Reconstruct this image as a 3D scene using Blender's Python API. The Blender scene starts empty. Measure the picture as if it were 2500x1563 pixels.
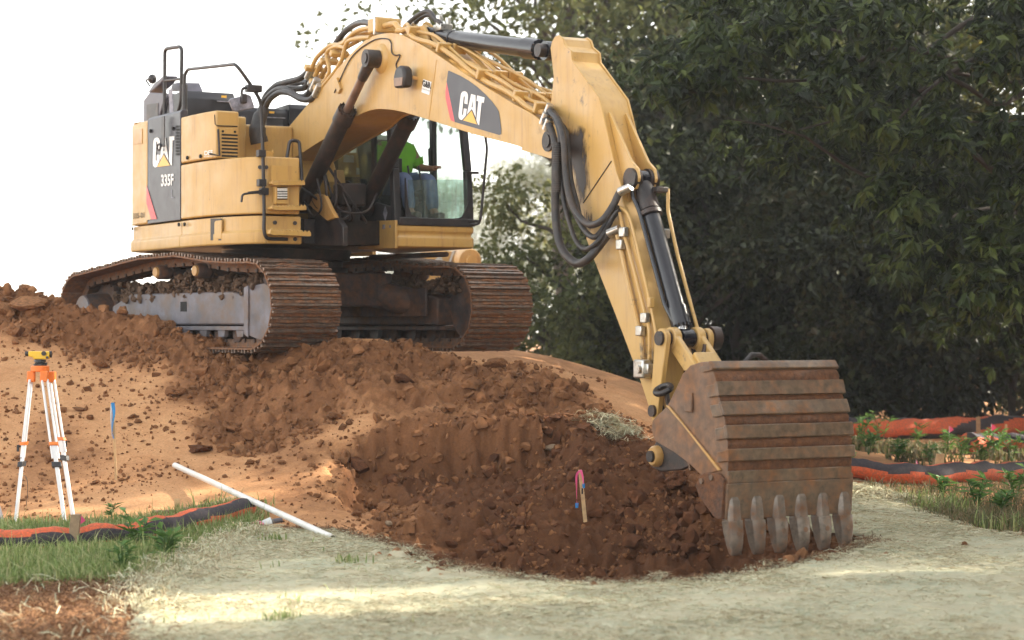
import bpy, bmesh, math, random
import numpy as np
from mathutils import Vector, Matrix
R = math.radians
rng = np.random.default_rng(7)
random.seed(7)
scene = bpy.context.scene
col = scene.collection

# ------------------------------------------------------------------ camera
F = 5150.0                      # focal length in pixels of the 2500 px wide photograph
CAMZ, HY = 1.75, 800.0          # eye height, horizon row
cam_d = bpy.data.cameras.new('camera'); cam = bpy.data.objects.new('camera', cam_d); col.objects.link(cam)
cam_d.sensor_width = 36.0; cam_d.lens = 36.0 * F / 2500.0
cam_d.clip_start = 0.1; cam_d.clip_end = 3000
cam.location = (0, 0, CAMZ)
cam.rotation_euler = (R(90) + math.atan((HY - 781.5) / F), 0, 0)
cam_d.dof.use_dof = True; cam_d.dof.focus_distance = 20.0; cam_d.dof.aperture_fstop = 1.9
scene.camera = cam

# ------------------------------------------------------------------ light
SUN_EL, SUN_AZ = R(27), R(72)      # azimuth measured from +Y (view direction) towards +X
world = bpy.data.worlds.new('World'); scene.world = world; world.use_nodes = True
nt = world.node_tree; nt.nodes.clear()
sky = nt.nodes.new('ShaderNodeTexSky'); sky.sky_type = 'NISHITA'; sky.sun_disc = False
sky.sun_elevation = SUN_EL; sky.sun_rotation = SUN_AZ
sky.air_density = 1.0; sky.dust_density = 1.0; sky.ozone_density = 1.0
hsv = nt.nodes.new('ShaderNodeHueSaturation'); hsv.inputs['Saturation'].default_value = 0.22
bg = nt.nodes.new('ShaderNodeBackground'); bg.inputs['Strength'].default_value = 0.14
wo = nt.nodes.new('ShaderNodeOutputWorld')
nt.links.new(sky.outputs[0], hsv.inputs['Color']); wm = nt.nodes.new('ShaderNodeMix'); wm.data_type = 'RGBA'; wm.blend_type = 'MULTIPLY'; wm.inputs[0].default_value = 1.0; wm.inputs[7].default_value = (1.03, 1.0, .94, 1)   # warm morning haze
nt.links.new(hsv.outputs[0], wm.inputs[6]); nt.links.new(wm.outputs[2], bg.inputs[0]); nt.links.new(bg.outputs[0], wo.inputs[0])
sun_d = bpy.data.lights.new('sun', 'SUN'); sun_d.energy = 4.5; sun_d.angle = R(0.5); sun_d.color = (1.0, 0.90, 0.75)
sun = bpy.data.objects.new('sun', sun_d); col.objects.link(sun)
to_sun = Vector((math.sin(SUN_AZ) * math.cos(SUN_EL), math.cos(SUN_AZ) * math.cos(SUN_EL), math.sin(SUN_EL)))
sun.rotation_euler = to_sun.to_track_quat('Z', 'Y').to_euler()
scene.view_settings.view_transform = 'Standard'; scene.view_settings.look = 'None'
scene.view_settings.gamma = 1.0; scene.view_settings.use_curve_mapping = False
scene.view_settings.exposure = 2.12
scene.render.engine = 'CYCLES'
scene.cycles.use_denoising = True
scene.cycles.max_bounces = 6; scene.cycles.diffuse_bounces = 3; scene.cycles.glossy_bounces = 3
scene.cycles.transmission_bounces = 6; scene.cycles.transparent_max_bounces = 12; scene.cycles.volume_bounces = 0
scene.cycles.caustics_reflective = False; scene.cycles.caustics_refractive = False

# ------------------------------------------------------------------ photograph <-> place
def P(px, py, Y):
    """point of the place that stands Y metres in front of the camera at a photograph pixel"""
    return Vector(((px - 1250.0) / F * Y, Y, CAMZ - (py - HY) / F * Y))
def PZ(px, py, z=0.0):
    Y = (CAMZ - z) * F / (py - HY)
    return P(px, py, Y)
def zoomer(x0, y0, k):
    return lambda zx, zy: (x0 + k * zx, y0 + k * zy)
z1 = zoomer(280, 80, .35714); z2 = zoomer(640, 0, .31418); z3 = zoomer(660, 240, .27778)
z4 = zoomer(100, 580, .33072); z5 = zoomer(780, 580, .25630); z6 = zoomer(1250, 60, .42337)
z7 = zoomer(1400, 400, .39683); z8 = zoomer(1500, 800, .42989)

# machine frame: x forward, y left, z up; origin on the swing axis at track ground level
PHI = R(60.0)
AX = Vector((-2.65, 24.8, 1.48))
MROT = Matrix.Rotation(-PHI, 3, 'Z')
MINV = MROT.transposed()
UND = R(60.0 - 52.0)           # the undercarriage is slewed against the house
def w2m(p): return MINV @ (Vector(p) - AX)
def m2w(p): return MROT @ Vector(p) + AX
def ray(px, py):
    o = w2m((0, 0, CAMZ)); d = MINV @ (P(px, py, 1.0) - Vector((0, 0, CAMZ)))
    return o, d
def on_v(pt, v):
    o, d = ray(*pt); t = (v - o.y) / d.y; return o + d * t
def on_u(pt, u):
    o, d = ray(*pt); t = (u - o.x) / d.x; return o + d * t
def on_w(pt, w):
    o, d = ray(*pt); t = (w - o.z) / d.z; return o + d * t
def und(p):
    c, s = math.cos(UND), math.sin(UND)
    return Vector((p[0] * c - p[1] * s, p[0] * s + p[1] * c, p[2]))
def mproj(p):
    q = m2w(p); return (1250 + q.x / q.y * F, HY - (q.z - CAMZ) / q.y * F)

# ------------------------------------------------------------------ tags
def tag(o, label=None, cat=None, group=None, kind=None):
    if label: o['label'] = label
    if cat: o['category'] = cat
    if group: o['group'] = group
    if kind: o['kind'] = kind
    return o
def empty(name, loc=(0, 0, 0), rz=0.0, label=None, cat=None, group=None, parent=None):
    o = bpy.data.objects.new(name, None); col.objects.link(o)
    o.location = loc; o.rotation_euler = (0, 0, rz); o.empty_display_size = .1
    o.parent = parent
    return tag(o, label, cat, group)

# ------------------------------------------------------------------ mesh builder
class MB:
    def __init__(self): self.v = []; self.f = []
    def add(self, vs, fs):
        b = len(self.v); self.v += [tuple(p) for p in vs]; self.f += [tuple(i + b for i in q) for q in fs]
        return self
    def box(self, c, s, rot=None):
        hx, hy, hz = s[0] / 2, s[1] / 2, s[2] / 2
        vs = [Vector((x, y, z)) for x in (-hx, hx) for y in (-hy, hy) for z in (-hz, hz)]
        if rot is not None: vs = [rot @ p for p in vs]
        vs = [p + Vector(c) for p in vs]
        return self.add(vs, [(0, 1, 3, 2), (4, 6, 7, 5), (0, 4, 5, 1), (2, 3, 7, 6), (0, 2, 6, 4), (1, 5, 7, 3)])
    def prism(self, poly, ext):
        """poly: list of 3d points (planar), ext: extrusion vector"""
        n = len(poly); e = Vector(ext)
        a = [Vector(p) for p in poly]; b = [p + e for p in a]
        return self.add(a + b, [tuple(range(n))[::-1], tuple(range(n, 2 * n))] + [(i, (i + 1) % n, n + (i + 1) % n, n + i) for i in range(n)])
    def cyl(self, p0, p1, r0, r1=None, n=20, caps=True):
        r1 = r0 if r1 is None else r1
        p0 = Vector(p0); p1 = Vector(p1); d = (p1 - p0).normalized()
        a = d.orthogonal().normalized(); b = d.cross(a)
        vs = []
        for p, r in ((p0, r0), (p1, r1)):
            for i in range(n):
                t = 2 * math.pi * i / n; vs.append(p + (a * math.cos(t) + b * math.sin(t)) * r)
        fs = [(i, (i + 1) % n, n + (i + 1) % n, n + i) for i in range(n)]
        if caps: fs += [tuple(range(n))[::-1], tuple(range(n, 2 * n))]
        return self.add(vs, fs)
    def rings(self, p0, p1, prof, n=20):
        """turned shape along p0->p1, prof = [(t, radius)]"""
        p0 = Vector(p0); p1 = Vector(p1); d = (p1 - p0).normalized(); a = d.orthogonal().normalized(); b = d.cross(a)
        vs = []
        for t, r in prof:
            c = p0.lerp(p1, t)
            for i in range(n):
                k = 2 * math.pi * i / n; vs.append(c + (a * math.cos(k) + b * math.sin(k)) * r)
        m = len(prof); fs = []
        for j in range(m - 1):
            fs += [(j * n + i, j * n + (i + 1) % n, (j + 1) * n + (i + 1) % n, (j + 1) * n + i) for i in range(n)]
        fs += [tuple(range(n))[::-1], tuple(range((m - 1) * n, m * n))]
        return self.add(vs, fs)
    def tube(self, path, r, n=10, closed=False):
        pts = [Vector(p) for p in path]; m = len(pts); rr = r if isinstance(r, (list, tuple)) else [r] * m
        vs = []; up = None
        for i, p in enumerate(pts):
            t = (pts[min(i + 1, m - 1)] - pts[max(i - 1, 0)]).normalized()
            if up is None: a = t.orthogonal().normalized()
            else:
                a = up - t * up.dot(t)
                a = a.normalized() if a.length > 1e-6 else t.orthogonal().normalized()
            up = a; b = t.cross(a)
            for k in range(n):
                q = 2 * math.pi * k / n; vs.append(p + (a * math.cos(q) + b * math.sin(q)) * rr[i])
        fs = []
        for j in range(m - 1):
            fs += [(j * n + i, j * n + (i + 1) % n, (j + 1) * n + (i + 1) % n, (j + 1) * n + i) for i in range(n)]
        fs += [tuple(range(n))[::-1], tuple(range((m - 1) * n, m * n))]
        return self.add(vs, fs)
    def ball(self, c, r, sub=2, sc=(1, 1, 1)):
        bm = bmesh.new(); bmesh.ops.create_icosphere(bm, subdivisions=sub, radius=1.0)
        vs = [Vector((p.co.x * r * sc[0], p.co.y * r * sc[1], p.co.z * r * sc[2])) + Vector(c) for p in bm.verts]
        fs = [tuple(q.index for q in f.verts) for f in bm.faces]; bm.free()
        return self.add(vs, fs)
    def build(self, name, mat, parent=None, bevel=0.0, seg=2, angle=40, smooth=True, kind=None, label=None, recalc=True):
        me = bpy.data.meshes.new(name); me.from_pydata(self.v, [], self.f)
        if recalc:
            bm = bmesh.new(); bm.from_mesh(me); bmesh.ops.recalc_face_normals(bm, faces=bm.faces); bm.to_mesh(me); bm.free()
        me.materials.append(mat)
        if smooth:
            me.polygons.foreach_set('use_smooth', [True] * len(me.polygons))
            me.set_sharp_from_angle(angle=R(angle))
        o = bpy.data.objects.new(name, me); col.objects.link(o); o.parent = parent
        if bevel > 0:
            md = o.modifiers.new('bevel', 'BEVEL'); md.width = bevel; md.segments = seg; md.limit_method = 'ANGLE'; md.angle_limit = R(35)
            md.harden_normals = False
        if kind: o['kind'] = kind
        if label: o['label'] = label
        return o
def np_mesh(name, verts, faces, mat, smooth=False, parent=None, uvcol=None):
    """big meshes: verts (n,3), faces (m,k)"""
    me = bpy.data.meshes.new(name); verts = np.asarray(verts, np.float32); faces = np.asarray(faces, np.int32)
    n, m, k = len(verts), len(faces), faces.shape[1]
    me.vertices.add(n); me.vertices.foreach_set('co', verts.ravel())
    me.loops.add(m * k); me.loops.foreach_set('vertex_index', faces.ravel())
    me.polygons.add(m); me.polygons.foreach_set('loop_start', np.arange(0, m * k, k, dtype=np.int32)); me.polygons.foreach_set('loop_total', np.full(m, k, np.int32))
    me.polygons.foreach_set('use_smooth', np.full(m, smooth, bool))
    me.update(calc_edges=True)
    if uvcol:
        for nm, arr in uvcol.items():
            at = me.attributes.new(nm, 'FLOAT', 'POINT'); at.data.foreach_set('value', np.asarray(arr, np.float32))
    me.materials.append(mat)
    o = bpy.data.objects.new(name, me); col.objects.link(o); o.parent = parent
    return o
def smooth_path(pts, k=6):
    """Catmull-Rom through points"""
    p = [Vector(q) for q in pts]; p = [p[0] * 2 - p[1]] + p + [p[-1] * 2 - p[-2]]; out = []
    for i in range(1, len(p) - 2):
        for j in range(k):
            t = j / k
            out.append(.5 * ((2 * p[i]) + (-p[i - 1] + p[i + 1]) * t + (2 * p[i - 1] - 5 * p[i] + 4 * p[i + 1] - p[i + 2]) * t * t + (-p[i - 1] + 3 * p[i] - 3 * p[i + 1] + p[i + 2]) * t ** 3))
    out.append(p[-2]); return out
def round_path(pts, r=.05, k=5):
    """polyline with rounded corners"""
    p = [Vector(q) for q in pts]; out = [p[0]]
    for i in range(1, len(p) - 1):
        a = (p[i - 1] - p[i]); b = (p[i + 1] - p[i]); rr = min(r, a.length * .45, b.length * .45)
        s, e = p[i] + a.normalized() * rr, p[i] + b.normalized() * rr
        for j in range(k + 1):
            t = j / k; out.append(s * (1 - t) ** 2 + p[i] * 2 * t * (1 - t) + e * t * t)
    out.append(p[-1]); return out

# ------------------------------------------------------------------ numpy noise
def _hash(ix, iy, seed):
    h = (ix.astype(np.int64) * 374761393 + iy.astype(np.int64) * 668265263 + seed * 974634777) & 0x7fffffff
    h = ((h ^ (h >> 13)) * 1274126177) & 0x7fffffff
    return ((h ^ (h >> 16)) & 0xffff) / 65535.0
def vnoise(x, y, seed=0):
    ix = np.floor(x); iy = np.floor(y); fx = x - ix; fy = y - iy
    fx = fx * fx * (3 - 2 * fx); fy = fy * fy * (3 - 2 * fy)
    a = _hash(ix, iy, seed); b = _hash(ix + 1, iy, seed); c = _hash(ix, iy + 1, seed); d = _hash(ix + 1, iy + 1, seed)
    return (a * (1 - fx) + b * fx) * (1 - fy) + (c * (1 - fx) + d * fx) * fy - .5
def fbm(x, y, f=1.0, octv=4, seed=0, gain=.5):
    s = 0; a = 1.0
    for i in range(octv):
        s = s + a * vnoise(x * f + 13.7 * i, y * f - 7.1 * i, seed + i); f *= 2.03; a *= gain
    return s
def sstep(a, b, x):
    t = np.clip((x - a) / (b - a), 0, 1); return t * t * (3 - 2 * t)
def in_poly(x, y, poly):
    inside = np.zeros(np.shape(x), bool); n = len(poly)
    for i in range(n):
        x0, y0 = poly[i]; x1, y1 = poly[(i + 1) % n]
        c = ((y0 > y) != (y1 > y)) & (x < (x1 - x0) * (y - y0) / ((y1 - y0) if y1 != y0 else 1e-9) + x0)
        inside ^= c
    return inside
def poly_dist(x, y, poly, closed=True):
    d = np.full(np.shape(x), 1e9); n = len(poly)
    for i in range(n if closed else n - 1):
        x0, y0 = poly[i]; x1, y1 = poly[(i + 1) % n]; dx, dy = x1 - x0, y1 - y0
        t = np.clip(((x - x0) * dx + (y - y0) * dy) / (dx * dx + dy * dy + 1e-12), 0, 1)
        d = np.minimum(d, np.hypot(x - x0 - t * dx, y - y0 - t * dy))
    return d

# ------------------------------------------------------------------ materials
def new_mat(name):
    m = bpy.data.materials.new(name); m.use_nodes = True
    nt = m.node_tree; return m, nt, nt.nodes['Principled BSDF']
def N(nt, t, **kw):
    n = nt.nodes.new(t)
    for k, v in kw.items():
        if k in n.inputs: n.inputs[k].default_value = v
        else: setattr(n, k, v)
    return n
def ramp(nt, src, stops):
    r = nt.nodes.new('ShaderNodeValToRGB'); e = r.color_ramp.elements
    while len(e) < len(stops): e.new(.5)
    for i, (p, c) in enumerate(stops): e[i].position = p; e[i].color = (c[0], c[1], c[2], 1)
    nt.links.new(src, r.inputs[0]); return r
def mixc(nt, fac, a, b, mode='MIX'):
    m = nt.nodes.new('ShaderNodeMix'); m.data_type = 'RGBA'; m.blend_type = mode
    L = nt.links
    if hasattr(fac, 'is_output'): L.new(fac, m.inputs[0])
    else: m.inputs[0].default_value = fac
    for i, s in ((6, a), (7, b)):
        if hasattr(s, 'is_output'): L.new(s, m.inputs[i])
        else: m.inputs[i].default_value = (s[0], s[1], s[2], 1)
    return m.outputs[2]
def math_n(nt, op, a, b=None, clamp=False):
    m = nt.nodes.new('ShaderNodeMath'); m.operation = op; m.use_clamp = clamp
    for i, s in enumerate((a, b)):
        if s is None: continue
        if hasattr(s, 'is_output'): nt.links.new(s, m.inputs[i])
        else: m.inputs[i].default_value = s
    return m.outputs[0]
def noise(nt, scale, detail=4, rough=.55, vec=None, coord='Object'):
    if vec is None:
        tc = nt.nodes.new('ShaderNodeTexCoord'); vec = tc.outputs[coord]
    n = nt.nodes.new('ShaderNodeTexNoise'); n.inputs['Scale'].default_value = scale; n.inputs['Detail'].default_value = detail; n.inputs['Roughness'].default_value = rough
    nt.links.new(vec, n.inputs['Vector']); return n.outputs[0]
def bump(nt, bsdf, h, strength=.3, dist=.01):
    b = nt.nodes.new('ShaderNodeBump'); b.inputs['Strength'].default_value = strength; b.inputs['Distance'].default_value = dist
    nt.links.new(h, b.inputs['Height']); nt.links.new(b.outputs[0], bsdf.inputs['Normal'])
def plain(name, c, rough=.6, metal=0.0, var=.25, scale=9, spec=.5, bmp=0.0, dust=None, dust_amt=.35, coat=0.0):
    m, nt, b = new_mat(name)
    n = noise(nt, scale, 5)
    lo = tuple(x * (1 - var) for x in c); hi = tuple(min(1, x * (1 + var)) for x in c)
    cc = ramp(nt, n, [(.3, lo), (.7, hi)]).outputs[0]
    if dust:
        n2 = noise(nt, scale * .45 + 1.3, 6, .65)
        f = ramp(nt, n2, [(.46, (0, 0, 0)), (.66, (dust_amt,) * 3)]).outputs[0]
        cc = mixc(nt, f, cc, dust)
    nt.links.new(cc, b.inputs['Base Color'])
    rr = ramp(nt, n, [(.2, (rough * .8,) * 3), (.8, (min(1, rough * 1.25),) * 3)])
    nt.links.new(rr.outputs[0], b.inputs['Roughness'])
    b.inputs['Metallic'].default_value = metal; b.inputs['Specular IOR Level'].default_value = spec
    if coat: b.inputs['Coat Weight'].default_value = coat; b.inputs['Coat Roughness'].default_value = .2
    if bmp: bump(nt, b, noise(nt, scale * 6, 6, .6), bmp, .006)
    return m
MUD = (.17, .075, .036)
def yellow_paint(name, c=(.545, .330, .092), grime=.62, stains=0.0):
    m, nt, b = new_mat(name); L = nt.links
    base = ramp(nt, noise(nt, 1.7, 4), [(.3, tuple(x * .93 for x in c)), (.7, tuple(min(1, x * 1.06) for x in c))]).outputs[0]
    # vertical rain streaks
    tc = nt.nodes.new('ShaderNodeTexCoord'); mp = nt.nodes.new('ShaderNodeMapping'); mp.inputs['Scale'].default_value = (9, 9, .8)
    L.new(tc.outputs['Object'], mp.inputs[0])
    st = noise(nt, 2.2, 5, .6, vec=mp.outputs[0])
    f1 = ramp(nt, st, [(.5, (0, 0, 0)), (.78, (grime,) * 3)]).outputs[0]
    c1 = mixc(nt, f1, base, (.33, .17, .06))
    # dusty mud specks
    sp = noise(nt, 26, 5, .7)
    f2 = ramp(nt, sp, [(.645, (0, 0, 0)), (.70, (.9,) * 3)]).outputs[0]
    gate = ramp(nt, noise(nt, 2.3, 4), [(.46, (0, 0, 0)), (.60, (1, 1, 1))]).outputs[0]
    f2 = mixc(nt, 1.0, f2, gate, 'MULTIPLY')
    c2 = mixc(nt, f2, c1, (.10, .06, .04))
    if stains:
        s3 = noise(nt, 2.6, 7, .72)
        f3 = ramp(nt, s3, [(.60, (0, 0, 0)), (.68, (stains,) * 3)]).outputs[0]
        c2 = mixc(nt, f3, c2, (.035, .026, .022))
    # dry dust film in soft patches
    f4 = ramp(nt, noise(nt, 1.1, 6, .7), [(.42, (0, 0, 0)), (.72, (.38,) * 3)]).outputs[0]
    c2 = mixc(nt, f4, c2, (.50, .36, .20))
    L.new(c2, b.inputs['Base Color'])
    rr = ramp(nt, noise(nt, 4, 7, .7), [(.3, (.28,) * 3), (.7, (.66,) * 3)]); L.new(rr.outputs[0], b.inputs['Roughness'])
    b.inputs['Coat Weight'].default_value = .25; b.inputs['Coat Roughness'].default_value = .28
    bump(nt, b, noise(nt, 60, 3), .05, .002)
    return m
def muddy(name, steel=(.10, .085, .075), mud=MUD, lo=.42, hi=.58, rough=.75, metal=.0, scale=7, bm=.6):
    m, nt, b = new_mat(name); L = nt.links
    n = noise(nt, scale, 8, .66)
    f = ramp(nt, n, [(lo, (0, 0, 0)), (hi, (1, 1, 1))]).outputs[0]
    n2 = noise(nt, scale * 4, 6, .6)
    mc = ramp(nt, n2, [(.3, tuple(x * .62 for x in mud)), (.7, tuple(x * 1.45 for x in mud))]).outputs[0]
    sc = ramp(nt, n2, [(.3, tuple(x * .6 for x in steel)), (.75, tuple(x * 1.5 for x in steel))]).outputs[0]
    L.new(mixc(nt, f, sc, mc), b.inputs['Base Color'])
    rr = ramp(nt, n, [(lo, (rough * .62,) * 3), (hi, (.95,) * 3)]); L.new(rr.outputs[0], b.inputs['Roughness'])
    b.inputs['Metallic'].default_value = metal
    bump(nt, b, noise(nt, scale * 5, 8, .7), bm, .02)
    return m
M = {}
M['yellow'] = yellow_paint('yellow paint', stains=.12)
M['yellow_arm'] = yellow_paint('worn yellow paint', grime=.5, stains=.85)
M['yellow_boom'] = yellow_paint('boom yellow paint', grime=.5, stains=.35)
M['yellow_dirty'] = yellow_paint('dirty yellow paint', c=(.50, .27, .07), grime=.8, stains=.9)
M['black'] = plain('black paint', (.022, .021, .024), .42, var=.3, dust=(.11, .07, .05), dust_amt=.25)
M['hood'] = plain('black hood paint', (.016, .015, .020), .38, var=.2)
M['grille'] = plain('dark grille', (.008, .008, .008), .8)
M['grease'] = plain('greasy black steel', (.022, .018, .018), .42, var=.4, dust=(.10, .05, .03), dust_amt=.5, bmp=.5, scale=12)
M['cyl_black'] = plain('cylinder black paint', (.012, .012, .017), .22, var=.25, spec=.6)
M['chrome'] = plain('chrome rod', (.62, .60, .58), .14, 1.0, var=.08)
M['dull_rod'] = plain('dusty rod', (.24, .16, .12), .42, .6, var=.25)
M['zinc'] = plain('zinc fitting', (.52, .51, .48), .3, .85, var=.2, scale=30)
M['rubber'] = plain('hose rubber', (.028, .026, .027), .5, var=.35, scale=14, dust=(.13, .09, .065), dust_amt=.35)
M['decal_dark'] = plain('decal charcoal', (.040, .038, .050), .36, var=.12)
M['white'] = plain('decal white', (.82, .82, .80), .4, var=.05)
M['red'] = plain('decal red', (.72, .09, .10), .4, var=.08)
M['decal_yellow'] = plain('decal yellow', (.80, .46, .07), .4, var=.05)
M['mirror_back'] = plain('mirror housing', (.26, .26, .31), .55, var=.4, scale=20, dust=(.05, .05, .06), dust_amt=.6)
M['grey_panel'] = plain('grey cowl', (.11, .105, .13), .45, var=.2)
M['track'] = muddy('muddy track steel', (.14, .088, .060), (.20, .092, .043), .34, .54)
M['grouser'] = plain('worn grouser steel', (.21, .165, .135), .40, .5, var=.5, scale=18, dust=(.19, .088, .042), dust_amt=1.0)
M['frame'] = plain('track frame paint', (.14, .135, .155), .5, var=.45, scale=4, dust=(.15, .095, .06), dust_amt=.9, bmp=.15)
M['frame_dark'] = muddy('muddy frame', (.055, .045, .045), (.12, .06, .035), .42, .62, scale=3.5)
M['mud'] = muddy('caked mud', (.10, .060, .035), (.15, .085, .048), .3, .7, 1.0, scale=9, bm=1.0)
M['bucket'] = muddy('bucket steel', (.155, .088, .052), (.205, .094, .040), .40, .70, .55, scale=3.2, bm=.25)
M['strap'] = muddy('wear strap steel', (.132, .090, .058), (.175, .080, .035), .44, .66, .5, scale=4.5, bm=.2)
M['bucket_mud'] = muddy('bucket mud', (.085, .036, .016), (.155, .062, .024), .3, .7, 1.0, scale=6, bm=.8)
M['tooth'] = muddy('tooth steel', (.18, .145, .115), (.15, .070, .033), .46, .66, .45, metal=.25, scale=6, bm=.2)
M['lens'] = plain('lamp lens', (.75, .75, .72), .15, 0, var=.2, scale=40)
M['seat'] = plain('seat cloth', (.03, .03, .033), .8)
M['paper'] = plain('papers', (.55, .57, .56), .7, var=.3, scale=6)
def glass_mat(name, tint=(.80, .90, .86), alpha=.16, rough=.04):
    m, nt, b = new_mat(name); L = nt.links
    out = nt.nodes['Material Output']
    tr = nt.nodes.new('ShaderNodeBsdfTransparent'); tr.inputs[0].default_value = (*tint, 1)
    gl = nt.nodes.new('ShaderNodeBsdfGlossy'); gl.inputs['Roughness'].default_value = rough; gl.inputs[0].default_value = (1, 1, 1, 1)
    fr = nt.nodes.new('ShaderNodeFresnel'); fr.inputs[0].default_value = 1.5
    f = math_n(nt, 'ADD', math_n(nt, 'MULTIPLY', fr.outputs[0], .45), alpha * .15, True)
    mx = nt.nodes.new('ShaderNodeMixShader'); L.new(f, mx.inputs[0]); L.new(tr.outputs[0], mx.inputs[1]); L.new(gl.outputs[0], mx.inputs[2])
    df = nt.nodes.new('ShaderNodeBsdfDiffuse'); df.inputs[0].default_value = (.55, .62, .58, 1)
    mx2 = nt.nodes.new('ShaderNodeMixShader')
    tc = nt.nodes.new('ShaderNodeTexCoord'); mp = nt.nodes.new('ShaderNodeMapping'); mp.inputs['Scale'].default_value = (14, 14, 1.2); L.new(tc.outputs['Object'], mp.inputs[0])
    s = ramp(nt, noise(nt, 2.0, 5, .6, vec=mp.outputs[0]), [(.42, (alpha * .35,) * 3), (.68, (alpha * 2.2,) * 3)]).outputs[0]
    L.new(s, mx2.inputs[0]); L.new(mx.outputs[0], mx2.inputs[1]); L.new(df.outputs[0], mx2.inputs[2])
    L.new(mx2.outputs[0], out.inputs[0]); return m
M['glass'] = glass_mat('cab glass', (.90, .96, .94), .02); M['glass_dirty'] = glass_mat('dirty cab glass', (.82, .93, .90), .10, .06)
# ground
def ground_mat():
    m, nt, b = new_mat('soil'); L = nt.links
    at = nt.nodes.new('ShaderNodeAttribute'); at.attribute_name = 'wet'
    at2 = nt.nodes.new('ShaderNodeAttribute'); at2.attribute_name = 'loose'
    n1 = noise(nt, 1.1, 6, .6); n2 = noise(nt, 9, 8, .65); n3 = noise(nt, 45, 6, .7)
    w = math_n(nt, 'ADD', at.outputs['Fac'], math_n(nt, 'MULTIPLY', math_n(nt, 'SUBTRACT', n1, .5), .7))
    w = math_n(nt, 'ADD', w, math_n(nt, 'MULTIPLY', math_n(nt, 'SUBTRACT', n2, .5), .45), True)
    c = ramp(nt, w, [(.0, (.57, .325, .163)), (.26, (.45, .235, .112)), (.55, (.20, .092, .042)), (1.0, (.10, .043, .0195))]).outputs[0]
    g = ramp(nt, n3, [(.25, (.70, .70, .70)), (.75, (1.28, 1.25, 1.22))]).outputs[0]
    c = mixc(nt, 1.0, c, g, 'MULTIPLY')
    L.new(c, b.inputs['Base Color']); b.inputs['Roughness'].default_value = .95; b.inputs['Specular IOR Level'].default_value = .15
    h = math_n(nt, 'ADD', math_n(nt, 'MULTIPLY', n2, .6), math_n(nt, 'MULTIPLY', n3, .4))
    bump(nt, b, h, .55, .03)
    return m
M['soil'] = ground_mat()
def clod_mat(name, c, var=.4):
    m = plain(name, c, .95, var=var, scale=7, spec=.12, bmp=.9); return m
M['clod'] = clod_mat('soil clod', (.19, .088, .040), .5)
M['clod_dry'] = clod_mat('dry soil clod', (.25, .122, .057), .45)
M['clod_wet'] = clod_mat('moist soil clod', (.10, .041, .019), .5)
M['stone'] = clod_mat('pale stone', (.33, .24, .16), .25)
def fibre_mat(name, cols, rough=.85, trans=.0):
    m, nt, b = new_mat(name); L = nt.links
    g = nt.nodes.new('ShaderNodeAttribute'); g.attribute_name = 'rnd'
    r = ramp(nt, g.outputs['Fac'], [(i / max(1, len(cols) - 1), c) for i, c in enumerate(cols)])
    L.new(r.outputs[0], b.inputs['Base Color']); b.inputs['Roughness'].default_value = rough; b.inputs['Specular IOR Level'].default_value = .25
    if trans:
        out = nt.nodes['Material Output']; tl = nt.nodes.new('ShaderNodeBsdfTranslucent'); L.new(r.outputs[0], tl.inputs[0])
        mx = nt.nodes.new('ShaderNodeMixShader'); mx.inputs[0].default_value = trans
        L.new(b.outputs[0], mx.inputs[1]); L.new(tl.outputs[0], mx.inputs[2]); L.new(mx.outputs[0], out.inputs[0])
    return m
M['straw'] = fibre_mat('straw fibre', [(.22, .155, .088), (.43, .365, .225), (.57, .505, .345), (.39, .43, .30), (.66, .60, .43)])
M['mulch_fibre'] = fibre_mat('brown straw', [(.08, .038, .018), (.13, .062, .030), (.17, .085, .040), (.26, .15, .075)])
M['grass'] = fibre_mat('grass blade', [(.10, .16, .04), (.16, .23, .065), (.23, .31, .10), (.32, .37, .15), (.42, .38, .20)], .55, .35)
M['grass_dry'] = fibre_mat('dry grass', [(.05, .075, .025), (.09, .11, .04), (.17, .15, .07), (.24, .19, .11), (.13, .10, .06)], .7, .3)
M['weed'] = fibre_mat('weed leaf', [(.06, .13, .03), (.10, .20, .05), (.15, .27, .08)], .45, .35)
def blanket_mat():
    m, nt, b = new_mat('erosion blanket'); L = nt.links
    n1 = noise(nt, 1.6, 6, .6); n2 = noise(nt, 22, 8, .7); n3 = noise(nt, .6, 3)
    c = ramp(nt, n1, [(.3, (.49, .44, .305)), (.5, (.46, .455, .325)), (.68, (.39, .43, .32))]).outputs[0]
    c = mixc(nt, ramp(nt, n2, [(.35, (0, 0, 0)), (.7, (.7, .7, .7))]).outputs[0], c, (.53, .46, .31))
    d = ramp(nt, noise(nt, 3.3, 7, .7), [(.62, (0, 0, 0)), (.78, (.45,) * 3)]).outputs[0]
    c = mixc(nt, d, c, (.30, .20, .11))
    L.new(c, b.inputs['Base Color']); b.inputs['Roughness'].default_value = .95; b.inputs['Specular IOR Level'].default_value = .1
    bump(nt, b, n2, .8, .02); return m
M['blanket'] = blanket_mat()
def leaf_mat(name, cols, trans=.3, rough=.45, spec=.4):
    m = fibre_mat(name, cols, rough, trans)
    m.node_tree.nodes['Principled BSDF'].inputs['Specular IOR Level'].default_value = spec
    return m
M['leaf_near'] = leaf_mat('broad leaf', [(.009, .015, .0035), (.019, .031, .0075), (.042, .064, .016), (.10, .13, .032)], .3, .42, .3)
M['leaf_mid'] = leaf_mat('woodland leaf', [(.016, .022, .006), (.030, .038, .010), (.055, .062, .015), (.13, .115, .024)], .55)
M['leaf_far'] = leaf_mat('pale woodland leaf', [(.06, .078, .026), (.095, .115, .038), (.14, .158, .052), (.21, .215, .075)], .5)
M['leaf_vine'] = leaf_mat('undergrowth leaf', [(.010, .015, .004), (.020, .028, .008), (.040, .050, .014), (.06, .05, .02)], .35)
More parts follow.
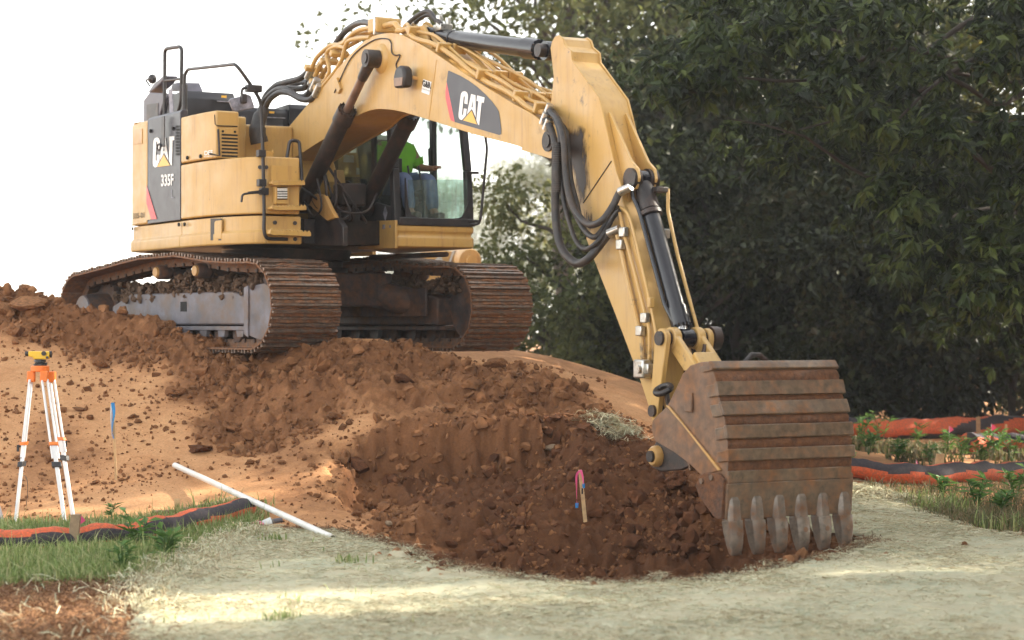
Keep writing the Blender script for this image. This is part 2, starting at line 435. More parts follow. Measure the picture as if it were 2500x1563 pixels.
M['bark'] = plain('bark', (.055, .042, .033), .9, var=.4, scale=5, bmp=.8)
M['wood'] = plain('raw stake wood', (.50, .33, .17), .75, var=.25, scale=14, bmp=.3)
M['wood_dark'] = plain('weathered stake wood', (.26, .18, .11), .85, var=.3, scale=14, bmp=.3)
M['orange_mesh'] = plain('orange sock mesh', (.62, .115, .04), .8, var=.3, scale=60, bmp=.8, dust=(.26, .09, .05), dust_amt=.75)
M['black_mesh'] = plain('black sock mesh', (.030, .025, .033), .8, var=.4, scale=60, bmp=.6, dust=(.10, .07, .06), dust_amt=.4)
M['pink'] = plain('pink plastic', (.75, .10, .28), .5, var=.15)
M['blue'] = plain('blue ribbon', (.02, .22, .55), .45, var=.15)
M['pvc'] = plain('white pipe', (.70, .70, .67), .35, var=.06, dust=(.45, .36, .26), dust_amt=.3)
M['alu'] = plain('aluminium leg', (.66, .66, .66), .35, .25, var=.06)
M['alu_dark'] = plain('grey aluminium', (.40, .38, .38), .4, .3, var=.08)
M['orange'] = plain('orange plastic', (.80, .20, .03), .4, var=.08)
M['level_yellow'] = plain('yellow instrument', (.78, .50, .03), .35, var=.06)
M['black_plastic'] = plain('black plastic', (.02, .02, .022), .4, var=.2)
M['skin'] = plain('skin', (.34, .17, .11), .55, var=.1)
M['shirt'] = plain('lime shirt', (.17, .50, .03), .8, var=.12)
M['jeans'] = plain('denim', (.12, .155, .27), .85, var=.2, scale=20)
M['boot'] = plain('boot leather', (.10, .06, .04), .7)
M['foil'] = plain('grey tube', (.10, .10, .12), .45)

# ------------------------------------------------------------------ terrain
def ctl():
    pts = []
    def p(px, py, Y): q = P(px, py, Y); pts.append((q.x, q.y, q.z))
    for x, y, z in [(-8, 8, 0), (0, 7, 0), (8, 8, 0), (-4, 12, 0), (0, 12, 0), (4, 12, 0), (-5, 15.5, 0), (-2, 15.5, 0), (8, 14, 0), (8, 20, 0), (-7, 18, 0), (-4.2, 18.6, .0),
                    (-2.4, 17.6, .02), (3.5, 19.5, 0), (5, 23, 0), (11, 24, .0), (4, 16, 0), (3, 14, 0),
                    (-3, 30, 1.45), (-9, 30, 1.5), (-3, 45, 1.0), (-10, 45, 1.2), (-11, 24, 1.95), (-10, 20, .3), (12, 32, .1), (12, 45, .1), (4, 48, .1), (9, 38, .05),
                    (-3.4, 24.2, 1.48), (-1.2, 25.4, 1.48), (-2.2, 26.5, 1.48), (-5, 27, 1.5), (-2.7, 22.2, 1.42), (-.6, 23.2, 1.40), (-2.0, 21.7, 1.33), (.1, 22.2, 1.3)]:
        pts.append((x, y, z))
    for a in [(0, 1180, 20), (270, 1172, 20), (100, 1000, 21.6), (450, 1000, 21.5), (100, 905, 22.7), (100, 820, 23.7), (0, 770, 24.2), (-150, 800, 24),
              (700, 1020, 21.2), (700, 1130, 20.2), (900, 1130, 20), (900, 1250, 18.9), (700, 1250, 18.9), (560, 1180, 19.7), (300, 960, 22.0), (450, 900, 22.5),
              (850, 865, 22.9), (1000, 872, 22.6), (1300, 890, 22.6), (900, 965, 21.2), (1200, 965, 21.2), (1330, 940, 21.8), (650, 930, 22.0),
              (1000, 1034, 20.55), (1000, 1014, 21.0), (1180, 1012, 20.9), (1130, 1105, 19.75), (1300, 1150, 19.2), (1425, 1268, 18.6), (1300, 1300, 18.2), (1400, 1385, 17.5), (1200, 1340, 17.8), (1700, 1335, 17.3), (1600, 1405, 16.8),
              (1100, 1382, 15.6), (1400, 1430, 14.35), (1700, 1416, 14.7), (1000, 1335, 16.8), (2080, 1350, 16.4), (800, 1318, 17.3), (1900, 1390, 15.3),
              (1500, 1050, 20.5), (1600, 1160, 19.5), (1650, 1260, 18.6), (1560, 960, 22.5), (1800, 1150, 21.5), (1850, 1080, 26),
              (2200, 1150, 26), (2300, 1065, 34), (2050, 1065, 33), (2450, 1180, 24), (2150, 1105, 29),
              (1320, 866, 28), (1560, 940, 30), (1400, 940, 26), (1720, 1005, 31), (1500, 1000, 24.5)]:
        p(*a)
    q = np.array(pts); return q
CT = ctl()
def _tps(r): return np.where(r > 1e-9, r * r * np.log(np.maximum(r, 1e-9)), 0)
def _fit():
    n = len(CT); d = np.hypot(CT[:, None, 0] - CT[None, :, 0], CT[:, None, 1] - CT[None, :, 1])
    K = _tps(d) + np.eye(n) * .15; Pm = np.c_[np.ones(n), CT[:, :2]]
    A = np.zeros((n + 3, n + 3)); A[:n, :n] = K; A[:n, n:] = Pm; A[n:, :n] = Pm.T
    return np.linalg.solve(A, np.r_[CT[:, 2], 0, 0, 0])
TW = _fit()
def base_h(x, y):
    sh = np.shape(x); x = np.ravel(x).astype(float); y = np.ravel(y).astype(float)
    z = np.full(len(x), TW[-3]) + TW[-2] * x + TW[-1] * y
    for i in range(len(CT)): z += TW[i] * _tps(np.hypot(x - CT[i, 0], y - CT[i, 1]))
    far = sstep(0, 1, np.maximum.reduce([(np.abs(x) - 11) / 10, (y - 44) / 14, (9 - y) / 5]))
    return (z * (1 - far) + .05 * far).reshape(sh)
def gpoly(pix, z=0.0): return [tuple(PZ(a, b, z)[:2]) for a, b in pix]
# the straw blanket: its dug edge, right edge by the weeds and left edge by the mulch
LIP = gpoly([(640, 1296), (720, 1308), (820, 1306), (930, 1328), (1000, 1345), (1060, 1374), (1130, 1394), (1250, 1424), (1400, 1434), (1560, 1426), (1700, 1418), (1850, 1396), (1960, 1372), (2090, 1346), (2125, 1325)])
BL_R = [(2.75, 17.5), (2.35, 18.3), (1.95, 19.2), (2.2, 20.4), (2.7, 21.7)] + gpoly([(2150, 1202), (2255, 1238), (2330, 1275), (2420, 1300), (2560, 1318), (2900, 1345)])
BL_L = gpoly([(290, 1700), (318, 1563), (335, 1480), (345, 1430), (400, 1400), (440, 1352), (500, 1330), (560, 1312)])
BLANKET = LIP + BL_R + [(9, 9.5), (-1.9, 9.5)] + BL_L
PITP = [(q[0], q[1]) for q in LIP[3:]] + [(3.0, 18.3), (2.2, 19.4), (.6, 20.0), (-.8, 19.4), (-1.4, 18.2)]
WIND = [tuple(P(a, b, Y)[:2]) for a, b, Y in [(-200, 760, 24.4), (0, 742, 24.35), (110, 775, 24.1), (220, 775, 24.0), (330, 780, 23.65), (450, 785, 23.15), (540, 830, 22.65), (620, 858, 22.1), (720, 880, 21.6)]]
MOUND = [tuple(P(a, b, Y)[:2]) for a, b, Y in [(730, 890, 21.6), (850, 870, 21.9), (980, 870, 21.9), (1080, 900, 21.6), (1180, 915, 21.5), (1280, 930, 21.4), (1350, 970, 21.0), (1440, 1010, 20.7)]]
def rough_mask(x, y):
    """1 where the soil lies loose and cloddy"""
    d1 = poly_dist(x, y, WIND, False); d2 = poly_dist(x, y, MOUND, False)
    m = np.maximum(1 - sstep(.42, .95, d1 + .5 * fbm(x, y, 1.3, 3, 5)), 1 - sstep(.6, 1.15, d2 + .6 * fbm(x, y, 1.1, 3, 9)))
    pit = [tuple(P(a, b, Y)[:2]) for a, b, Y in [(870, 1060, 20.4), (980, 1040, 20.6), (1200, 1020, 20.7), (1400, 1000, 21), (1560, 980, 21), (1750, 1150, 20), (1800, 1250, 18.7)]] + [(3.2, 17.8), (2.6, 15.8)] + [(q[0], q[1]) for q in LIP[12:2:-1]] + [tuple(P(a, b, Y)[:2]) for a, b, Y in [(985, 1250, 18.9), (930, 1130, 19.9)]]
    dp = poly_dist(x, y, pit); ins = in_poly(x, y, pit)
    m = np.maximum(m, np.where(ins, 1.0, 1 - sstep(0, .45, dp + .5 * fbm(x, y, 2.0, 3, 3))))
    return m, np.where(ins, sstep(0, .6, dp), 0.0)
def height(x, y, detail=True):
    x = np.asarray(x, float); y = np.asarray(y, float)
    z = base_h(x, y)
    near = (np.abs(x + 1) < 9) & (y > 13) & (y < 27)
    zz = np.zeros_like(z); xs, ys = x[near], y[near]
    if xs.size:
        rm, pit = rough_mask(xs, ys)
        dl = poly_dist(xs, ys, PITP); inp = in_poly(xs, ys, PITP)
        a = np.where(inp, -.30 * sstep(0.02, .30, dl) * (1 - sstep(17.2, 18.8, ys)), 0)          # the dug face below the blanket edge
        dw = poly_dist(xs, ys, WIND, False); a = a + (.06 + .28 * (1 - sstep(-3.75, -2.95, xs))) * np.exp(-(dw / .45) ** 2)                # windrow in front of the track
        # scoop dug into the bank: a steep back wall, its floor running out towards the camera
        wv = .34 * fbm(xs, ys * .4, 1.7, 5, 15, .6) + .12 * fbm(xs, ys, 7, 3, 16)
        a = a - .42 * (1 - sstep(20.34, 20.52, ys + .7 * wv)) * sstep(18.5, 20.1, ys) * sstep(-1.9, -1.2, xs + 1.4 * wv) * (1 - sstep(.25, .75, xs))
        for hx, hy, hr, hd in [(*P(1640, 1330, 17.3)[:2], .6, .14)]:
            a = a - hd * np.exp(-((xs - hx) ** 2 + ((ys - hy) * 1.2) ** 2) / hr ** 2)
        if detail:
            lum = fbm(xs, ys, 2.2, 5, 21, .55); rid = 1 - 2 * np.abs(fbm(xs, ys, 5.5, 4, 33, .6))
            a = a + rm * (.15 * lum + .07 * rid + .10 * np.abs(fbm(xs, ys, 10, 3, 41)) + .05 * fbm(xs, ys, 22, 2, 43) - .08)
            # earth squeezed up between and in front of the tracks
            for ex_, ey_, er_, ea_ in [(*P(900, 850, 22.9)[:2], .5, .16), (*P(1000, 860, 22.6)[:2], .35, .12), (*P(820, 860, 22.4)[:2], .3, .10)]:
                a = a + ea_ * np.exp(-((xs - ex_) ** 2 + (ys - ey_) ** 2) / er_ ** 2)
            a = a + (1 - rm) * (.020 * fbm(xs, ys, 1.6, 5, 51) + .004 * fbm(xs, ys, 18, 3, 61))
            # scrape marks left by the dozer on the graded slope
            a = a + (1 - rm) * .012 * vnoise(xs * .5 + ys * .2, (ys - xs * .35) * 7, 71)
        zz[near] = a
    return z + zz
def axis(segs):
    out = [segs[0][0]]
    for a, b, st in segs:
        n = max(1, int(round((b - a) / st))); out += list(np.linspace(a, b, n + 1)[1:])
    return np.array(out)
gx = axis([(-140, -60, 20), (-60, -16, 4), (-16, -7, .35), (-7, 4.2, .026), (4.2, 9, .12), (9, 20, .6), (20, 60, 5), (60, 140, 20)])
gy = axis([(-30, 8, 2), (8, 14, .15), (14, 16.5, .035), (16.5, 24.6, .026), (24.6, 36, .12), (36, 60, .8), (60, 160, 6), (160, 440, 40)])
X, Y = np.meshgrid(gx, gy)
Z = height(X, Y)
rm = np.zeros_like(X); pit = np.zeros_like(X); nn = (np.abs(X + 1) < 9) & (Y > 13) & (Y < 27)
rm[nn], pit[nn] = rough_mask(X[nn], Y[nn])
hol = np.exp(-((X - P(1090, 1090, 19.8).x) ** 2 / .9 + (Y - 19.8) ** 2 / .35))
wet = .16 + .42 * rm + .42 * pit + .25 * hol
wet += .22 * sstep(.1, .5, fbm(X, Y, .9, 4, 81)) * (1 - rm)
wet += np.where((Y > 24.5), .12, 0)
nx, ny = len(gx), len(gy)
idx = np.arange(nx * ny).reshape(ny, nx)
faces = np.c_[idx[:-1, :-1].ravel(), idx[:-1, 1:].ravel(), idx[1:, 1:].ravel(), idx[1:, :-1].ravel()]
ground = np_mesh('ground', np.c_[X.ravel(), Y.ravel(), Z.ravel()], faces, M['soil'], True, uvcol={'wet': wet.ravel(), 'loose': rm.ravel()})
tag(ground, 'red brown soil, graded smooth on the slope and cloddy in the dig', kind='structure')
from bisect import bisect_right
def gz(x, y):
    """height of the built ground under a point"""
    i = min(max(bisect_right(gx, x) - 1, 0), nx - 2); j = min(max(bisect_right(gy, y) - 1, 0), ny - 2)
    a = (x - gx[i]) / (gx[i + 1] - gx[i]); b = (y - gy[j]) / (gy[j + 1] - gy[j])
    return float((Z[j, i] * (1 - a) + Z[j, i + 1] * a) * (1 - b) + (Z[j + 1, i] * (1 - a) + Z[j + 1, i + 1] * a) * b)
def gz_np(x, y):
    i = np.clip(np.searchsorted(gx, x, 'right') - 1, 0, nx - 2); j = np.clip(np.searchsorted(gy, y, 'right') - 1, 0, ny - 2)
    a = (x - gx[i]) / (gx[i + 1] - gx[i]); b = (y - gy[j]) / (gy[j + 1] - gy[j])
    return (Z[j, i] * (1 - a) + Z[j, i + 1] * a) * (1 - b) + (Z[j + 1, i] * (1 - a) + Z[j + 1, i + 1] * a) * b
def on_ground(px, py, y0=9.0, y1=60.0):
    """first point of the ground seen at a pixel"""
    ys = np.arange(y0, y1, .02); xs = (px - 1250) / F * ys; zs = CAMZ - (py - HY) / F * ys
    hit = np.nonzero(gz_np(xs, ys) >= zs)[0]
    k = hit[0] if len(hit) else len(ys) - 1
    return Vector((xs[k], ys[k], gz(xs[k], ys[k])))

# ================================================================== excavator
ex = empty('excavator', AX, -PHI, 'large yellow tracked excavator digging with its bucket down at the pit edge', 'excavator')
def part(name, mb, mat, parent=None, **kw): return mb.build(name, M[mat] if isinstance(mat, str) else mat, parent or ex, **kw)
def V3(u, v, w): return Vector((u, v, w))
def vpoly(pts, v): return [on_v(p, v) for p in pts]

# ---- tracks -------------------------------------------------------
def track_path():
    pts = []
    for u in np.linspace(-2.0, 2.0, 26): pts.append((u, .045))
    for a in np.linspace(-90, 90, 15)[1:]: pts.append((2.0 + .455 * math.cos(R(a)), .50 + .455 * math.sin(R(a))))
    pts += [(1.55, .965), (1.1, .99), (.75, 1.03), (.4, 1.065), (0, 1.06), (-.4, 1.055), (-.8, 1.02), (-1.3, .965), (-1.7, .925)]
    for a in np.linspace(90, 270, 15)[:-1]: pts.append((-2.0 + .425 * math.cos(R(a)), .47 + .425 * math.sin(R(a))))
    return pts
TP = track_path(); TP.append(TP[0])
seg = [0]
for a, b in zip(TP[:-1], TP[1:]): seg.append(seg[-1] + math.hypot(b[0] - a[0], b[1] - a[1]))
TLEN = seg[-1]; NSH = 54; PITCH = TLEN / NSH
def tp_at(s):
    s %= TLEN; i = int(np.searchsorted(seg, s, 'right')) - 1; i = min(i, len(TP) - 2); t = (s - seg[i]) / (seg[i + 1] - seg[i])
    return TP[i][0] + (TP[i + 1][0] - TP[i][0]) * t, TP[i][1] + (TP[i + 1][1] - TP[i][1]) * t
def shoe_mesh(seed):
    rr = random.Random(seed); mb = MB(); W = .85; L = PITCH * .97
    mb.box((0, 0, 0), (L, W, .018))
    for k, x in enumerate((-.36, 0.0, .36)):
        h = .036 if k != 1 else .028
        mb.box((x * L, 0, .009 + h / 2), (.022, W * (1 - .012 * rr.random()), h))
    # packed mud between the bars
    for x in (-.18, .18):
        n = 13; hh = [max(.002, .020 + .014 * math.sin(i * .9 + rr.random() * 3) + rr.uniform(-.012, .012)) for i in range(n)]; vs = []
        for i in range(n):
            y0 = -W / 2 + W * i / (n - 1)
            vs += [(x * L - .165 * L, y0, .009), (x * L - .06 * L, y0, .009 + hh[i]), (x * L + .06 * L, y0, .009 + hh[i] * rr.uniform(.7, 1.1)), (x * L + .165 * L, y0, .009)]
        mb.add(vs, [(4 * i + k, 4 * i + k + 1, 4 * i + k + 5, 4 * i + k + 4) for i in range(n - 1) for k in range(3)])
    for y in (-.13, .13): mb.box((.02, y, -.055), (L * 1.04, .045, .09))
    me = mb.build('track_shoe', M['track'], None, smooth=False)
    me.data.materials.append(M['grouser'])
    for p in me.data.polygons:
        if 6 <= p.index < 24: p.material_index = 1
    d = me.data; bpy.data.objects.remove(me); return d
SHOES = [shoe_mesh(i) for i in range(6)]
def build_track(side, lab):
    vc = side * 1.295
    # chain pins and bushings run inside the shoes
    tk = MB()
    for i in range(NSH):
        a = tp_at((i + .5) * PITCH); b = tp_at((i + .5) * PITCH + .01); t = Vector((b[0] - a[0], b[1] - a[1])).normalized(); nrm = Vector((t.y, -t.x))
        c = (a[0] - nrm.x * .085, a[1] - nrm.y * .085)
        tk.cyl(und((c[0], vc - .17, c[1])), und((c[0], vc + .17, c[1])), .022, n=8)
    tr = part('track', tk, 'frame_dark', label=lab, kind='stuff')
    rot_u = Matrix.Rotation(UND, 4, 'Z')
    for i in range(NSH):
        s = i * PITCH; a = tp_at(s - .02); b = tp_at(s + .02); c = tp_at(s)
        tx, tz = b[0] - a[0], b[1] - a[1]; l = math.hypot(tx, tz); tx /= l; tz /= l
        o = bpy.data.objects.new('track_shoe', SHOES[(i * 7 + (side > 0)) % 6]); col.objects.link(o); o.parent = tr
        m = Matrix(((tx, 0, tz, c[0]), (0, 1, 0, vc), (tz, 0, -tx, c[1]), (0, 0, 0, 1)))
        # outward normal is to the right of the travel direction: (tz,-tx)
        m2 = Matrix(((tx, 0, tz, c[0]), (0, -1, 0, vc), (tz, 0, -tx, c[1]), (0, 0, 0, 1)))
        o.matrix_local = rot_u @ (m2 if m.to_3x3().determinant() < 0 else m)
    return tr
track_near = build_track(-1, 'near track of mud packed triple bar shoes')
track_far = build_track(1, 'far track of mud packed shoes under the cab')

def upoly(pts, v):      # undercarriage plane: polygon of (u,w)
    return [und((u, v, w)) for u, w in pts]
def uext(dv): return und((0, dv, 0))
for side in (-1, 1):
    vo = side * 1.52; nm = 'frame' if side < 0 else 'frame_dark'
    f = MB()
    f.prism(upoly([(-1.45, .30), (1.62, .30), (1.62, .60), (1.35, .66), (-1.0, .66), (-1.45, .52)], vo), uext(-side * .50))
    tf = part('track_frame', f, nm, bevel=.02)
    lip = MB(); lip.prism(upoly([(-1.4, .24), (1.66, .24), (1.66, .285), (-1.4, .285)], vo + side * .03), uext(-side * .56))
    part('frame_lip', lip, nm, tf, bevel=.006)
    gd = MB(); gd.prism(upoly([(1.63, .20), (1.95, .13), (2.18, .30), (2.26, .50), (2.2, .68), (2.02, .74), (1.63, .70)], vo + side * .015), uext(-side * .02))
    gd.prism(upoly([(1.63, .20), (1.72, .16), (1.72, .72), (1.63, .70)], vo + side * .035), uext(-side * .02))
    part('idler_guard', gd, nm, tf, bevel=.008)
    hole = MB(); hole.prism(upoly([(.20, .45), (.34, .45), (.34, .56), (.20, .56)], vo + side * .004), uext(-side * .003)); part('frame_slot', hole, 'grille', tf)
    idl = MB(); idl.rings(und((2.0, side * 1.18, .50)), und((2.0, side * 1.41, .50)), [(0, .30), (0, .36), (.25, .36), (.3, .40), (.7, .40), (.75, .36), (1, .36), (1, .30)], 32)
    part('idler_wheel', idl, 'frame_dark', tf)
    sp = MB(); n = 44; ring = []
    for k in range(n):
        r_ = .36 if k % 2 else .31; ring.append(und((-2.0 + r_ * math.cos(2 * math.pi * k / n), side * 1.25, .47 + r_ * math.sin(2 * math.pi * k / n))))
    sp.prism(ring, uext(side * .07)); spk = part('sprocket', sp, 'frame_dark', tf)
    fd = MB(); fd.rings(und((-2.0, side * 1.0, .47)), und((-2.0, side * 1.62, .47)), [(0, .29), (.45, .29), (.5, .22), (.85, .205), (1, .19)], 28)
    part('final_drive', fd, 'frame_dark', tf, angle=30)
    cv = MB(); cv.rings(und((-2.0, side * 1.615, .47)), und((-2.0, side * 1.635, .47)), [(0, .185), (1, .18)], 28); part('drive_cover', cv, 'frame', tf)
    for u in (.62, -.28):
        cr = MB(); cr.rings(und((u, side * 1.15, .90)), und((u, side * 1.56, .90)), [(0, .08), (.55, .08), (.56, .055), (.62, .055), (.63, .082), (.95, .082), (1, .07)], 20)
        c = part('carrier_roller', cr, 'frame_dark', tf)
        hb = MB(); hb.rings(und((u, side * 1.561, .90)), und((u, side * 1.585, .90)), [(0, .062), (1, .055)], 18); part('hub_cap', hb, 'yellow_dirty', c)
    for u in np.linspace(-1.4, 1.35, 8):
        br = MB(); br.rings(und((u, side * 1.12, .20)), und((u, side * 1.47, .20)), [(0, .09), (.2, .09), (.22, .075), (.78, .075), (.8, .09), (1, .09)], 16)
        part('bottom_roller', br, 'frame_dark', tf)
        if side < 0 and u > -.6:
            lg = MB(); lg.prism(upoly([(u + .12, .17), (u + .24, .17), (u + .26, .245), (u + .10, .245)], vo + side * .02), uext(-side * .05)); part('guide_lug', lg, nm, tf)
    rgd = MB(); rgd.prism(upoly([(-1.45, .06), (1.5, .06), (1.5, .33), (-1.45, .33)], side * 1.22), uext(-side * .02)); part('roller_guard', rgd, 'frame_dark', tf)
# caked earth on the frames
def lumps(n, fn, r0, r1, seed=1):
    bm = bmesh.new(); bmesh.ops.create_icosphere(bm, subdivisions=2, radius=1); sv = np.array([v.co[:] for v in bm.verts]); sf = np.array([[q.index for q in f.verts] for f in bm.faces]); bm.free()
    rg = np.random.default_rng(seed); vs, fs = [], []
    for i in range(n):
        c, ok = fn(rg)
        if not ok: continue
        r = r0 + (r1 - r0) * rg.random() ** 2.2
        k = rg.normal(size=(4, 3)); ph = rg.random(4) * 6.3
        d = 1 + .20 * np.sin(sv @ (k[0] * 2.2) + ph[0]) + .16 * np.sin(sv @ (k[1] * 3.8) + ph[1]) + .09 * np.sin(sv @ (k[2] * 7) + ph[2]) + .06 * rg.normal(size=len(sv))
        s = rg.uniform(.65, 1.25, 3); q = sv * d[:, None]
        for _ in range(5):
            n_ = rg.normal(size=3); n_ /= np.linalg.norm(n_); q = q - np.maximum(0, q @ n_ - rg.uniform(.35, .8))[:, None] * n_
        vs.append(q * s * r + np.array(c)); fs.append(sf + (len(vs) - 1) * len(sv))
    return np.concatenate(vs), np.concatenate(fs)
def mud_fn(side):
    def fn(rg):
        u = rg.uniform(-1.5, 1.85); v = side * rg.uniform(1.05, 1.52); top = .66 + .14 * max(0, math.sin(u * 2.1 + 1)) + .06 * rg.random()
        if u > 1.35: top = .78
        w = rg.uniform(.58, top) if abs(v) > 1.4 else rg.uniform(.66, top + .08)
        return und((u, v, w)), True
    return fn
for side in (-1, 1):
    v_, f_ = lumps(1500, mud_fn(side), .018, .058, 5 + side)
    o = np_mesh('caked_mud', v_, f_, M['mud'], False, ex); o['kind'] = 'stuff'
# car body between the tracks
cb = MB()
cb.prism([und(p) for p in [(-.95, -.85, .52), (.95, -.85, .52), (.95, .85, .52), (-.95, .85, .52)]], (0, 0, .38))
for su in (-1, 1):
    for sv_ in (-1, 1):
        a = und((su * .75, sv_ * .7, .68)); b = und((su * 1.25, sv_ * 1.12, .52)); cb.cyl(a, b, .17, .16, 12)
part('car_body', cb, 'frame_dark', bevel=.02)
pl = MB(); pl.prism(upoly([(-1.1, .40), (1.55, .40), (1.55, .72), (-1.1, .72)], .90), uext(.03)); part('inner_frame_plate', pl, 'frame_dark', bevel=.01)
pb = MB(); pb.tube([und((-1.1, .885, .735)), und((1.0, .885, .735))], .018, 8); part('grease_pipe', pb, 'dull_rod')
sr = MB(); sr.rings((0, 0, .86), (0, 0, 1.17), [(0, .72), (.35, .72), (.36, .66), (.6, .66), (.61, .74), (1, .76)], 48); part('slew_ring', sr, 'grease')

# ---- house --------------------------------------------------------
def outline():
    pts = []
    for a in np.linspace(120, 232, 40): pts.append((1.9 * math.cos(R(a)), 1.9 * math.sin(R(a))))
    for t in np.linspace(0, 1, 30)[1:]: pts.append((-1.17 + t * 1.97, -1.497 - .003 * t))
    for q in smooth_path([(.8, -1.5, 0), (1.15, -1.478, 0), (1.45, -1.425, 0), (1.72, -1.345, 0), (1.90, -1.25, 0)], 8)[1:]: pts.append((q.x, q.y))
    for q in smooth_path([(1.90, -1.25, 0), (1.96, -1.20, 0), (2.0, -1.13, 0)], 4)[1:]: pts.append((q.x, q.y))
    for t in np.linspace(0, 1, 12)[1:]: pts.append((2.0 + .045 * t, -1.13 + .40 * t))
    return np.array(pts)
OL = outline()
tg = np.gradient(OL, axis=0); tg /= np.linalg.norm(tg, axis=1)[:, None]
ONRM = np.c_[tg[:, 1], -tg[:, 0]]
if np.mean(np.sum(ONRM * OL, axis=1)) < 0: ONRM = -ONRM
OPX = np.array([mproj((u, v, 1.6))[0] for u, v in OL])
k0 = int(np.argmin(OPX))
def ol_at(px, off=0.0):
    """outline point that shows at photo column px (right hand side of the house)"""
    xs = OPX[k0:]; i = int(np.clip(np.searchsorted(xs, px) - 1, 0, len(xs) - 2)); t = np.clip((px - xs[i]) / (xs[i + 1] - xs[i]), 0, 1)
    p = OL[k0 + i] * (1 - t) + OL[k0 + i + 1] * t; n = ONRM[k0 + i] * (1 - t) + ONRM[k0 + i + 1] * t
    return p + n * off, k0 + i + t
def on_ol(pt, off=.004):
    (u, v), _ = ol_at(pt[0], off); q = m2w((u, v, 0)); z = CAMZ - (pt[1] - HY) / F * q.y
    return Vector((u, v, z - AX.z))
def ol_range(ta, tb, off=0.0):
    ks = [ta] + [k for k in range(int(math.ceil(ta + 1e-6)), int(math.floor(tb - 1e-6)) + 1)] + [tb]; out = []
    for k in ks:
        i = min(int(k), len(OL) - 2); t = k - i; p = OL[i] * (1 - t) + OL[i + 1] * t; n = ONRM[i] * (1 - t) + ONRM[i + 1] * t
        out.append(p + n * off)
    return out
def sweep(ta, tb, prof):
    """prof: closed loop of (outward offset, height)"""
    mb = MB(); cols = [ol_range(ta, tb, o) for o, w in prof]; n = len(cols[0]); m = len(prof); vs = []
    for i in range(n):
        for j in range(m): vs.append((cols[j][i][0], cols[j][i][1], prof[j][1]))
    fs = [(i * m + j, i * m + (j + 1) % m, (i + 1) * m + (j + 1) % m, (i + 1) * m + j) for i in range(n - 1) for j in range(m)]
    fs += [tuple(range(m))[::-1], tuple(range((n - 1) * m, n * m))]
    return mb.add(vs, fs)
T0, TEND = 0.0, len(OL) - 1.0
t357 = ol_at(357)[1]; t437 = ol_at(438)[1]; t640 = ol_at(648)[1]; t525 = ol_at(526)[1]
g = .012
def band(ta, tb): return sweep(ta, tb, [(-.10, 1.165), (-.012, 1.165), (0, 1.18), (0, 1.285), (-.03, 1.315), (-.03, 1.465), (-.10, 1.465)])
part('lower_skirt', band(T0, t437 - .12), 'yellow', bevel=.008, label='rear section of the lower yellow skirt')
part('lower_skirt', band(t437 + .12, t640 + .2), 'yellow', bevel=.008)
part('lower_skirt', band(t640 + .3, TEND), 'yellow', bevel=.008)
cw = part('counterweight', sweep(T0, t357 - .1, [(-.5, 1.48), (-.012, 1.48), (-.012, 2.66), (-.05, 2.70), (-.5, 2.70)]), 'yellow', bevel=.02)
bp = part('side_panel', sweep(t357 + .1, t437 - .1, [(-.10, 1.48), (-.012, 1.48), (-.012, 2.69), (-.04, 2.72), (-.10, 2.72)]), 'decal_dark', bevel=.012, label='charcoal side panel with white lettering')
def boxprism(ta, tb, extra, w0, w1, off=-.012):
    pts = [(p[0], p[1]) for p in ol_range(ta, tb, off)] + extra
    return MB().prism([(u, v, w0) for u, v in pts], (0, 0, w1 - w0))
mainbox = part('tool_box', boxprism(t437 + .12, TEND - .5, [(.45, -.73)], 1.485, 2.095), 'yellow', bevel=.022, seg=3)
inner = MB(); inner.prism([(u, v, 1.2) for u, v in [(-1.2, 1.35), (-1.72, .3), (-1.72, -.3), (-1.1, -1.38), (1.0, -1.38), (1.7, -1.2), (1.9, -.76), (1.5, -.45), (1.5, .46), (.9, 1.3)]], (0, 0, .27)); part('swing_frame', inner, 'grease')
defbox = part('fluid_box', boxprism(t437 + .12, t525, [(1.36, -1.17), (.5, -1.10)], 2.112, 2.63), 'yellow', bevel=.03, seg=3)
core = MB(); core.prism([(u, v, 1.47) for u, v in [(-1.15, 1.38), (-1.7, .4), (-1.7, -.4), (-1.1, -1.35), (.1, -1.35), (.1, .35), (0, 1.38)]], (0, 0, 1.0)); part('engine_bay', core, 'yellow', bevel=.02)
tank = MB(); tank.box((.42, -.70, 2.02), (.75, .86, 1.07)); part('tank', tank, 'yellow', bevel=.03, seg=3)
tk2 = MB(); tk2.box((.62, -1.0, 2.30), (.5, .25, .66)); part('tank_step', tk2, 'yellow', bevel=.02)
st = MB(); st.prism([on_ol(z1(*q), -.25) for q in [(890, 855), (930, 820), (1000, 805), (1000, 835), (940, 858)]], (-.02, .12, 0)); part('grab_bracket', st, 'yellow', bevel=.004)
# lid seam, louvres, latch on the fluid box front
fu = 1.363
lv = MB()
for k in range(7):
    y = 700 + 25 * k
    a = on_u(z1(728, y), fu); b = on_u(z1(838, y + 3), fu); lv.box((a + b) / 2, (.012, (b - a).length, .022))
part('louvre', lv, 'grille', defbox, kind='stuff')
lf = MB(); lf.prism([on_u(z1(*q), fu + .012) for q in [(722, 655), (842, 650), (850, 862), (726, 855)]], (-.01, 0, 0)); part('louvre_plate', lf, 'yellow', defbox, bevel=.004)
lv2 = MB()
for k in range(7):
    y = 698 + 24 * k
    a = on_u(z1(730, y), fu + .012); b = on_u(z1(840, y + 3), fu + .012); lv2.box((a + b) / 2, (.006, (b - a).length, .020))
for q in [(738, 674), (820, 678)]: c = on_u(z1(*q), fu + .012); lv2.cyl(c, c + V3(.01, 0, 0), .013, n=10)
part('vent_slot', lv2, 'grille', defbox, kind='stuff')
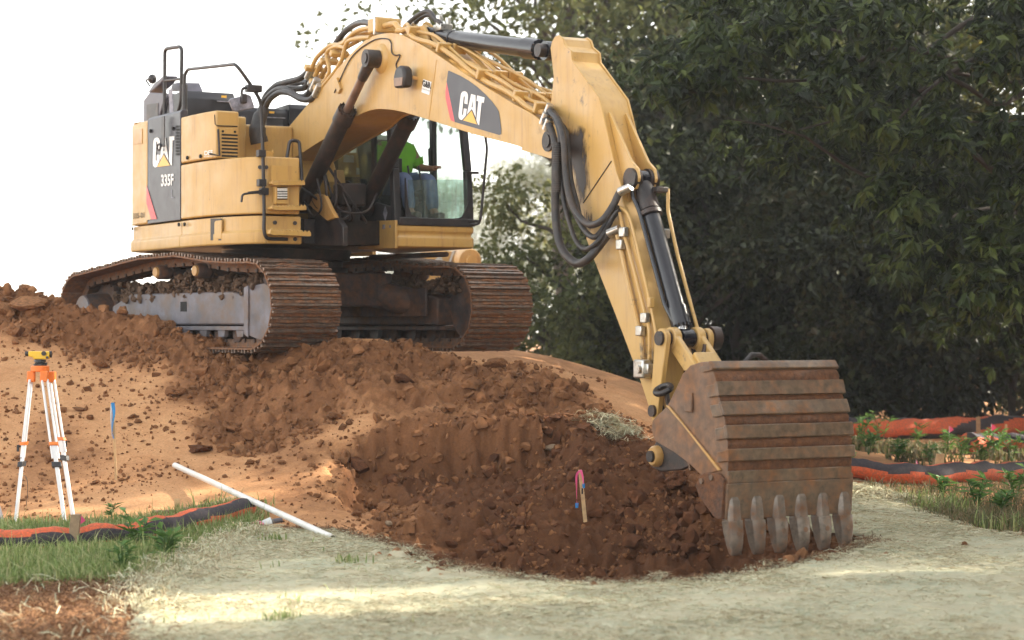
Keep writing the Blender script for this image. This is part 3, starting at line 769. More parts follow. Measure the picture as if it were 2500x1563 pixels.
lt = MB(); lt.tube([on_u(z1(706, 660), fu + .03), on_u(z1(716, 840), fu + .03), on_ol(z1(660, 828), .02)], .012, 8); part('latch', lt, 'black', defbox)
sm = MB(); sm.tube([on_u(z1(682, 560), fu + .006), on_u(z1(686, 625), fu + .006), on_u(z1(700, 636), fu + .006), on_u(z1(838, 640), fu + .006)], .006, 6); part('lid_seam', sm, 'grille', defbox)
for nm, q, par, mt in [('bolt_hole', (495, 855), defbox, 'grille'), ('bolt_hole', (585, 845), defbox, 'grille'), ('bolt_hole', (120, 1340), cw, 'grille'), ('bolt_hole', (438, 1312), cw, 'grille'), ('bolt_hole', (477, 1310), mainbox, 'grille'),
                       ('bolt_hole', (243, 672), bp, 'grille'), ('bolt_hole', (398, 655), bp, 'grille'), ('bolt', (993, 920), mainbox, 'grease'), ('bolt', (1036, 920), mainbox, 'grease'),
                       ('bolt', (1095, 1298), mainbox, 'grease'), ('bolt', (1232, 1302), mainbox, 'grease'), ('bolt', (1233, 1412), mainbox, 'grease')]:
    (u, v), k = ol_at(z1(*q)[0]); i = min(int(k), len(OL) - 1); n = Vector((*ONRM[i], 0)); c = on_ol(z1(*q), -.008)
    part(nm, MB().cyl(c, c + n * .016, .022, n=12), mt, par)
# recessed latch pocket in the lower skirt
pk = MB(); pk.prism([on_ol(z1(*q), .0015) for q in [(655, 1270), (728, 1270), (728, 1420), (655, 1420)]], (0, .01, 0)); pko = part('pocket', pk, 'grease')
pk = MB(); pk.prism([on_ol(z1(*q), .006) for q in [(690, 1285), (730, 1280), (730, 1412), (700, 1412), (682, 1380), (682, 1300)]], (0, .02, 0)); part('pocket_latch', pk, 'yellow', pko, bevel=.008)
# square mesh window on the counterweight and the grille on the side panel
sq = MB(); sq.prism([on_ol(z1(*q), -.004) for q in [(122, 660), (183, 655), (183, 757), (122, 764)]], (.0, .012, 0)); part('vent_window', sq, 'yellow_dirty', cw)
gr = MB()
for r_ in range(10):
    for c_ in range(3):
        x = 414 + 9.5 * c_; y = 634 + 21 * r_
        gr.add([on_ol(z1(*q), -.004) for q in [(x, y), (x + 7, y - 1), (x + 7, y + 15), (x, y + 16)]], [(0, 1, 2, 3)])
part('grille', gr, 'grille', bp, kind='stuff', recalc=False)
# decals
zA = zoomer(340, 300, 120 / 698); zB = zoomer(1080, 160, 160 / 1512)
CATA = dict(C=[(283, 390), (285, 270), (275, 225), (245, 208), (210, 220), (192, 260), (183, 560), (188, 610), (215, 635), (240, 628), (280, 540), (283, 455), (240, 452), (238, 530), (228, 545), (225, 520), (232, 280), (238, 262), (246, 270), (245, 385)],
            A=[(322, 215), (362, 208), (402, 500), (400, 530), (345, 425), (290, 530), (286, 500)], T=[(415, 195), (490, 190), (488, 245), (465, 250), (455, 605), (440, 605), (412, 540), (420, 250), (415, 250)], Y=[(343, 450), (430, 605), (248, 627)], H=[(343, 300), (352, 395), (330, 400)],
            R=[(92, 875), (240, 1365), (160, 1372), (92, 1140)], S=[(92, 1140), (160, 1372), (86, 1385)])
CATB = dict(C=[(578, 895), (590, 740), (590, 690), (575, 630), (540, 598), (500, 592), (460, 605), (432, 645), (420, 700), (372, 1120), (375, 1190), (400, 1240), (440, 1258), (465, 1245), (545, 1150), (562, 1000), (495, 990), (478, 1120), (468, 1145), (452, 1140), (452, 1110), (490, 730), (500, 710), (515, 715), (518, 740), (505, 875)],
            A=[(663, 655), (765, 685), (768, 900), (768, 1200), (700, 1040), (677, 1005), (565, 1135), (600, 950)], T=[(803, 688), (975, 738), (955, 865), (905, 850), (850, 1375), (822, 1368), (783, 1265), (830, 825), (785, 815)], Y=[(675, 1040), (800, 1360), (475, 1265)], H=[(705, 800), (697, 965), (672, 960)])
def decal(name, polys, mp, mat, parent):
    mb = MB()
    for p in polys: mb.add([mp(q) for q in p], [tuple(range(len(p)))])
    return part(name, mb, mat, parent, smooth=False)
dA = lambda off: (lambda q: on_ol(zA(*q), off))
decal('logo_letter', [CATA['C']], dA(-.006), 'white', bp); decal('logo_letter', [CATA['A']], dA(-.006), 'white', bp); decal('logo_letter', [CATA['T']], dA(-.006), 'white', bp)
decal('logo_triangle', [CATA['Y']], dA(-.003), 'decal_yellow', bp); decal('logo_counter', [CATA['H']], dA(-.004), 'decal_dark', bp)
decal('red_stripe', [CATA['R']], dA(-.006), 'red', bp); decal('corner_patch', [CATA['S']], dA(-.006), 'yellow', bp)
def text_part(name, s, mp, box, mat, parent, weight=.0):
    """flat lettering: box = (x0, y0, x1, y1) in the mapped coordinates"""
    cu = bpy.data.curves.new(name, 'FONT'); cu.body = s; cu.offset = weight; cu.resolution_u = 3
    t = bpy.data.objects.new(name, cu); col.objects.link(t); dg = bpy.context.evaluated_depsgraph_get(); me = t.evaluated_get(dg).to_mesh()
    vs = np.array([v.co[:] for v in me.vertices]); fs = [tuple(p.vertices) for p in me.polygons]
    lo, hi = vs.min(0), vs.max(0); x0, y0, x1, y1 = box[:4]; sh = (box[4] if len(box) > 4 else 0)
    mb = MB(); pts = []
    for v in vs:
        a = (v[0] - lo[0]) / (hi[0] - lo[0]); b = (v[1] - lo[1]) / (hi[1] - lo[1]); pts.append(mp((x0 + a * (x1 - x0), y1 + b * (y0 - y1) + sh * a)))
    mb.add(pts, fs); bpy.data.objects.remove(t); bpy.data.curves.remove(cu)
    return part(name, mb, mat, parent, smooth=False)
text_part('model_number', '335F', dA(-.006), (302, 735, 478, 905, -14), 'white', bp, .03)
text_part('model_letter', 'L', dA(-.006), (444, 945, 480, 1068), 'mirror_back', bp)
text_part('fleet_number', '335-01', lambda q: on_ol(z1(*q), -.006), (120, 1236, 197, 1272, -8), 'grille', cw)
text_part('fluid_lettering', 'DEF', lambda q: on_ol(z1(*q), -.006), (610, 808, 666, 838, -6), 'white', defbox, .02)
text_part('fluid_lettering', 'DIESEL EXHAUST FLUID', lambda q: on_ol(z1(*q), -.006), (608, 845, 664, 851, -4), 'white', defbox)
# front steps, lamp and grab rails on the right hand box
zC = zoomer(560, 360, 220 / 1279)
ff = 2.03
def onf(q, d=0.0): return on_u(zC(*q), ff + d)
def step(qs, dep, nm='step'):
    a = [on_u(zC(*q), ff + dep) for q in qs]; mb = MB(); mb.prism(a, (-dep, 0, 0))
    top = sorted(a, key=lambda p: -p.z)[:2]; p0, p1 = sorted(top, key=lambda p: p.y)
    for k in range(11):
        c = p0.lerp(p1, (k + .5) / 11); mb.box(c + V3(-.01, 0, .006), (.02, (p1 - p0).length / 22, .018))
    return part(nm, mb, 'yellow', mainbox, bevel=.004)
step([(600, 482), (1075, 482), (1075, 535), (640, 540), (600, 515)], .10); step([(600, 835), (1095, 835), (1095, 890), (650, 890), (600, 870)], .12); step([(580, 1170), (1160, 1205), (1160, 1262), (620, 1245), (580, 1225)], .12)
lp = MB(); lp.prism([onf(q, .06) for q in [(655, 552), (840, 552), (840, 805), (655, 800)]], (-.07, 0, 0)); lamp = part('lamp_housing', lp, 'yellow', mainbox, bevel=.005)
part('lamp_lens', MB().prism([onf(q, .063) for q in [(682, 580), (822, 580), (822, 725), (682, 725)]], (-.004, 0, 0)), 'lens', lamp, bevel=.002)
lb = MB()
for y in (562, 620, 655, 690, 728): lb.prism([onf(q, .068) for q in [(680, y), (824, y), (824, y + 12), (680, y + 12)]], (-.004, 0, 0))
part('lamp_guard', lb, 'grille', lamp, kind='stuff')
part('front_panel', MB().prism([onf(q, .006) for q in [(590, 250), (970, 268), (990, 480), (590, 480)]], (-.004, 0, 0)), 'yellow', mainbox, bevel=.002)
def pipe(name, pts, r, mat='black', rad=.06, parent=None, n=10, **kw): return part(name, MB().tube(round_path(pts, rad), r, n), mat, parent, **kw)
hr = lambda q, d=.06: on_u(z1(*q), 1.97 + d)
hb1 = pipe('handrail', [hr((1180, 1412)), hr((1035, 1408)), hr((1018, 1350)), hr((1022, 1250)), hr((1012, 800)), hr((1000, 470)), hr((940, 370)), hr((828, 214)),
               on_v(z1(500, 250), -1.33), on_v(z1(478, 285), -1.35), on_v(z1(474, 380), -1.35)], .019, rad=.09, label='long black grab rail rising beside the steps')
for a in [(1008, 1025), (1025, 1085), (1005, 825)]:
    c = hr(a); mb = MB(); mb.box(c + V3(-.02, 0, 0), (.08, .085, .075)); part('rail_clamp', mb, 'black', hb1, bevel=.006)
part('rail_post', MB().cyl(on_v(z1(478, 355), -1.35), on_v(z1(478, 600), -1.35), .032, n=12), 'black', hb1)
hk = pipe('hook_bar', [hr((1040, 1088)), hr((1000, 1092)), on_u(z1(915, 1098), 2.05), on_u(z1(872, 1105), 2.05), on_u(z1(866, 1158), 2.05)], .012, rad=.03)
part('hook_plate', MB().prism([hr(q, .08) for q in [(912, 1086), (985, 1078), (1000, 1070), (1052, 1076), (1054, 1104), (912, 1100)]], (-.012, 0, 0)), 'black', hk)
lp2 = pipe('handrail', [on_v(z1(340, 610), -1.30), on_v(z1(342, 125), -1.30), on_v(z1(355, 108), -1.30), on_v(z1(445, 95), -1.30), on_v(z1(458, 112), -1.30), on_v(z1(452, 480), -1.30), on_v(z1(415, 590), -1.30)], .022, rad=.07, label='tall narrow hoop rail above the charcoal panel')
pipe('rail_rung', [on_v(z1(342, 328), -1.30), on_v(z1(455, 315), -1.30)], .016, parent=lp2)
part('rail_strap', MB().prism([on_v(z1(*q), -1.29) for q in [(366, 385), (388, 385), (400, 560), (376, 570)]], (0, .01, 0)), 'mirror_back', lp2)
part('hanging_strap', MB().prism([on_ol(z1(*q), .05) for q in [(347, 572), (366, 570), (365, 780), (342, 780)]], (0, .012, 0)), 'black', bp, bevel=.003)
rg_ = MB(); c0 = on_ol(z1(335, 783), .06)
rg_.tube([c0 + V3(.055 * math.cos(a), -.0, .035 * math.sin(a)) for a in np.linspace(0, 6.2832, 16)], .012, 6); part('strap_ring', rg_, 'black', bp)
pipe('grab_loop', [on_u(z1(1175, 872), 1.75), on_u(z1(1196, 735), 1.75), on_u(z1(1262, 740), 1.75), on_u(z1(1280, 1015), 2.05)], .019, rad=.05, label='short black hoop beside the boom')
# mirrors
mi = on_u(z1(870, 478), 1.95)
q = MB(); q.prism([on_u(z1(*p), 2.02) for p in [(790, 450), (905, 422), (930, 428), (956, 505), (950, 515), (830, 538), (808, 528), (782, 465)]], (-.05, .01, 0)); mr = part('mirror', q, 'mirror_back', bevel=.02, seg=3)
pipe('mirror_arm', [on_u(z1(880, 455), 2.04), on_u(z1(864, 415), 2.04), on_u(z1(875, 378), 2.04), on_u(z1(960, 372), 2.03)], .015, rad=.04, parent=mr)
part('mirror_clamp', MB().box(on_u(z1(948, 382), 2.03), (.09, .17, .075)), 'black', mr, bevel=.01)
part('mirror_joint', MB().box(on_u(z1(880, 450), 2.045), (.06, .06, .1)), 'black', mr, bevel=.01)
q = MB(); q.prism([on_v(z1(*p), -1.15) for p in [(225, 405), (262, 350), (330, 292), (342, 300), (310, 348), (238, 412)]], (.03, .16, 0)); mr2 = part('mirror', q, 'grey_panel', bevel=.012)
pipe('mirror_arm', [on_v(z1(240, 365), -1.12), on_v(z1(212, 325), -1.12), on_v(z1(232, 315), -1.12), on_v(z1(262, 318), -1.12)], .010, rad=.02, parent=mr2)
part('mirror_bulb', MB().ball(on_v(z1(256, 316), -1.1), .055, 2, (1, 1, 1.1)), 'black', mr2)
# engine hood
def ublock(px0, px1, ytop, ybot, u, depth, chamfer=0.0):
    a = on_u((px0, ytop), u); b = on_u((px1, ytop), u); c = on_u((px0, ybot), u)
    prof = [V3(u, a.y, c.z), V3(u, a.y, a.z - chamfer), V3(u - chamfer * .8, a.y, a.z), V3(u - depth, a.y, a.z - .04), V3(u - depth, a.y, c.z)]
    return MB().prism(prof, (0, b.y - a.y, 0))
h1 = part('engine_hood', ublock(452, 576, 219, 300, -.25, 1.0, .09), 'hood', bevel=.012)
h2 = part('engine_hood', ublock(577, 705, 259, 318, -.24, 1.1, .05), 'hood', bevel=.012, label='lower front section of the black engine hood')
h3 = part('engine_hood', ublock(707, 830, 253, 318, -.22, 1.1, .05), 'hood', bevel=.012, label='centre section of the black engine hood behind the boom')
for h, qs in ((h1, [(730, 428), (765, 430), (763, 446), (728, 443)]), (h2, [(1058, 536), (1092, 538), (1090, 552), (1056, 550)])):
    part('hood_sticker', MB().prism([on_u(z1(*p), -.215 if h is h2 else -.225) for p in qs], (-.004, 0, 0)), 'decal_yellow', h)
for y in (468, 578): part('hood_rib', MB().tube([on_u(z1(700 if y < 500 else 1040, y), -.24), on_u(z1(800 if y < 500 else 1165, y + 6), -.24)], .008, 6), 'mirror_back', h1 if y < 500 else h2)
gb = MB(); gb.prism([on_v(z1(*p), -1.22) for p in [(195, 612), (195, 462), (235, 408), (330, 412), (332, 470), (296, 590), (300, 606)]], (.0, .55, 0)); gbo = part('intake_cowl', gb, 'grey_panel', bevel=.015)
part('intake_mesh', MB().prism([on_v(z1(*p), -1.226) for p in [(216, 490), (296, 480), (296, 592), (216, 598)]], (0, .004, 0)), 'grease', gbo, bevel=.01)
part('rain_cap', MB().prism([on_v(z1(*p), -.9) for p in [(400, 345), (425, 340), (445, 385), (450, 400), (380, 400), (385, 365)]], (.1, .25, 0)), 'grey_panel', h1, bevel=.01)

# ---- cab ----------------------------------------------------------
CV0, CV1, CU0, CU1, CW0, CW1 = .49, 1.50, .10, 1.86, 1.42, 2.93
pon = MB(); pon.prism([(u, v, 1.165) for u, v in [(.5, .46), (1.80, .46), (1.86, .50), (1.86, 1.47), (1.80, 1.51), (.2, 1.51), (.2, .9)]], (0, 0, .0001))
def pontoon():
    mb = MB(); loop = [(1.0, .485), (1.82, .485), (1.86, .52), (1.86, 1.47), (1.82, 1.505), (-.1, 1.505)]; prof = [(-.02, 1.165), (0, 1.18), (0, 1.275), (-.02, 1.30), (-.02, 1.325), (0, 1.35), (0, 1.40), (-.015, 1.415)]
    cx, cy = .8, 1.0; vs = []
    for o, w in prof:
        for u, v in loop: vs.append((u + o * (1 if u > 1.5 else 0), v + (o if v > 1 else -o) * 1.0, w))
    n = len(loop); m = len(prof); fs = [(j * n + i, j * n + (i + 1) % n, (j + 1) * n + (i + 1) % n, (j + 1) * n + i) for j in range(m - 1) for i in range(n)]
    fs += [tuple(range(n))[::-1], tuple(range((m - 1) * n, m * n))]
    return mb.add(vs, fs)
po = part('cab_base', pontoon(), 'yellow', bevel=.006)
part('cab_base_side', MB().prism([on_v(q, .478) for q in [z3(745, 1125), z3(850, 1110), z3(860, 1080), z3(1098, 1072), z3(1098, 1318), z3(770, 1330)]], (0, .03, 0)), 'yellow', po, bevel=.006)
for q, s in [((996, 1130), .05), ((1052, 1128), .028)]: c = on_v(z3(*q), .474); part('warning_sticker', MB().box(c, (s * 1.3, .002, s)), 'mirror_back', po)
for q in [(1265, 1272), (1625, 1280), (1625, 1160)]: c = on_u(z3(*q), 1.861); part('cover_plug', MB().cyl(c, c + V3(.004, 0, 0), .026, n=16), 'yellow', po)
cab = part('cab', MB().box(((CU0 + CU1) / 2, 1.0, CW0 + .02), (CU1 - CU0, 1.0, .05)), 'black', label='black framed operator cab with dirty glass')
def post(a, b, sx=.07, sy=.07, mat='black', nm='cab_post'): 
    a, b = Vector(a), Vector(b); mb = MB(); e = [V3(sx / 2, sy / 2, 0), V3(-sx / 2, sy / 2, 0), V3(-sx / 2, -sy / 2, 0), V3(sx / 2, -sy / 2, 0)]
    mb.add([a + p for p in e] + [b + p for p in e], [(3, 2, 1, 0), (4, 5, 6, 7)] + [(i, (i + 1) % 4, 4 + (i + 1) % 4, 4 + i) for i in range(4)])
    return part(nm, mb, mat, cab, bevel=.012)
FT = 1.60     # front top sits further back
post((1.80, CV0 + .045, CW0), (1.74, CV0 + .045, 2.05), .10, .085); post((1.74, CV0 + .045, 2.05), (FT, CV0 + .045, CW1), .10, .085)
post((1.82, CV1 - .05, CW0), (1.77, CV1 - .05, 2.05), .08, .085); post((1.77, CV1 - .05, 2.05), (FT, CV1 - .05, CW1), .08, .085)
post((.95, CV1 - .045, CW0), (.92, CV1 - .045, CW1), .09, .06); post((.12, CV1 - .045, CW0), (.16, CV1 - .045, CW1), .1, .08); post((.15, CV0 + .04, CW0), (.18, CV0 + .04, CW1), .1, .08)
part('cab_roof', MB().prism([V3(.05, CV0, CW1), V3(FT + .08, CV0, CW1), V3(FT + .02, CV0, CW1 + .07), V3(.1, CV0, CW1 + .08)], (0, 1.01, 0)), 'black', cab, bevel=.02)
part('cab_side_panel', MB().prism([V3(.1, CV0, CW0), V3(1.78, CV0, CW0), V3(1.76, CV0, 1.62), V3(1.3, CV0, 1.70), V3(.62, CV0, 1.98), V3(.1, CV0, 1.98)], (0, .03, 0)), 'black', cab, bevel=.01)
part('cab_rear_panel', MB().box((.13, 1.0, 1.75), (.05, .95, .62)), 'black', cab); 
part('door_panel', MB().box((1.36, CV1 - .02, 1.475), (.82, .035, .11)), 'black', cab, bevel=.01)
part('door_panel', MB().box((.5, CV1 - .02, 1.75), (.80, .035, .66)), 'black', cab, bevel=.01)
part('windscreen_sill', MB().box((1.845, 1.0, 1.455), (.06, .93, .09)), 'black', cab, bevel=.01)
part('side_window_bar', MB().prism([V3(1.26, CV0 - .002, 1.70), V3(1.34, CV0 - .002, 1.68), V3(1.34, CV0 - .002, CW1), V3(1.26, CV0 - .002, CW1)], (0, .03, 0)), 'black', cab)
part('side_window', MB().prism([V3(.18, CV0 + .012, 1.97), V3(.62, CV0 + .012, 1.97), V3(1.26, CV0 + .012, 1.70), V3(1.26, CV0 + .012, CW1), V3(.18, CV0 + .012, CW1)], (0, .006, 0)), 'glass', cab, smooth=False)
part('side_window', MB().prism([V3(1.34, CV0 + .012, 1.68), V3(1.73, CV0 + .012, 1.62), V3(1.70, CV0 + .012, 2.05), V3(FT - .02, CV0 + .012, CW1), V3(1.34, CV0 + .012, CW1)], (0, .006, 0)), 'glass', cab, smooth=False)
part('door_window', MB().prism([V3(.98, CV1 - .03, 1.53), V3(1.78, CV1 - .03, 1.53), V3(1.73, CV1 - .03, 2.05), V3(FT - .02, CV1 - .03, CW1), V3(.98, CV1 - .03, CW1)], (0, .006, 0)), 'glass', cab, smooth=False)
part('rear_door_window', MB().prism([V3(.18, CV1 - .03, 2.08), V3(.9, CV1 - .03, 2.08), V3(.9, CV1 - .03, CW1), V3(.18, CV1 - .03, CW1)], (0, .006, 0)), 'glass', cab, smooth=False)
lw = [(1210, 716), (1732, 716), (1732, 940), (1710, 1005), (1690, 1040), (1640, 1058), (1300, 1050), (1240, 1020), (1215, 950)]
def scr_u(p): return p
lowg = MB(); lowg.prism([on_u(z3(*q), 1.835) for q in lw], (-.008, 0, 0)); part('lower_windscreen', lowg, 'glass_dirty', cab, smooth=False)
cg = MB()
for tri in [[(1190, 700), (1215, 950), (1240, 1020), (1300, 1050), (1300, 1075), (1190, 1075)], [(1745, 900), (1745, 1075), (1600, 1075), (1640, 1058), (1690, 1040), (1710, 1005), (1732, 940)]]: cg.prism([on_u(z3(*q), 1.85) for q in tri], (-.03, 0, 0))
part('windscreen_gusset', cg, 'black', cab, kind='stuff')
# rail along the left front post
pipe('cab_rail', [V3(1.90, 1.56, 2.75), V3(2.0, 1.58, 2.3), on_u(z3(1848, 1060), 1.98), on_u(z3(1830, 1108), 1.95), on_u(z3(1760, 1108), 1.90)], .016, rad=.05, parent=cab)
for y in (655, 1080): c = on_u(z3(1780, y), 1.87); part('rail_bracket', MB().box(c, (.04, .14, .03)), 'black', cab, bevel=.004)
cdi = on_v(z3(1008, 1010), CV0 - .004); part('diamond_sticker', MB().prism([cdi + V3(0, 0, .085), cdi + V3(.055, 0, 0), cdi + V3(0, 0, -.085), cdi + V3(-.055, 0, 0)], (0, .003, 0)), 'mirror_back', cab)
part('cab_handle', MB().tube(round_path([V3(1.02, CV1 - .12, 2.35), V3(1.08, CV1 - .18, 2.35), V3(1.10, CV1 - .18, 2.1), V3(1.02, CV1 - .12, 2.08)], .03), .012, 8), 'black', cab)
# seat, console, papers inside
part('seat_base', MB().box((.72, 1.0, 1.72), (.52, .52, .16)), 'seat', cab, bevel=.04); part('seat_back', MB().prism([V3(.42, .76, 1.76), V3(.54, .76, 1.76), V3(.40, .76, 2.5), V3(.28, .76, 2.5)], (0, .48, 0)), 'seat', cab, bevel=.04)
part('seat_pedestal', MB().box((.7, 1.0, 1.54), (.4, .4, .22)), 'black', cab)
for v in (.66, 1.34): part('console', MB().box((.85, v, 1.80), (.45, .14, .12)), 'black', cab, bevel=.02); part('joystick', MB().cyl((1.0, v, 1.86), (1.04, v, 2.06), .022, .03, 10), 'black_plastic', cab)
for v in (.92, 1.06): part('pedal_lever', MB().tube([V3(1.45, v, 1.46), V3(1.42, v, 1.85), V3(1.32, v, 2.12)], .012, 8), 'black_plastic', cab); part('pedal', MB().box((1.5, v, 1.50), (.2, .1, .03)), 'black_plastic', cab)
part('monitor', MB().box((1.55, .62, 2.10), (.06, .2, .16)), 'black_plastic', cab, bevel=.01)
for i in range(14):
    r_ = random.Random(i); part('paper', MB().box((.22 + .02 * r_.random(), .62 + .75 * r_.random(), 2.05 + .55 * r_.random()), (.006, .12 + .1 * r_.random(), .08 + .1 * r_.random())), 'paper', cab)
# yellow upright behind the cab and boom foot brackets with hoses
part('boom_bracket', MB().prism([on_v(z3(*q), .36) for q in [(560, 640), (578, 630), (618, 925), (600, 940)]], (.0, .10, 0)), 'yellow', bevel=.006)
part('boom_bracket', MB().prism([on_v(z3(*q), -.36) for q in [(330, 930), (370, 840), (470, 850), (520, 960), (570, 1050), (500, 1080)]], (0, .05, 0)), 'yellow_dirty', bevel=.006)
fb = MB()
fb.prism([on_v(z3(*q), -.33) for q in [(330, 1240), (420, 1000), (560, 1010), (640, 1130), (640, 1300), (330, 1300)]], (0, .06, 0)); fb.prism([on_v(z3(*q), .27) for q in [(470, 1240), (560, 900), (740, 960), (760, 1300), (470, 1300)]], (0, .06, 0))
part('boom_foot_bracket', fb, 'grease', bevel=.01, kind='stuff')
vb = MB(); vb.box((1.25, .02, 1.56), (.5, .42, .28)); vb.box((1.5, .1, 1.75), (.25, .3, .25)); part('control_valve', vb, 'grease', bevel=.02)
for i in range(11):
    r_ = random.Random(40 + i); a = V3(1.2 + .35 * r_.random(), -.45 + .8 * r_.random(), 1.62 + .2 * r_.random()); d = V3(.35 + .3 * r_.random(), -.1 + .2 * r_.random(), -.2 + .1 * r_.random()); b = V3(1.5 + .3 * r_.random(), -.5 + .9 * r_.random(), 1.75 + .35 * r_.random())
    part('boom_foot_hose', MB().tube(smooth_path([a, a + V3(.25, 0, -.18), (a + b) / 2 + V3(.25, .02, -.2), b], 6), .012 + .006 * r_.random(), 8), 'grease')
part('boom_foot_pin', MB().cyl((.55, -.42, 1.92), (.55, .42, 1.92), .09, n=20), 'grease')
# belly pipe seen under the cab
part('belly_rail', MB().tube([V3(.4, .9, 1.10), V3(1.75, 1.2, 1.10)], .03, 8), 'frame_dark')

# ---- boom ---------------------------------------------------------
BV = .27
bt = [(370, 790), (440, 700), (520, 600), (600, 515), (680, 425), (770, 335), (850, 285), (920, 264), (990, 256), (1060, 264), (1130, 292), (1300, 385), (1600, 590), (1900, 775), (2080, 875), (2175, 945)]
bl = [(2120, 1197), (2015, 1165), (1990, 1135), (1650, 1045), (1350, 948), (1150, 888), (1050, 862), (960, 850), (880, 850), (810, 868), (740, 900), (690, 945), (640, 990), (461, 1092), (223, 1245)]
btop = [on_v(z2(*q), -BV) for q in bt]; blow = [on_v(z2(*q), -BV) for q in bl]
btop_s = smooth_path(btop, 5)
tipc = on_v(z2(2238, 1095), -BV); tip = [tipc + V3(.16 * math.cos(R(a)), 0, .16 * math.sin(R(a))) for a in (60, 35, 10, -15, -40, -65, -90)]
foot = [on_v(q, -BV) for q in [(722, 440), (715, 475), (695, 480), (682, 455), z2(105, 1105)]]
bpoly = btop_s + tip + smooth_path(blow, 4) + foot
def flat(poly, v): return [V3(p.x, v, p.z) for p in poly]
def shrink(poly, d):
    out = []; n = len(poly); area = sum(poly[i].x * poly[(i + 1) % n].z - poly[(i + 1) % n].x * poly[i].z for i in range(n)); s = 1 if area > 0 else -1
    for i in range(n):
        a = poly[i - 1]; b = poly[(i + 1) % n]; t = V3(b.x - a.x, 0, b.z - a.z).normalized(); out.append(poly[i] + V3(-t.z, 0, t.x) * d * s)
    return out
bc = MB(); bc.prism(flat(shrink(bpoly, .014), -.25), (0, .5, 0)); boom = part('boom', bc, 'yellow_boom', angle=30)
for sv in (-1, 1): part('boom_side_plate', MB().prism(flat(bpoly, sv * BV), (0, -sv * .022, 0)), 'yellow_boom', boom, bevel=.004, angle=30)
DV = -BV - .0035
dB = lambda d: (lambda q: on_v(zB(*q), -BV - d))
part('logo_plate', MB().add([on_v(p, DV) for p in [zB(*q) for q in [(97, 375), (130, 130), (150, 115), (200, 140), (400, 230), (600, 345), (800, 490), (1000, 670), (1150, 835), (1250, 970), (1300, 1055), (1312, 1110)]] + [z2(*q) for q in [(1858, 1000), (1858, 1040), (1845, 1050)]] + [zB(285, 1305)]], [tuple(range(16))]), 'decal_dark', boom, smooth=False)
decal('red_stripe', [[(97, 385), (70, 600), (70, 740), (170, 1200), (200, 1270), (283, 1303)]], dB(.0035), 'red', boom)
for L_ in 'CAT': decal('logo_letter', [CATB[L_]], dB(.006), 'white', boom)
decal('logo_triangle', [CATB['Y']], dB(.0075), 'decal_yellow', boom); decal('logo_counter', [CATB['H']], dB(.0085), 'decal_dark', boom)
zD = zoomer(720, 20, 400 / 1951)
part('dealer_plate', MB().add([on_v(zD(*q), DV) for q in [(1528, 845), (1626, 878), (1600, 1035), (1505, 1000)]], [(0, 1, 2, 3)]), 'white', boom, smooth=False)
dD = lambda q: on_v(zD(*q), -BV - .006)
text_part('dealer_lettering', 'G&R', dD, (1518, 850, 1618, 930, 34), 'grille', boom, .04); text_part('dealer_lettering', 'GRADING SITE WORK', dD, (1516, 950, 1606, 965, 30), 'grille', boom)
# boom weld line and wiring
part('weld_seam', MB().tube([on_v(z2(1355, 465), -BV - .001), on_v(z2(1295, 925), -BV - .001)], .004, 5), 'yellow', boom)
wire = [(560, 720), (690, 450), (850, 320), (960, 300), (1000, 330), (1005, 400), (1030, 430), (1070, 430), (1040, 500), (1058, 552)]
part('lamp_wire', MB().tube(smooth_path([on_v(z2(*q), -BV - .01) for q in wire], 6), .007, 6), 'grease', boom)
wl = MB(); c = on_v(z2(1058, 600), -BV - .16)
wl.prism([c + V3(-.12, 0, -.10), c + V3(.10, 0, -.11), c + V3(.125, 0, .0), c + V3(.10, 0, .09), c + V3(.02, 0, .125), c + V3(-.08, 0, .10), c + V3(-.125, 0, .02)], (0, .11, 0)); wlo = part('work_lamp', wl, 'black', boom, bevel=.03, seg=3)
part('lamp_lens', MB().prism([c + V3(-.09, -.004, -.085), c + V3(.085, -.004, -.09), c + V3(.10, -.004, -.01), c + V3(-.10, -.004, 0)], (0, .004, 0)), 'dull_rod', wlo)
part('lamp_bracket', MB().tube([c + V3(.08, .08, .0), c + V3(.12, .18, -.02)], .02, 8), 'yellow_dirty', wlo)
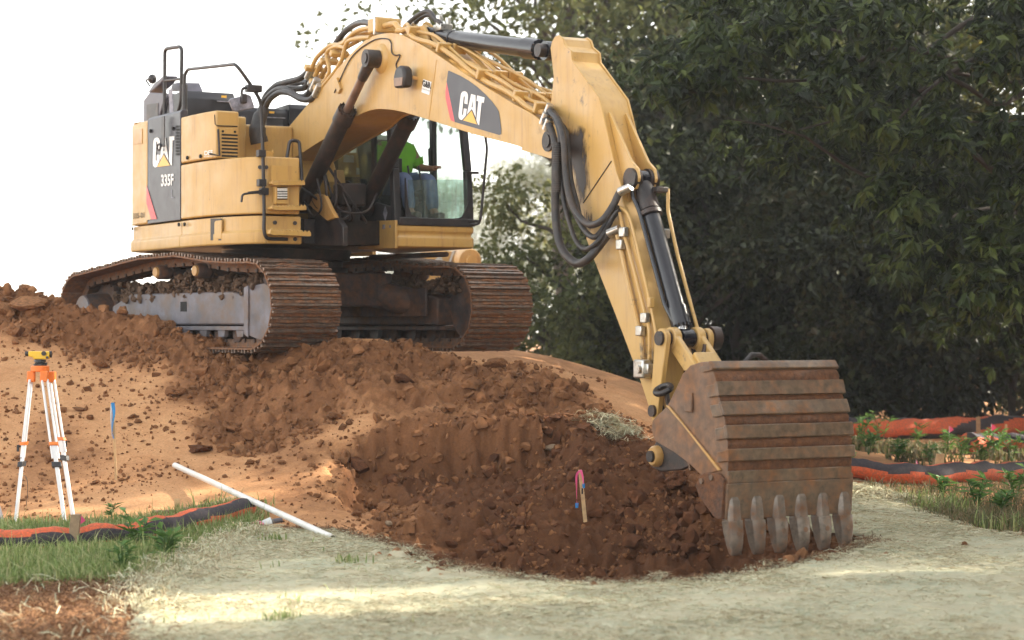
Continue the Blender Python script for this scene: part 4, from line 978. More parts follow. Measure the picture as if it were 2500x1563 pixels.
# boss for the boom cylinders
for sv in (-1, 1):
    cc = on_v(z2(850, 450), -.385); cc = V3(cc.x, sv * .385, cc.z)
    bs = MB(); bs.rings((cc.x, sv * .268, cc.z), (cc.x, sv * .31, cc.z), [(0, .16), (.4, .15), (1, .12)], 24); part('cylinder_boss', bs, 'yellow_boom', boom)
def cylinder(name, eye, base, v, rb, rr, tb, mats=('grease', 'dull_rod'), label=None, eye_half=.075):
    """hydraulic cylinder: eye = rod eye centre, base = barrel eye centre, tb = where the barrel ends (0 at eye)"""
    eye = Vector(eye); base = Vector(base); d = (base - eye); s = eye + d * tb
    mb = MB(); L = (base - s).length
    mb.rings(s, base - d.normalized() * rb * .6, [(0, rr * 1.25), (0, rb * 1.12), (.12, rb * 1.16), (.125, rb), (.96, rb), (1, rb * .8)], 24)
    mb.cyl(base + V3(0, -eye_half, 0), base + V3(0, eye_half, 0), rb * 1.05, n=20)
    ba = part(name, mb, mats[0], label=label, angle=30)
    part('rod', MB().cyl(eye, s + d * .03, rr, n=20), mats[1], ba)
    em = MB(); em.cyl(eye + V3(0, -eye_half, 0), eye + V3(0, eye_half, 0), rb * 1.02, n=24); em.cyl(eye, eye + d * (min(.35, tb * .38) if mats[1] != 'chrome' else .03), rr * 1.5, rr * 1.15, 16); em.cyl(eye + V3(0, -eye_half - .012, 0), eye + V3(0, -eye_half, 0), rb * .6, n=16)
    part('rod_eye', em, mats[0], ba, angle=30)
    gl = MB(); n = 14; ax = d.normalized(); a = ax.orthogonal().normalized(); b = ax.cross(a)
    for k in range(n):
        t = 2 * math.pi * k / n; o = s + (a * math.cos(t) + b * math.sin(t)) * rb * 1.0; gl.cyl(o - ax * .025, o, rb * .12, n=6)
    part('gland_bolt', gl, mats[0], ba, kind='stuff')
    return ba
cr_eye = on_v(z2(850, 455), -.385); cr_base = on_v((738, 500), -.385)
cylinder('boom_cylinder', cr_eye, cr_base, -.385, .092, .046, .34, label='near boom lift cylinder with muddy rod')
cylinder('boom_cylinder', V3(cr_eye.x, .385, cr_eye.z), V3(cr_base.x, .385, cr_base.z), .385, .092, .046, .34, label='far boom lift cylinder in front of the cab')
# stick cylinder on top of the boom
sc_base = on_v(z2(1345, 285), 0); sc_eye = on_v(z2(2262, 398), 0)
sc = cylinder('stick_cylinder', sc_eye, sc_base, 0, .088, .047, .105, ('cyl_black', 'chrome'), 'glossy black stick cylinder along the top of the boom', .10)
lug = MB()
for sv in (-1, 1):
    p = sc_base; lug.prism([V3(p.x - .12, sv * .13, p.z - .30), V3(p.x + .30, sv * .13, p.z - .42), V3(p.x + .11, sv * .13, p.z + .03), V3(p.x + .04, sv * .13, p.z + .11), V3(p.x - .06, sv * .13, p.z + .10), V3(p.x - .12, sv * .13, p.z)], (0, sv * .035, 0))
part('cylinder_lug', lug, 'yellow_boom', boom, bevel=.01, kind='stuff')
part('cylinder_band', MB().rings(sc_base.lerp(sc_eye, .17), sc_base.lerp(sc_eye, .18), [(0, .092), (1, .092)], 24), 'black', sc)
port = MB(); pc = sc_base.lerp(sc_eye, .07) + V3(0, 0, .10); port.box(pc, (.16, .14, .07)); port.cyl(pc + V3(-.02, -.03, .02), pc + V3(-.02, -.03, .13), .035, n=12); port.cyl(pc + V3(.05, .03, 0), pc + V3(.05, .03, .1), .03, n=12); part('port_block', port, 'zinc', sc, bevel=.008)
for k, dv in enumerate((-.05, .05)):
    pts = [on_v(z2(*q), dv) for q in ([(1120, 195), (1180, 140), (1255, 92), (1300, 92), (1345, 140), (1395, 190)] if k == 0 else [(1170, 195), (1230, 140), (1290, 115), (1330, 140), (1370, 180), (1410, 205)])]
    part('crest_hose', MB().tube(smooth_path(pts, 6), .024, 10), 'rubber', boom); part('hose_ferrule', MB().cyl(pts[0], pts[0].lerp(pts[1], .4), .03, n=10), 'zinc', boom)
# steel lines along the boom
def top_off(k, off):   # point on the boom top polyline shifted outwards
    n = len(btop_s); i = min(max(int(k), 0), n - 2); t = k - i; p = btop_s[i].lerp(btop_s[i + 1], t); q = btop_s[i + 1] - btop_s[i]; nn = V3(-q.z, 0, q.x).normalized()
    if nn.z < 0: nn = -nn
    return p + nn * off
NB = len(btop_s)
lines = [(-.235, .045, .026, 42, 73), (-.17, .085, .019, 42, 74.5), (-.12, .05, .021, 40, 74), (-.05, .10, .016, 43, 75), (.02, .05, .021, 40, 74), (.09, .11, .016, 42, 75), (.16, .05, .021, 41, 74), (.22, .085, .018, 42, 74)]
for i, (v, o, r_, a, b) in enumerate(lines):
    rr_ = random.Random(i); pts = []
    for k in np.linspace(a, b, 15):
        p = top_off(min(k, NB - 1.01), o + .022 * math.sin(k * .7 + i * 1.7)); pts.append(V3(p.x, v + .025 * math.sin(k * .45 + i * 2), p.z))
    part('steel_line', MB().tube(smooth_path(pts, 4), r_, 8), 'yellow_boom', boom)
for k in (50, 56, 61, 66, 71):
    p = top_off(k, .07); p2 = top_off(k + .25, .07); t = (p2 - p).normalized(); ang = math.atan2(t.z, t.x)
    for v in (-.2, -.02, .15): part('line_clamp', MB().box((p.x, v, p.z), (.05, .15, .10), Matrix.Rotation(-ang, 3, 'Y')), 'yellow_boom', boom, bevel=.01)
# manifold of bent pipes at the back of the boom
mani = [([(385, 525), (430, 440), (530, 355), (620, 345), (700, 265), (780, 225), (900, 215)], -.20, .026), ([(410, 590), (470, 480), (560, 400), (640, 330), (720, 260), (860, 250)], -.10, .028), ([(425, 645), (500, 530), (600, 400), (660, 300), (760, 285), (880, 270)], .0, .028),
        ([(445, 680), (520, 560), (500, 420), (560, 365), (640, 370)], -.24, .022), ([(455, 690), (560, 560), (620, 460), (660, 330), (740, 300), (840, 290)], -.26, .024), ([(400, 560), (500, 420), (590, 350), (700, 300), (800, 260)], .12, .026), ([(420, 640), (540, 470), (640, 380), (760, 310)], .2, .024)]
for qs, v, r_ in mani: part('manifold_pipe', MB().tube(smooth_path([on_v(z2(*q), v) for q in qs], 6), r_, 10), 'yellow_boom', boom)
for q, v in [((400, 530), -.1), ((440, 640), -.1), ((470, 690), -.15), ((430, 590), .05), ((520, 480), -.15), ((600, 420), -.2)]: part('pipe_flange', MB().box(on_v(z2(*q), v), (.07, .22, .06), Matrix.Rotation(R(40), 3, 'Y')), 'yellow_boom', boom, bevel=.01)
part('manifold_bracket', MB().prism([on_v(z2(*q), -BV - .03) for q in [(545, 625), (575, 600), (605, 690), (585, 730), (572, 690)]], (0, .03, 0)), 'yellow_boom', boom, bevel=.005)
part('crest_block', MB().box(on_v(z2(950, 205), -.1), (.22, .3, .16)), 'yellow_boom', boom, bevel=.02); part('crest_flange', MB().box(on_v(z2(932, 205), -.16), (.04, .2, .2)), 'zinc', boom, bevel=.01)
part('crest_line', MB().tube(smooth_path([on_v(z2(*q), -.16) for q in [(950, 200), (1030, 185), (1060, 215), (1130, 270), (1240, 340), (1330, 385)]], 6), .032, 10), 'yellow_boom', boom)
# rubber hoses
def hose(qs, v, r_, zf=z2, mat='rubber', nm='hydraulic_hose', par=None, k=7):
    vv = v if isinstance(v, (list, tuple)) else [v] * len(qs)
    return part(nm, MB().tube(smooth_path([on_v(zf(*q), w_) for q, w_ in zip(qs, vv)], k), r_, 10), mat, par)
hose([(900, 190), (840, 180), (780, 172), (720, 190), (650, 240), (590, 310), (550, 370), (480, 470)], [-.15, -.1, 0, .1, .15, .15, .15, .1], .036)
hose([(360, 555), (290, 610), (180, 640), (100, 670), (20, 760), (5, 900), (10, 1100)], -.12, .036); hose([(385, 600), (330, 680), (240, 690), (130, 690), (40, 760), (-20, 900), (-40, 1080)], -.03, .036)
hose([(400, 650), (350, 735), (280, 750), (170, 690), (80, 720), (0, 830), (-20, 1090)], -.2, .036); hose([(425, 705), (380, 770), (300, 770), (200, 720), (110, 730), (30, 830), (0, 1080)], -.28, .034); hose([(410, 690), (350, 640), (250, 650), (150, 680), (50, 740), (-10, 850), (-30, 1080)], .12, .034)
for q, v in [((372, 560), -.12), ((395, 610), -.03), ((410, 655), -.2), ((432, 700), -.28)]:
    c = on_v(z2(*q), v); part('hose_ferrule', MB().cyl(c + V3(.06, 0, .05), c + V3(-.07, 0, -.06), .042, n=12), 'zinc', boom)
sl = MB(); sl.tube(smooth_path([on_u(z1(*q), 1.0) for q in [(1020, 520), (985, 600), (975, 680), (990, 755)]], 5), [.065] * 3 + [.08] * 5 + [.095] * 5 + [.10] * 3, 14); part('hose_sleeve', sl, 'rubber')

# ---- stick --------------------------------------------------------
SV = .16
zE = zoomer(1560, 780, 220 / 1188)
sl_l = [z6(*q) for q in [(222, 190), (240, 300), (228, 420), (215, 540), (222, 640), (262, 720), (300, 790), (375, 1000), (430, 1240), (470, 1350)]] + [z7(*q) for q in [(270, 960), (410, 1330), (465, 1500)]] + [z8(255, 690)]
nose = on_v(z8(296, 728), -SV)
sl_r = [z7(*q) for q in [(560, 1440), (545, 1200), (500, 1000), (440, 740), (360, 440), (300, 220)]] + [z6(*q) for q in [(640, 960), (600, 850), (520, 500), (500, 420), (345, 205), (340, 150)]]
lugc = on_v(z6(262, 140), -SV)
spoly = [on_v(p, -SV) for p in sl_l[1:]] + [nose + V3(.115 * math.cos(R(a)), 0, .115 * math.sin(R(a))) for a in (200, 235, 270, 305, 340, 10)] + [on_v(p, -SV) for p in sl_r] + [lugc + V3(.125 * math.cos(R(a)), 0, .125 * math.sin(R(a))) for a in (10, 45, 80, 110, 140, 170)]
scm = MB(); scm.prism(flat(shrink(spoly, .012), -SV + .016), (0, 2 * SV - .032, 0)); stick = part('stick', scm, 'yellow_arm', angle=30)
for sv in (-1, 1): part('stick_side_plate', MB().prism(flat(spoly, sv * SV), (0, -sv * .02, 0)), 'yellow_arm', stick, bevel=.004, angle=30)
# slot for the rod eye between the lugs is shown by the dark pin
part('stick_pin', MB().cyl((sc_eye.x, -SV - .012, sc_eye.z), (sc_eye.x, SV + .012, sc_eye.z), .062, n=20), 'grease', stick)
part('hinge_pin', MB().cyl((tipc.x - .02, -BV - .02, tipc.z), (tipc.x - .02, BV + .02, tipc.z), .095, n=24), 'grease', boom)
part('hinge_cap', MB().cyl((tipc.x - .02, -BV - .035, tipc.z), (tipc.x - .02, -BV - .015, tipc.z), .06, n=16), 'grease', boom)
# grease smear where the boom tip rubs: a stain of its own shape on the plate
sm_m, snt, sb = new_mat('grease smear'); sb.inputs['Base Color'].default_value = (.045, .034, .032, 1); sb.inputs['Roughness'].default_value = .5
tcn = snt.nodes.new('ShaderNodeTexCoord'); mpn = snt.nodes.new('ShaderNodeMapping'); mpn.inputs['Scale'].default_value = (6, 6, 1.6); snt.links.new(tcn.outputs['Object'], mpn.inputs[0])
snz = noise(snt, 3.0, 8, .7, vec=mpn.outputs[0]); sat = snt.nodes.new('ShaderNodeAttribute'); sat.attribute_name = 'edge'
snt.links.new(ramp(snt, math_n(snt, 'ADD', snz, sat.outputs['Fac']), [(.60, (0, 0, 0)), (.86, (.93,) * 3)]).outputs[0], sb.inputs['Alpha'])
def smear(qs, zf, v, parent, feather=.20):
    poly = [on_v(zf(*q), v) for q in qs]; us = [p.x for p in poly]; ws = [p.z for p in poly]; gu = np.arange(min(us) - .1, max(us) + .1, .02); gw = np.arange(min(ws) - .1, max(ws) + .1, .02); U, W_ = np.meshgrid(gu, gw)
    p2 = [(p.x, p.z) for p in poly]; d = poly_dist(U, W_, p2); ins = in_poly(U, W_, p2); e = np.where(ins, np.clip(d / feather, 0, 1), -np.clip(d / .05, 0, 1))
    keep = in_poly(U, W_, [(p.x, p.z) for p in shrink(spoly, .004)])
    n = len(gu); id_ = np.arange(U.size).reshape(U.shape); f = np.c_[id_[:-1, :-1].ravel(), id_[:-1, 1:].ravel(), id_[1:, 1:].ravel(), id_[1:, :-1].ravel()]; kk = keep.ravel()[f].all(1)
    return np_mesh('grease_stain', np.c_[U.ravel(), np.full(U.size, v), W_.ravel()], f[kk], sm_m, False, parent, {'edge': (e * .62).ravel()})
smear([(300, 570), (400, 560), (460, 590), (440, 640), (455, 800), (460, 950), (420, 1030), (480, 1090), (480, 1220), (430, 1240), (370, 1000), (290, 760), (250, 640)], z6, -SV - .003, stick)
smear([(455, 560), (520, 620), (545, 690), (500, 740), (475, 650)], z6, -SV - .003, stick, .3)
smear([(450, 970), (520, 1000), (560, 1060), (500, 1050), (470, 1010)], z6, -SV - .003, stick, .25)
smear([(330, 300), (400, 330), (450, 470), (480, 700), (430, 720), (390, 520), (340, 380)], z7, -SV - .003, stick, .2)
part('weld_seam', MB().tube([on_v(z6(573, 788), -SV - .002), on_v(z6(412, 1028), -SV - .002)], .006, 5), 'grease', stick)
# ribs that carry the bucket cylinder
bc_top = on_v(z6(747, 893), 0); bc_bot = on_v((1672, 826), 0)
for v in (-.10, .075):
    rb = MB(); a0 = on_v(z6(520, 505), -SV); a1 = on_v(z6(640, 960), -SV); rb.prism([V3(a0.x, v, a0.z), V3(a0.x + .02, v, a0.z), V3(bc_top.x - .02, v, bc_top.z + .16), V3(bc_top.x + .08, v, bc_top.z + .09), V3(bc_top.x + .105, v, bc_top.z), V3(bc_top.x + .06, v, bc_top.z - .09), V3(bc_top.x - .05, v, bc_top.z - .11), V3(a1.x - .02, v, a1.z - .1)], (0, .028, 0)); part('cylinder_rib', rb, 'yellow_arm', stick, bevel=.005)
    part('rib_boss', MB().cyl((bc_top.x, v - .03, bc_top.z), (bc_top.x, v + .055, bc_top.z), .095, n=22), 'grease', stick)
bcy = cylinder('bucket_cylinder', bc_bot, bc_top, 0, .078, .045, .075, ('cyl_black', 'chrome'), 'black bucket cylinder on the front of the stick', .06)
part('cylinder_head', MB().rings(bc_top.lerp(bc_bot, -.01), bc_top.lerp(bc_bot, .20), [(0, .05), (.25, .075), (.5, .088), (1, .090)], 22), 'grease', bcy)
cyd = (bc_bot - bc_top).normalized()
part('cylinder_tube', MB().tube(round_path([bc_top + V3(.02, -.10, -.02), bc_top.lerp(bc_bot, .10) + V3(-.05, -.11, 0), bc_top.lerp(bc_bot, .2) + V3(-.02, -.10, 0), bc_top.lerp(bc_bot, .80) + V3(-.02, -.10, 0), bc_top.lerp(bc_bot, .9) + V3(0, -.07, 0)], .05), .018, 8), 'cyl_black', bcy)
part('cylinder_band', MB().rings(bc_top.lerp(bc_bot, .21), bc_top.lerp(bc_bot, .235), [(0, .10), (1, .10)], 22), 'grease', bcy)
part('port_block', MB().box(bc_top.lerp(bc_bot, .10) + V3(.09, .08, .04), (.12, .12, .05)), 'grease', bcy, bevel=.01)
part('cylinder_tube', MB().tube(round_path([bc_top.lerp(bc_bot, .08) + V3(.15, .14, .02), bc_top.lerp(bc_bot, .2) + V3(.08, .13, .0), bc_top.lerp(bc_bot, .5) + V3(.04, .13, 0), bc_top.lerp(bc_bot, .95) + V3(.05, .12, 0)], .05), .016, 8), 'yellow_arm', bcy)
# steel lines, clamps and valve on the stick
for qs, r_ in [([(270, 440), (285, 500), (335, 720), (390, 960), (415, 1060), (428, 1200)], .022), ([(285, 300), (312, 430), (375, 660), (430, 880), (462, 1000), (468, 1080), (467, 1235)], .016), ([(290, 268), (335, 310), (370, 420), (425, 650), (470, 850), (500, 1000), (524, 1150)], .013)]:
    part('steel_line', MB().tube(smooth_path([on_v(z7(*q), -SV - .03) for q in qs], 5), r_, 8), 'yellow_arm', stick)
for q in [(290, 497), (308, 420), (440, 948), (411, 1028)]: part('line_clamp', MB().box(on_v(z7(*q), -SV - .04), (.085, .05, .085)), 'zinc', stick, bevel=.008)
part('line_clamp', MB().box(on_v(z7(565, 430), .10), (.06, .06, .08)), 'zinc', stick, bevel=.006); part('line_clamp', MB().box(on_v(z7(475, 855), -SV - .03), (.05, .05, .09)), 'yellow_arm', stick, bevel=.008)
part('shutoff_valve', MB().box(on_v(z7(425, 1262), -SV - .06), (.15, .1, .16)), 'zinc', stick, bevel=.015); part('shutoff_valve', MB().box(on_v(z7(465, 1262), -SV - .05), (.06, .07, .09)), 'zinc', stick, bevel=.01); c = on_v(z7(408, 1265), -SV - .11); part('valve_knob', MB().cyl(c, c + V3(0, -.03, 0), .035, n=14), 'zinc', stick)
# hoses looping from boom to stick
hose([(190, 540), (225, 600), (250, 680), (258, 800), (250, 1000), (255, 1150), (278, 1270), (320, 1340), (380, 1378), (440, 1350), (500, 1280), (550, 1215), (590, 1192)], [-.28] * 3 + [-.36] * 5 + [-.34] * 2 + [-.27, -.22, -.20], .038, z6)
hose([(210, 490), (270, 560), (300, 680), (310, 850), (340, 1020), (390, 1110), (450, 1155), (520, 1130), (580, 1050), (620, 970), (655, 950)], [-.24, -.3] + [-.34] * 6 + [-.26, -.2, -.18], .032, z6)
hose([(215, 480), (262, 540), (285, 640), (292, 830), (330, 1000), (380, 1120), (430, 1200), (480, 1225), (530, 1170), (570, 1100), (610, 1055)], [-.2, -.26] + [-.30] * 6 + [-.22, -.18, -.18], .026, z6)
hose([(240, 520), (275, 640), (280, 850), (295, 1000), (330, 1140), (370, 1250), (420, 1295), (480, 1265), (540, 1190), (585, 1110), (620, 1072)], [-.26] + [-.32] * 7 + [-.24, -.2, -.18], .022, z6)
hose([(250, 540), (310, 620), (325, 760), (340, 900), (375, 1040), (400, 1150), (440, 1215)], -.27, .026, z6)
sg = MB()
for k in range(22):
    q = (258 - .4 * k * .3, 690 + 13 * k); c = on_v(z6(*q), -.36); sg.cyl(c + V3(0, 0, .014), c - V3(0, 0, .004), .046, n=12)
part('hose_guard_coil', sg, 'rubber', None, kind='stuff')
for q, v in [((190, 542), -.28), ((208, 575), -.28), ((212, 492), -.24), ((590, 1190), -.2), ((655, 950), -.18)]: c = on_v(z6(*q), v); dd = V3(.03, 0, .045) if q[0] < 400 else V3(.055, .02, .02); part('hose_ferrule', MB().cyl(c - dd, c + dd, .042, .036, 14), 'zinc', stick)

# ---- linkage and bucket --------------------------------------------
piv = on_v((1606, 1003), -.2); D0 = bc_bot
def bar(p, q, v, w0, w1, th, nm, mat, par=None):
    p = Vector((p.x, v, p.z)); q = Vector((q.x, v, q.z)); d = (q - p).normalized(); n = V3(-d.z, 0, d.x); pts = []
    for a in range(-90, 91, 30): pts.append(p - d * math.cos(R(a)) * w0 + n * math.sin(R(a)) * w0)
    for a in range(90, -91, -30): pts.append(q + d * math.cos(R(a)) * w1 + n * math.sin(R(a)) * w1)
    return part(nm, MB().prism(pts, (0, th, 0)), mat, par, bevel=.008)
Bp = V3(8.72, 0, -.27)
for v in (-.245, .195): r0 = bar(D0, piv, v, .085, .06, .05, 'rocker_arm', 'yellow_arm')
part('link_pin', MB().cyl((D0.x, -.27, D0.z), (D0.x, .30, D0.z), .06, n=20), 'grease'); part('pin_cap', MB().cyl((D0.x, .25, D0.z), (D0.x, .33, D0.z), .10, n=18), 'grease'); part('pin_cap', MB().cyl((D0.x, -.262, D0.z), (D0.x, -.248, D0.z), .05, n=16), 'grease')
part('pivot_pin', MB().cyl((piv.x, -.27, piv.z), (piv.x, .27, piv.z), .05, n=18), 'grease')
pw = MB()
for v in (-.15, .10): 
    d = (Bp - D0).normalized(); n = V3(-d.z, 0, d.x); pw.prism([V3(p.x, v, p.z) for p in (D0 + n * .075, D0 - n * .075, Bp - n * .07, Bp + n * .07)], (0, .05, 0))
pw.cyl((D0.x, -.16, D0.z), (D0.x, -.085, D0.z), .095, n=20); pw.cyl((D0.x, .085, D0.z), (D0.x, .16, D0.z), .095, n=20)
m_ = D0.lerp(Bp, .52); pw.box((m_.x, 0, m_.z), (.16, .22, .20), Matrix.Rotation(R(48), 3, 'Y')); part('power_link', pw, 'yellow_arm', bevel=.012)
part('lifting_eye', MB().tube([V3(D0.x + .13, 0, D0.z - .05) + V3(.02 * math.cos(a), .10 * math.cos(a), .13 * math.sin(a)) for a in np.linspace(R(180), R(360), 12)], .02, 8), 'grease')
hkc = on_v(zE(320, 925), -.27); ho = part('lifting_hook', MB().tube([hkc + V3(.085 * math.cos(a), .05 * math.sin(a), .035 * math.sin(a)) for a in np.linspace(0, 6.2832, 22)], .026, 10), 'grease'); part('hook_shank', MB().tube([hkc + V3(.05, 0, -.03), hkc + V3(.06, .02, -.16), hkc + V3(.03, .03, -.24)], .022, 8), 'grease', ho)

BW = .60
prof = [(530, 197), (490, 195), (430, 215), (385, 265), (350, 345), (300, 445), (225, 525), (218, 580), (240, 645), (350, 710), (430, 770), (500, 838), (545, 862), (605, 1080), (632, 1090), (640, 880), (645, 760), (640, 640), (625, 520), (600, 420), (575, 290), (556, 235)]
side = [on_v(z8(*q), -BW) for q in prof]
back = [on_v(z8(*q), -BW) for q in [(490, 195), (530, 197), (556, 235), (575, 290), (600, 420), (625, 520), (640, 640), (645, 760), (640, 880), (632, 1090)]]
back_s = smooth_path(back, 4)
topin = [on_v(z8(*q), -BW) for q in [(385, 265), (430, 215)]]
shell = topin + back_s
# back shell with thickness
def shell_strip(prof_pts, v0, v1, th, off=0.0):
    n = len(prof_pts); o, i_ = [], []
    for k in range(n):
        a = prof_pts[max(k - 1, 0)]; b = prof_pts[min(k + 1, n - 1)]; t = V3(b.x - a.x, 0, b.z - a.z).normalized(); nn = V3(-t.z, 0, t.x)
        if nn.x + nn.z * .4 < 0: nn = -nn
        o.append(V3(prof_pts[k].x, 0, prof_pts[k].z) + nn * off); i_.append(V3(prof_pts[k].x, 0, prof_pts[k].z) + nn * (off - th))
    loop = o + i_[::-1]; return MB().prism([V3(p.x, v0, p.z) for p in loop], (0, v1 - v0, 0))
bk = part('bucket', shell_strip(shell, -BW + .02, BW - .02, .03), 'bucket', angle=30, label='wide rust brown digging bucket with six teeth')
for sv in (-1, 1):
    part('side_plate', MB().prism(flat(side, sv * BW), (0, -sv * .03, 0)), 'bucket', bk, bevel=.006, angle=30, label='near side plate of the bucket' if sv < 0 else None)
    ov = [on_v(z8(*q), -BW) for q in [(300, 452), (225, 525), (218, 580), (240, 645), (350, 710), (430, 770), (500, 838), (600, 812), (520, 690), (400, 545)]]
    part('cheek_plate', MB().prism(flat(ov, sv * (BW + .014)), (0, -sv * .014, 0)), 'bucket', bk, bevel=.005, angle=30)
    yl = [on_v(z8(*q), -BW) for q in [(300, 440), (318, 446), (420, 570), (612, 808), (600, 814), (400, 555)]]
    part('cheek_edge', MB().prism(flat(yl, sv * (BW + .022)), (0, -sv * .02, 0)), 'yellow_dirty', bk, bevel=.004)
    sc_ = [on_v(z8(*q), -BW) for q in [(605, 825), (530, 822), (505, 840), (478, 895), (500, 955), (580, 1070), (600, 1085), (630, 1085), (640, 860)]]
    part('side_cutter', MB().prism(flat(sc_, sv * (BW + .035)), (0, -sv * .032, 0)), 'bucket_mud' if sv < 0 else 'bucket', bk, bevel=.008)
    pdp = [on_v(z8(*q), -BW) for q in [(408, 368), (450, 370), (450, 482), (410, 480)]]
    part('wear_pad', MB().prism(flat(pdp, sv * (BW + .022)), (0, -sv * .02, 0)), 'bucket', bk, bevel=.008)
    for q in [(520, 870), (575, 850)]: c = on_v(z8(*q), -BW); part('cutter_bolt', MB().cyl((c.x, sv * (BW + .032), c.z), (c.x, sv * (BW + .05), c.z), .022, n=10), 'tooth', bk)
# wear straps
def back_pt(y):   # profile arc position at photo row y (z8) on the near edge
    rows = [mproj((p.x, -BW, p.z))[1] for p in back_s]; yy = z8(0, y)[1]
    for k in range(len(rows) - 1):
        if rows[k] <= yy <= rows[k + 1]: return k + (yy - rows[k]) / (rows[k + 1] - rows[k] + 1e-9)
    return 0 if yy < rows[0] else len(rows) - 1.001
def strip(y0, y1): 
    a, b = back_pt(y0), back_pt(y1); ks = [a] + [k for k in range(int(a) + 1, int(math.ceil(b)))] + [b]; out = []
    for k in ks: i = min(int(k), len(back_s) - 2); out.append(back_s[i].lerp(back_s[i + 1], k - i))
    return out
straps = [(205, 245), (312, 390), (425, 503), (557, 634), (690, 760)]
for y0, y1 in straps:
    part('wear_strap', shell_strip(strip(y0, y1), -BW - .02, BW + .02, .034, .030), 'strap', bk, bevel=.008)
    for sv in (-1, 1):      # the ends turn round the side
        s_ = strip(y0 + 6, y1 - 4); pts = []
        for p in s_: pts.append(V3(p.x + .02, sv * (BW + .018), p.z))
        for p in s_[::-1]: pts.append(V3(p.x - .12, sv * (BW + .018), p.z - .02))
        part('strap_end', MB().prism(pts, (0, -sv * .02, 0)), 'strap', bk, bevel=.005)
part('wear_strap', shell_strip(strip(815, 885), -BW, BW, .02, .014), 'strap', bk, bevel=.006)
lipm = shell_strip(strip(885, 1090), -BW - .01, BW + .01, .045, .016); part('cutting_lip', lipm, 'strap', bk, bevel=.008)
def mudstrip(y0, y1, seed):
    s_ = strip(y0, y1); n = len(s_); m = 70; rg = np.random.default_rng(seed); V_ = np.linspace(-BW, BW, m); vs = []
    for k in range(n):
        a = s_[max(k - 1, 0)]; b = s_[min(k + 1, n - 1)]; t = V3(b.x - a.x, 0, b.z - a.z).normalized(); nn = V3(-t.z, 0, t.x)
        if nn.x + nn.z * .4 < 0: nn = -nn
        h = .002 + .024 * np.clip(fbm(V_ * 6 + seed * 9, np.full(m, k * .35 + seed), 1, 4, seed) + .35, 0, 1)
        if k in (0, n - 1): h = h * .2
        for j in range(m): q = s_[k] + nn * h[j]; vs.append((q.x, V_[j], q.z))
    id_ = np.arange(n * m).reshape(n, m); f = np.c_[id_[:-1, :-1].ravel(), id_[:-1, 1:].ravel(), id_[1:, 1:].ravel(), id_[1:, :-1].ravel()]
    o = np_mesh('packed_earth', vs, f, M['bucket_mud'], True, bk); o['kind'] = 'stuff'
def dens(y0, y1, k=6): return y0, y1
for i, (y0, y1) in enumerate([(248, 310), (392, 424), (505, 556), (636, 689), (762, 814)]): mudstrip(y0, y1, 3 + i)
# teeth
for k, (xa, xt) in enumerate([(672, 660), (800, 810), (925, 930), (1055, 1055), (1170, 1185), (1290, 1320)]):
    v = -BW + .065 + k * (2 * BW - .13) / 5
    e = back_s[-1]; w0 = e.z
    d = V3(.10, 0, -1).normalized() if k != 9 else None; n_ = V3(d.z * -1, 0, d.x); ox = e.x + .005
    def tp(s, t, l): return V3(ox, v, w0) + d * s + n_ * t + V3(0, l, 0)
    ad = MB()      # adapter straddling the lip
    loop = [(-.20, .022, .034), (-.14, .055, .058), (.015, .060, .064)]
    vs = []
    for s, t, l in loop: vs += [tp(s, .018, -l), tp(s, t, -l * .55), tp(s, t, l * .55), tp(s, .018, l)]
    vs += [tp(.03, -.07, -.055), tp(.03, -.07, .055), tp(-.16, -.06, -.045), tp(-.16, -.06, .045)]
    fs = [(0, 1, 5, 4), (1, 2, 6, 5), (2, 3, 7, 6), (4, 5, 9, 8), (5, 6, 10, 9), (6, 7, 11, 10), (0, 3, 2, 1), (8, 9, 10, 11, 13, 12), (12, 13, 15, 14), (0, 4, 8, 12, 14), (3, 15, 13, 11, 7), (0, 14, 15, 3)]
    ad.add(vs, fs); ado = part('tooth_adapter', ad, 'tooth', bk, bevel=.008)
    tt = MB(); vs = []
    for s, ta, tb_, l in [(.012, -.065, .062, .064), (.10, -.055, .066, .061), (.19, -.038, .056, .055), (.265, -.018, .034, .045), (.28, -.008, .024, .038)]:
        vs += [tp(s, ta, -l), tp(s, tb_ * .7, -l), tp(s, tb_, -l * .5), tp(s, tb_, l * .5), tp(s, tb_ * .7, l), tp(s, ta, l)]
    fs = [tuple(range(6))[::-1], tuple(range(24, 30))] + [(j * 6 + i, j * 6 + (i + 1) % 6, (j + 1) * 6 + (i + 1) % 6, (j + 1) * 6 + i) for j in range(4) for i in range(6)]
    tt.add(vs, fs); to_ = part('tooth', tt, 'tooth', bk, bevel=.006)
    part('tooth_pin', MB().cyl(tp(.11, .05, 0), tp(.11, .068, 0), .02, n=12), 'bucket', to_)
# ears, hinge pins, rear plate of the bucket
ear = [(8.06, -.90), (8.03, -.78), (8.12, -.70), (8.62, -.18), (8.74, -.15), (8.98, -.10), (9.2, -.06), (9.25, -.3), (9.0, -.75), (8.5, -.90), (8.2, -.93)]
for v in (-.25, .21): part('bucket_ear', MB().prism([V3(u, v, w) for u, w in ear], (0, .04, 0)), 'grease', bk, bevel=.01)
nz = nose; part('hinge_pin', MB().cyl((nz.x, -.30, nz.z), (nz.x, .30, nz.z), .06, n=18), 'grease', bk); part('pin_boss', MB().rings((nz.x, -.31, nz.z), (nz.x, -.25, nz.z), [(0, .07), (.4, .088), (1, .09)], 20), 'yellow_dirty', bk); part('pin_end', MB().cyl((nz.x, -.335, nz.z), (nz.x, -.30, nz.z), .048, n=18), 'grease', bk)
part('link_pin', MB().cyl((Bp.x, -.30, Bp.z), (Bp.x, .30, Bp.z), .055, n=18), 'grease', bk)
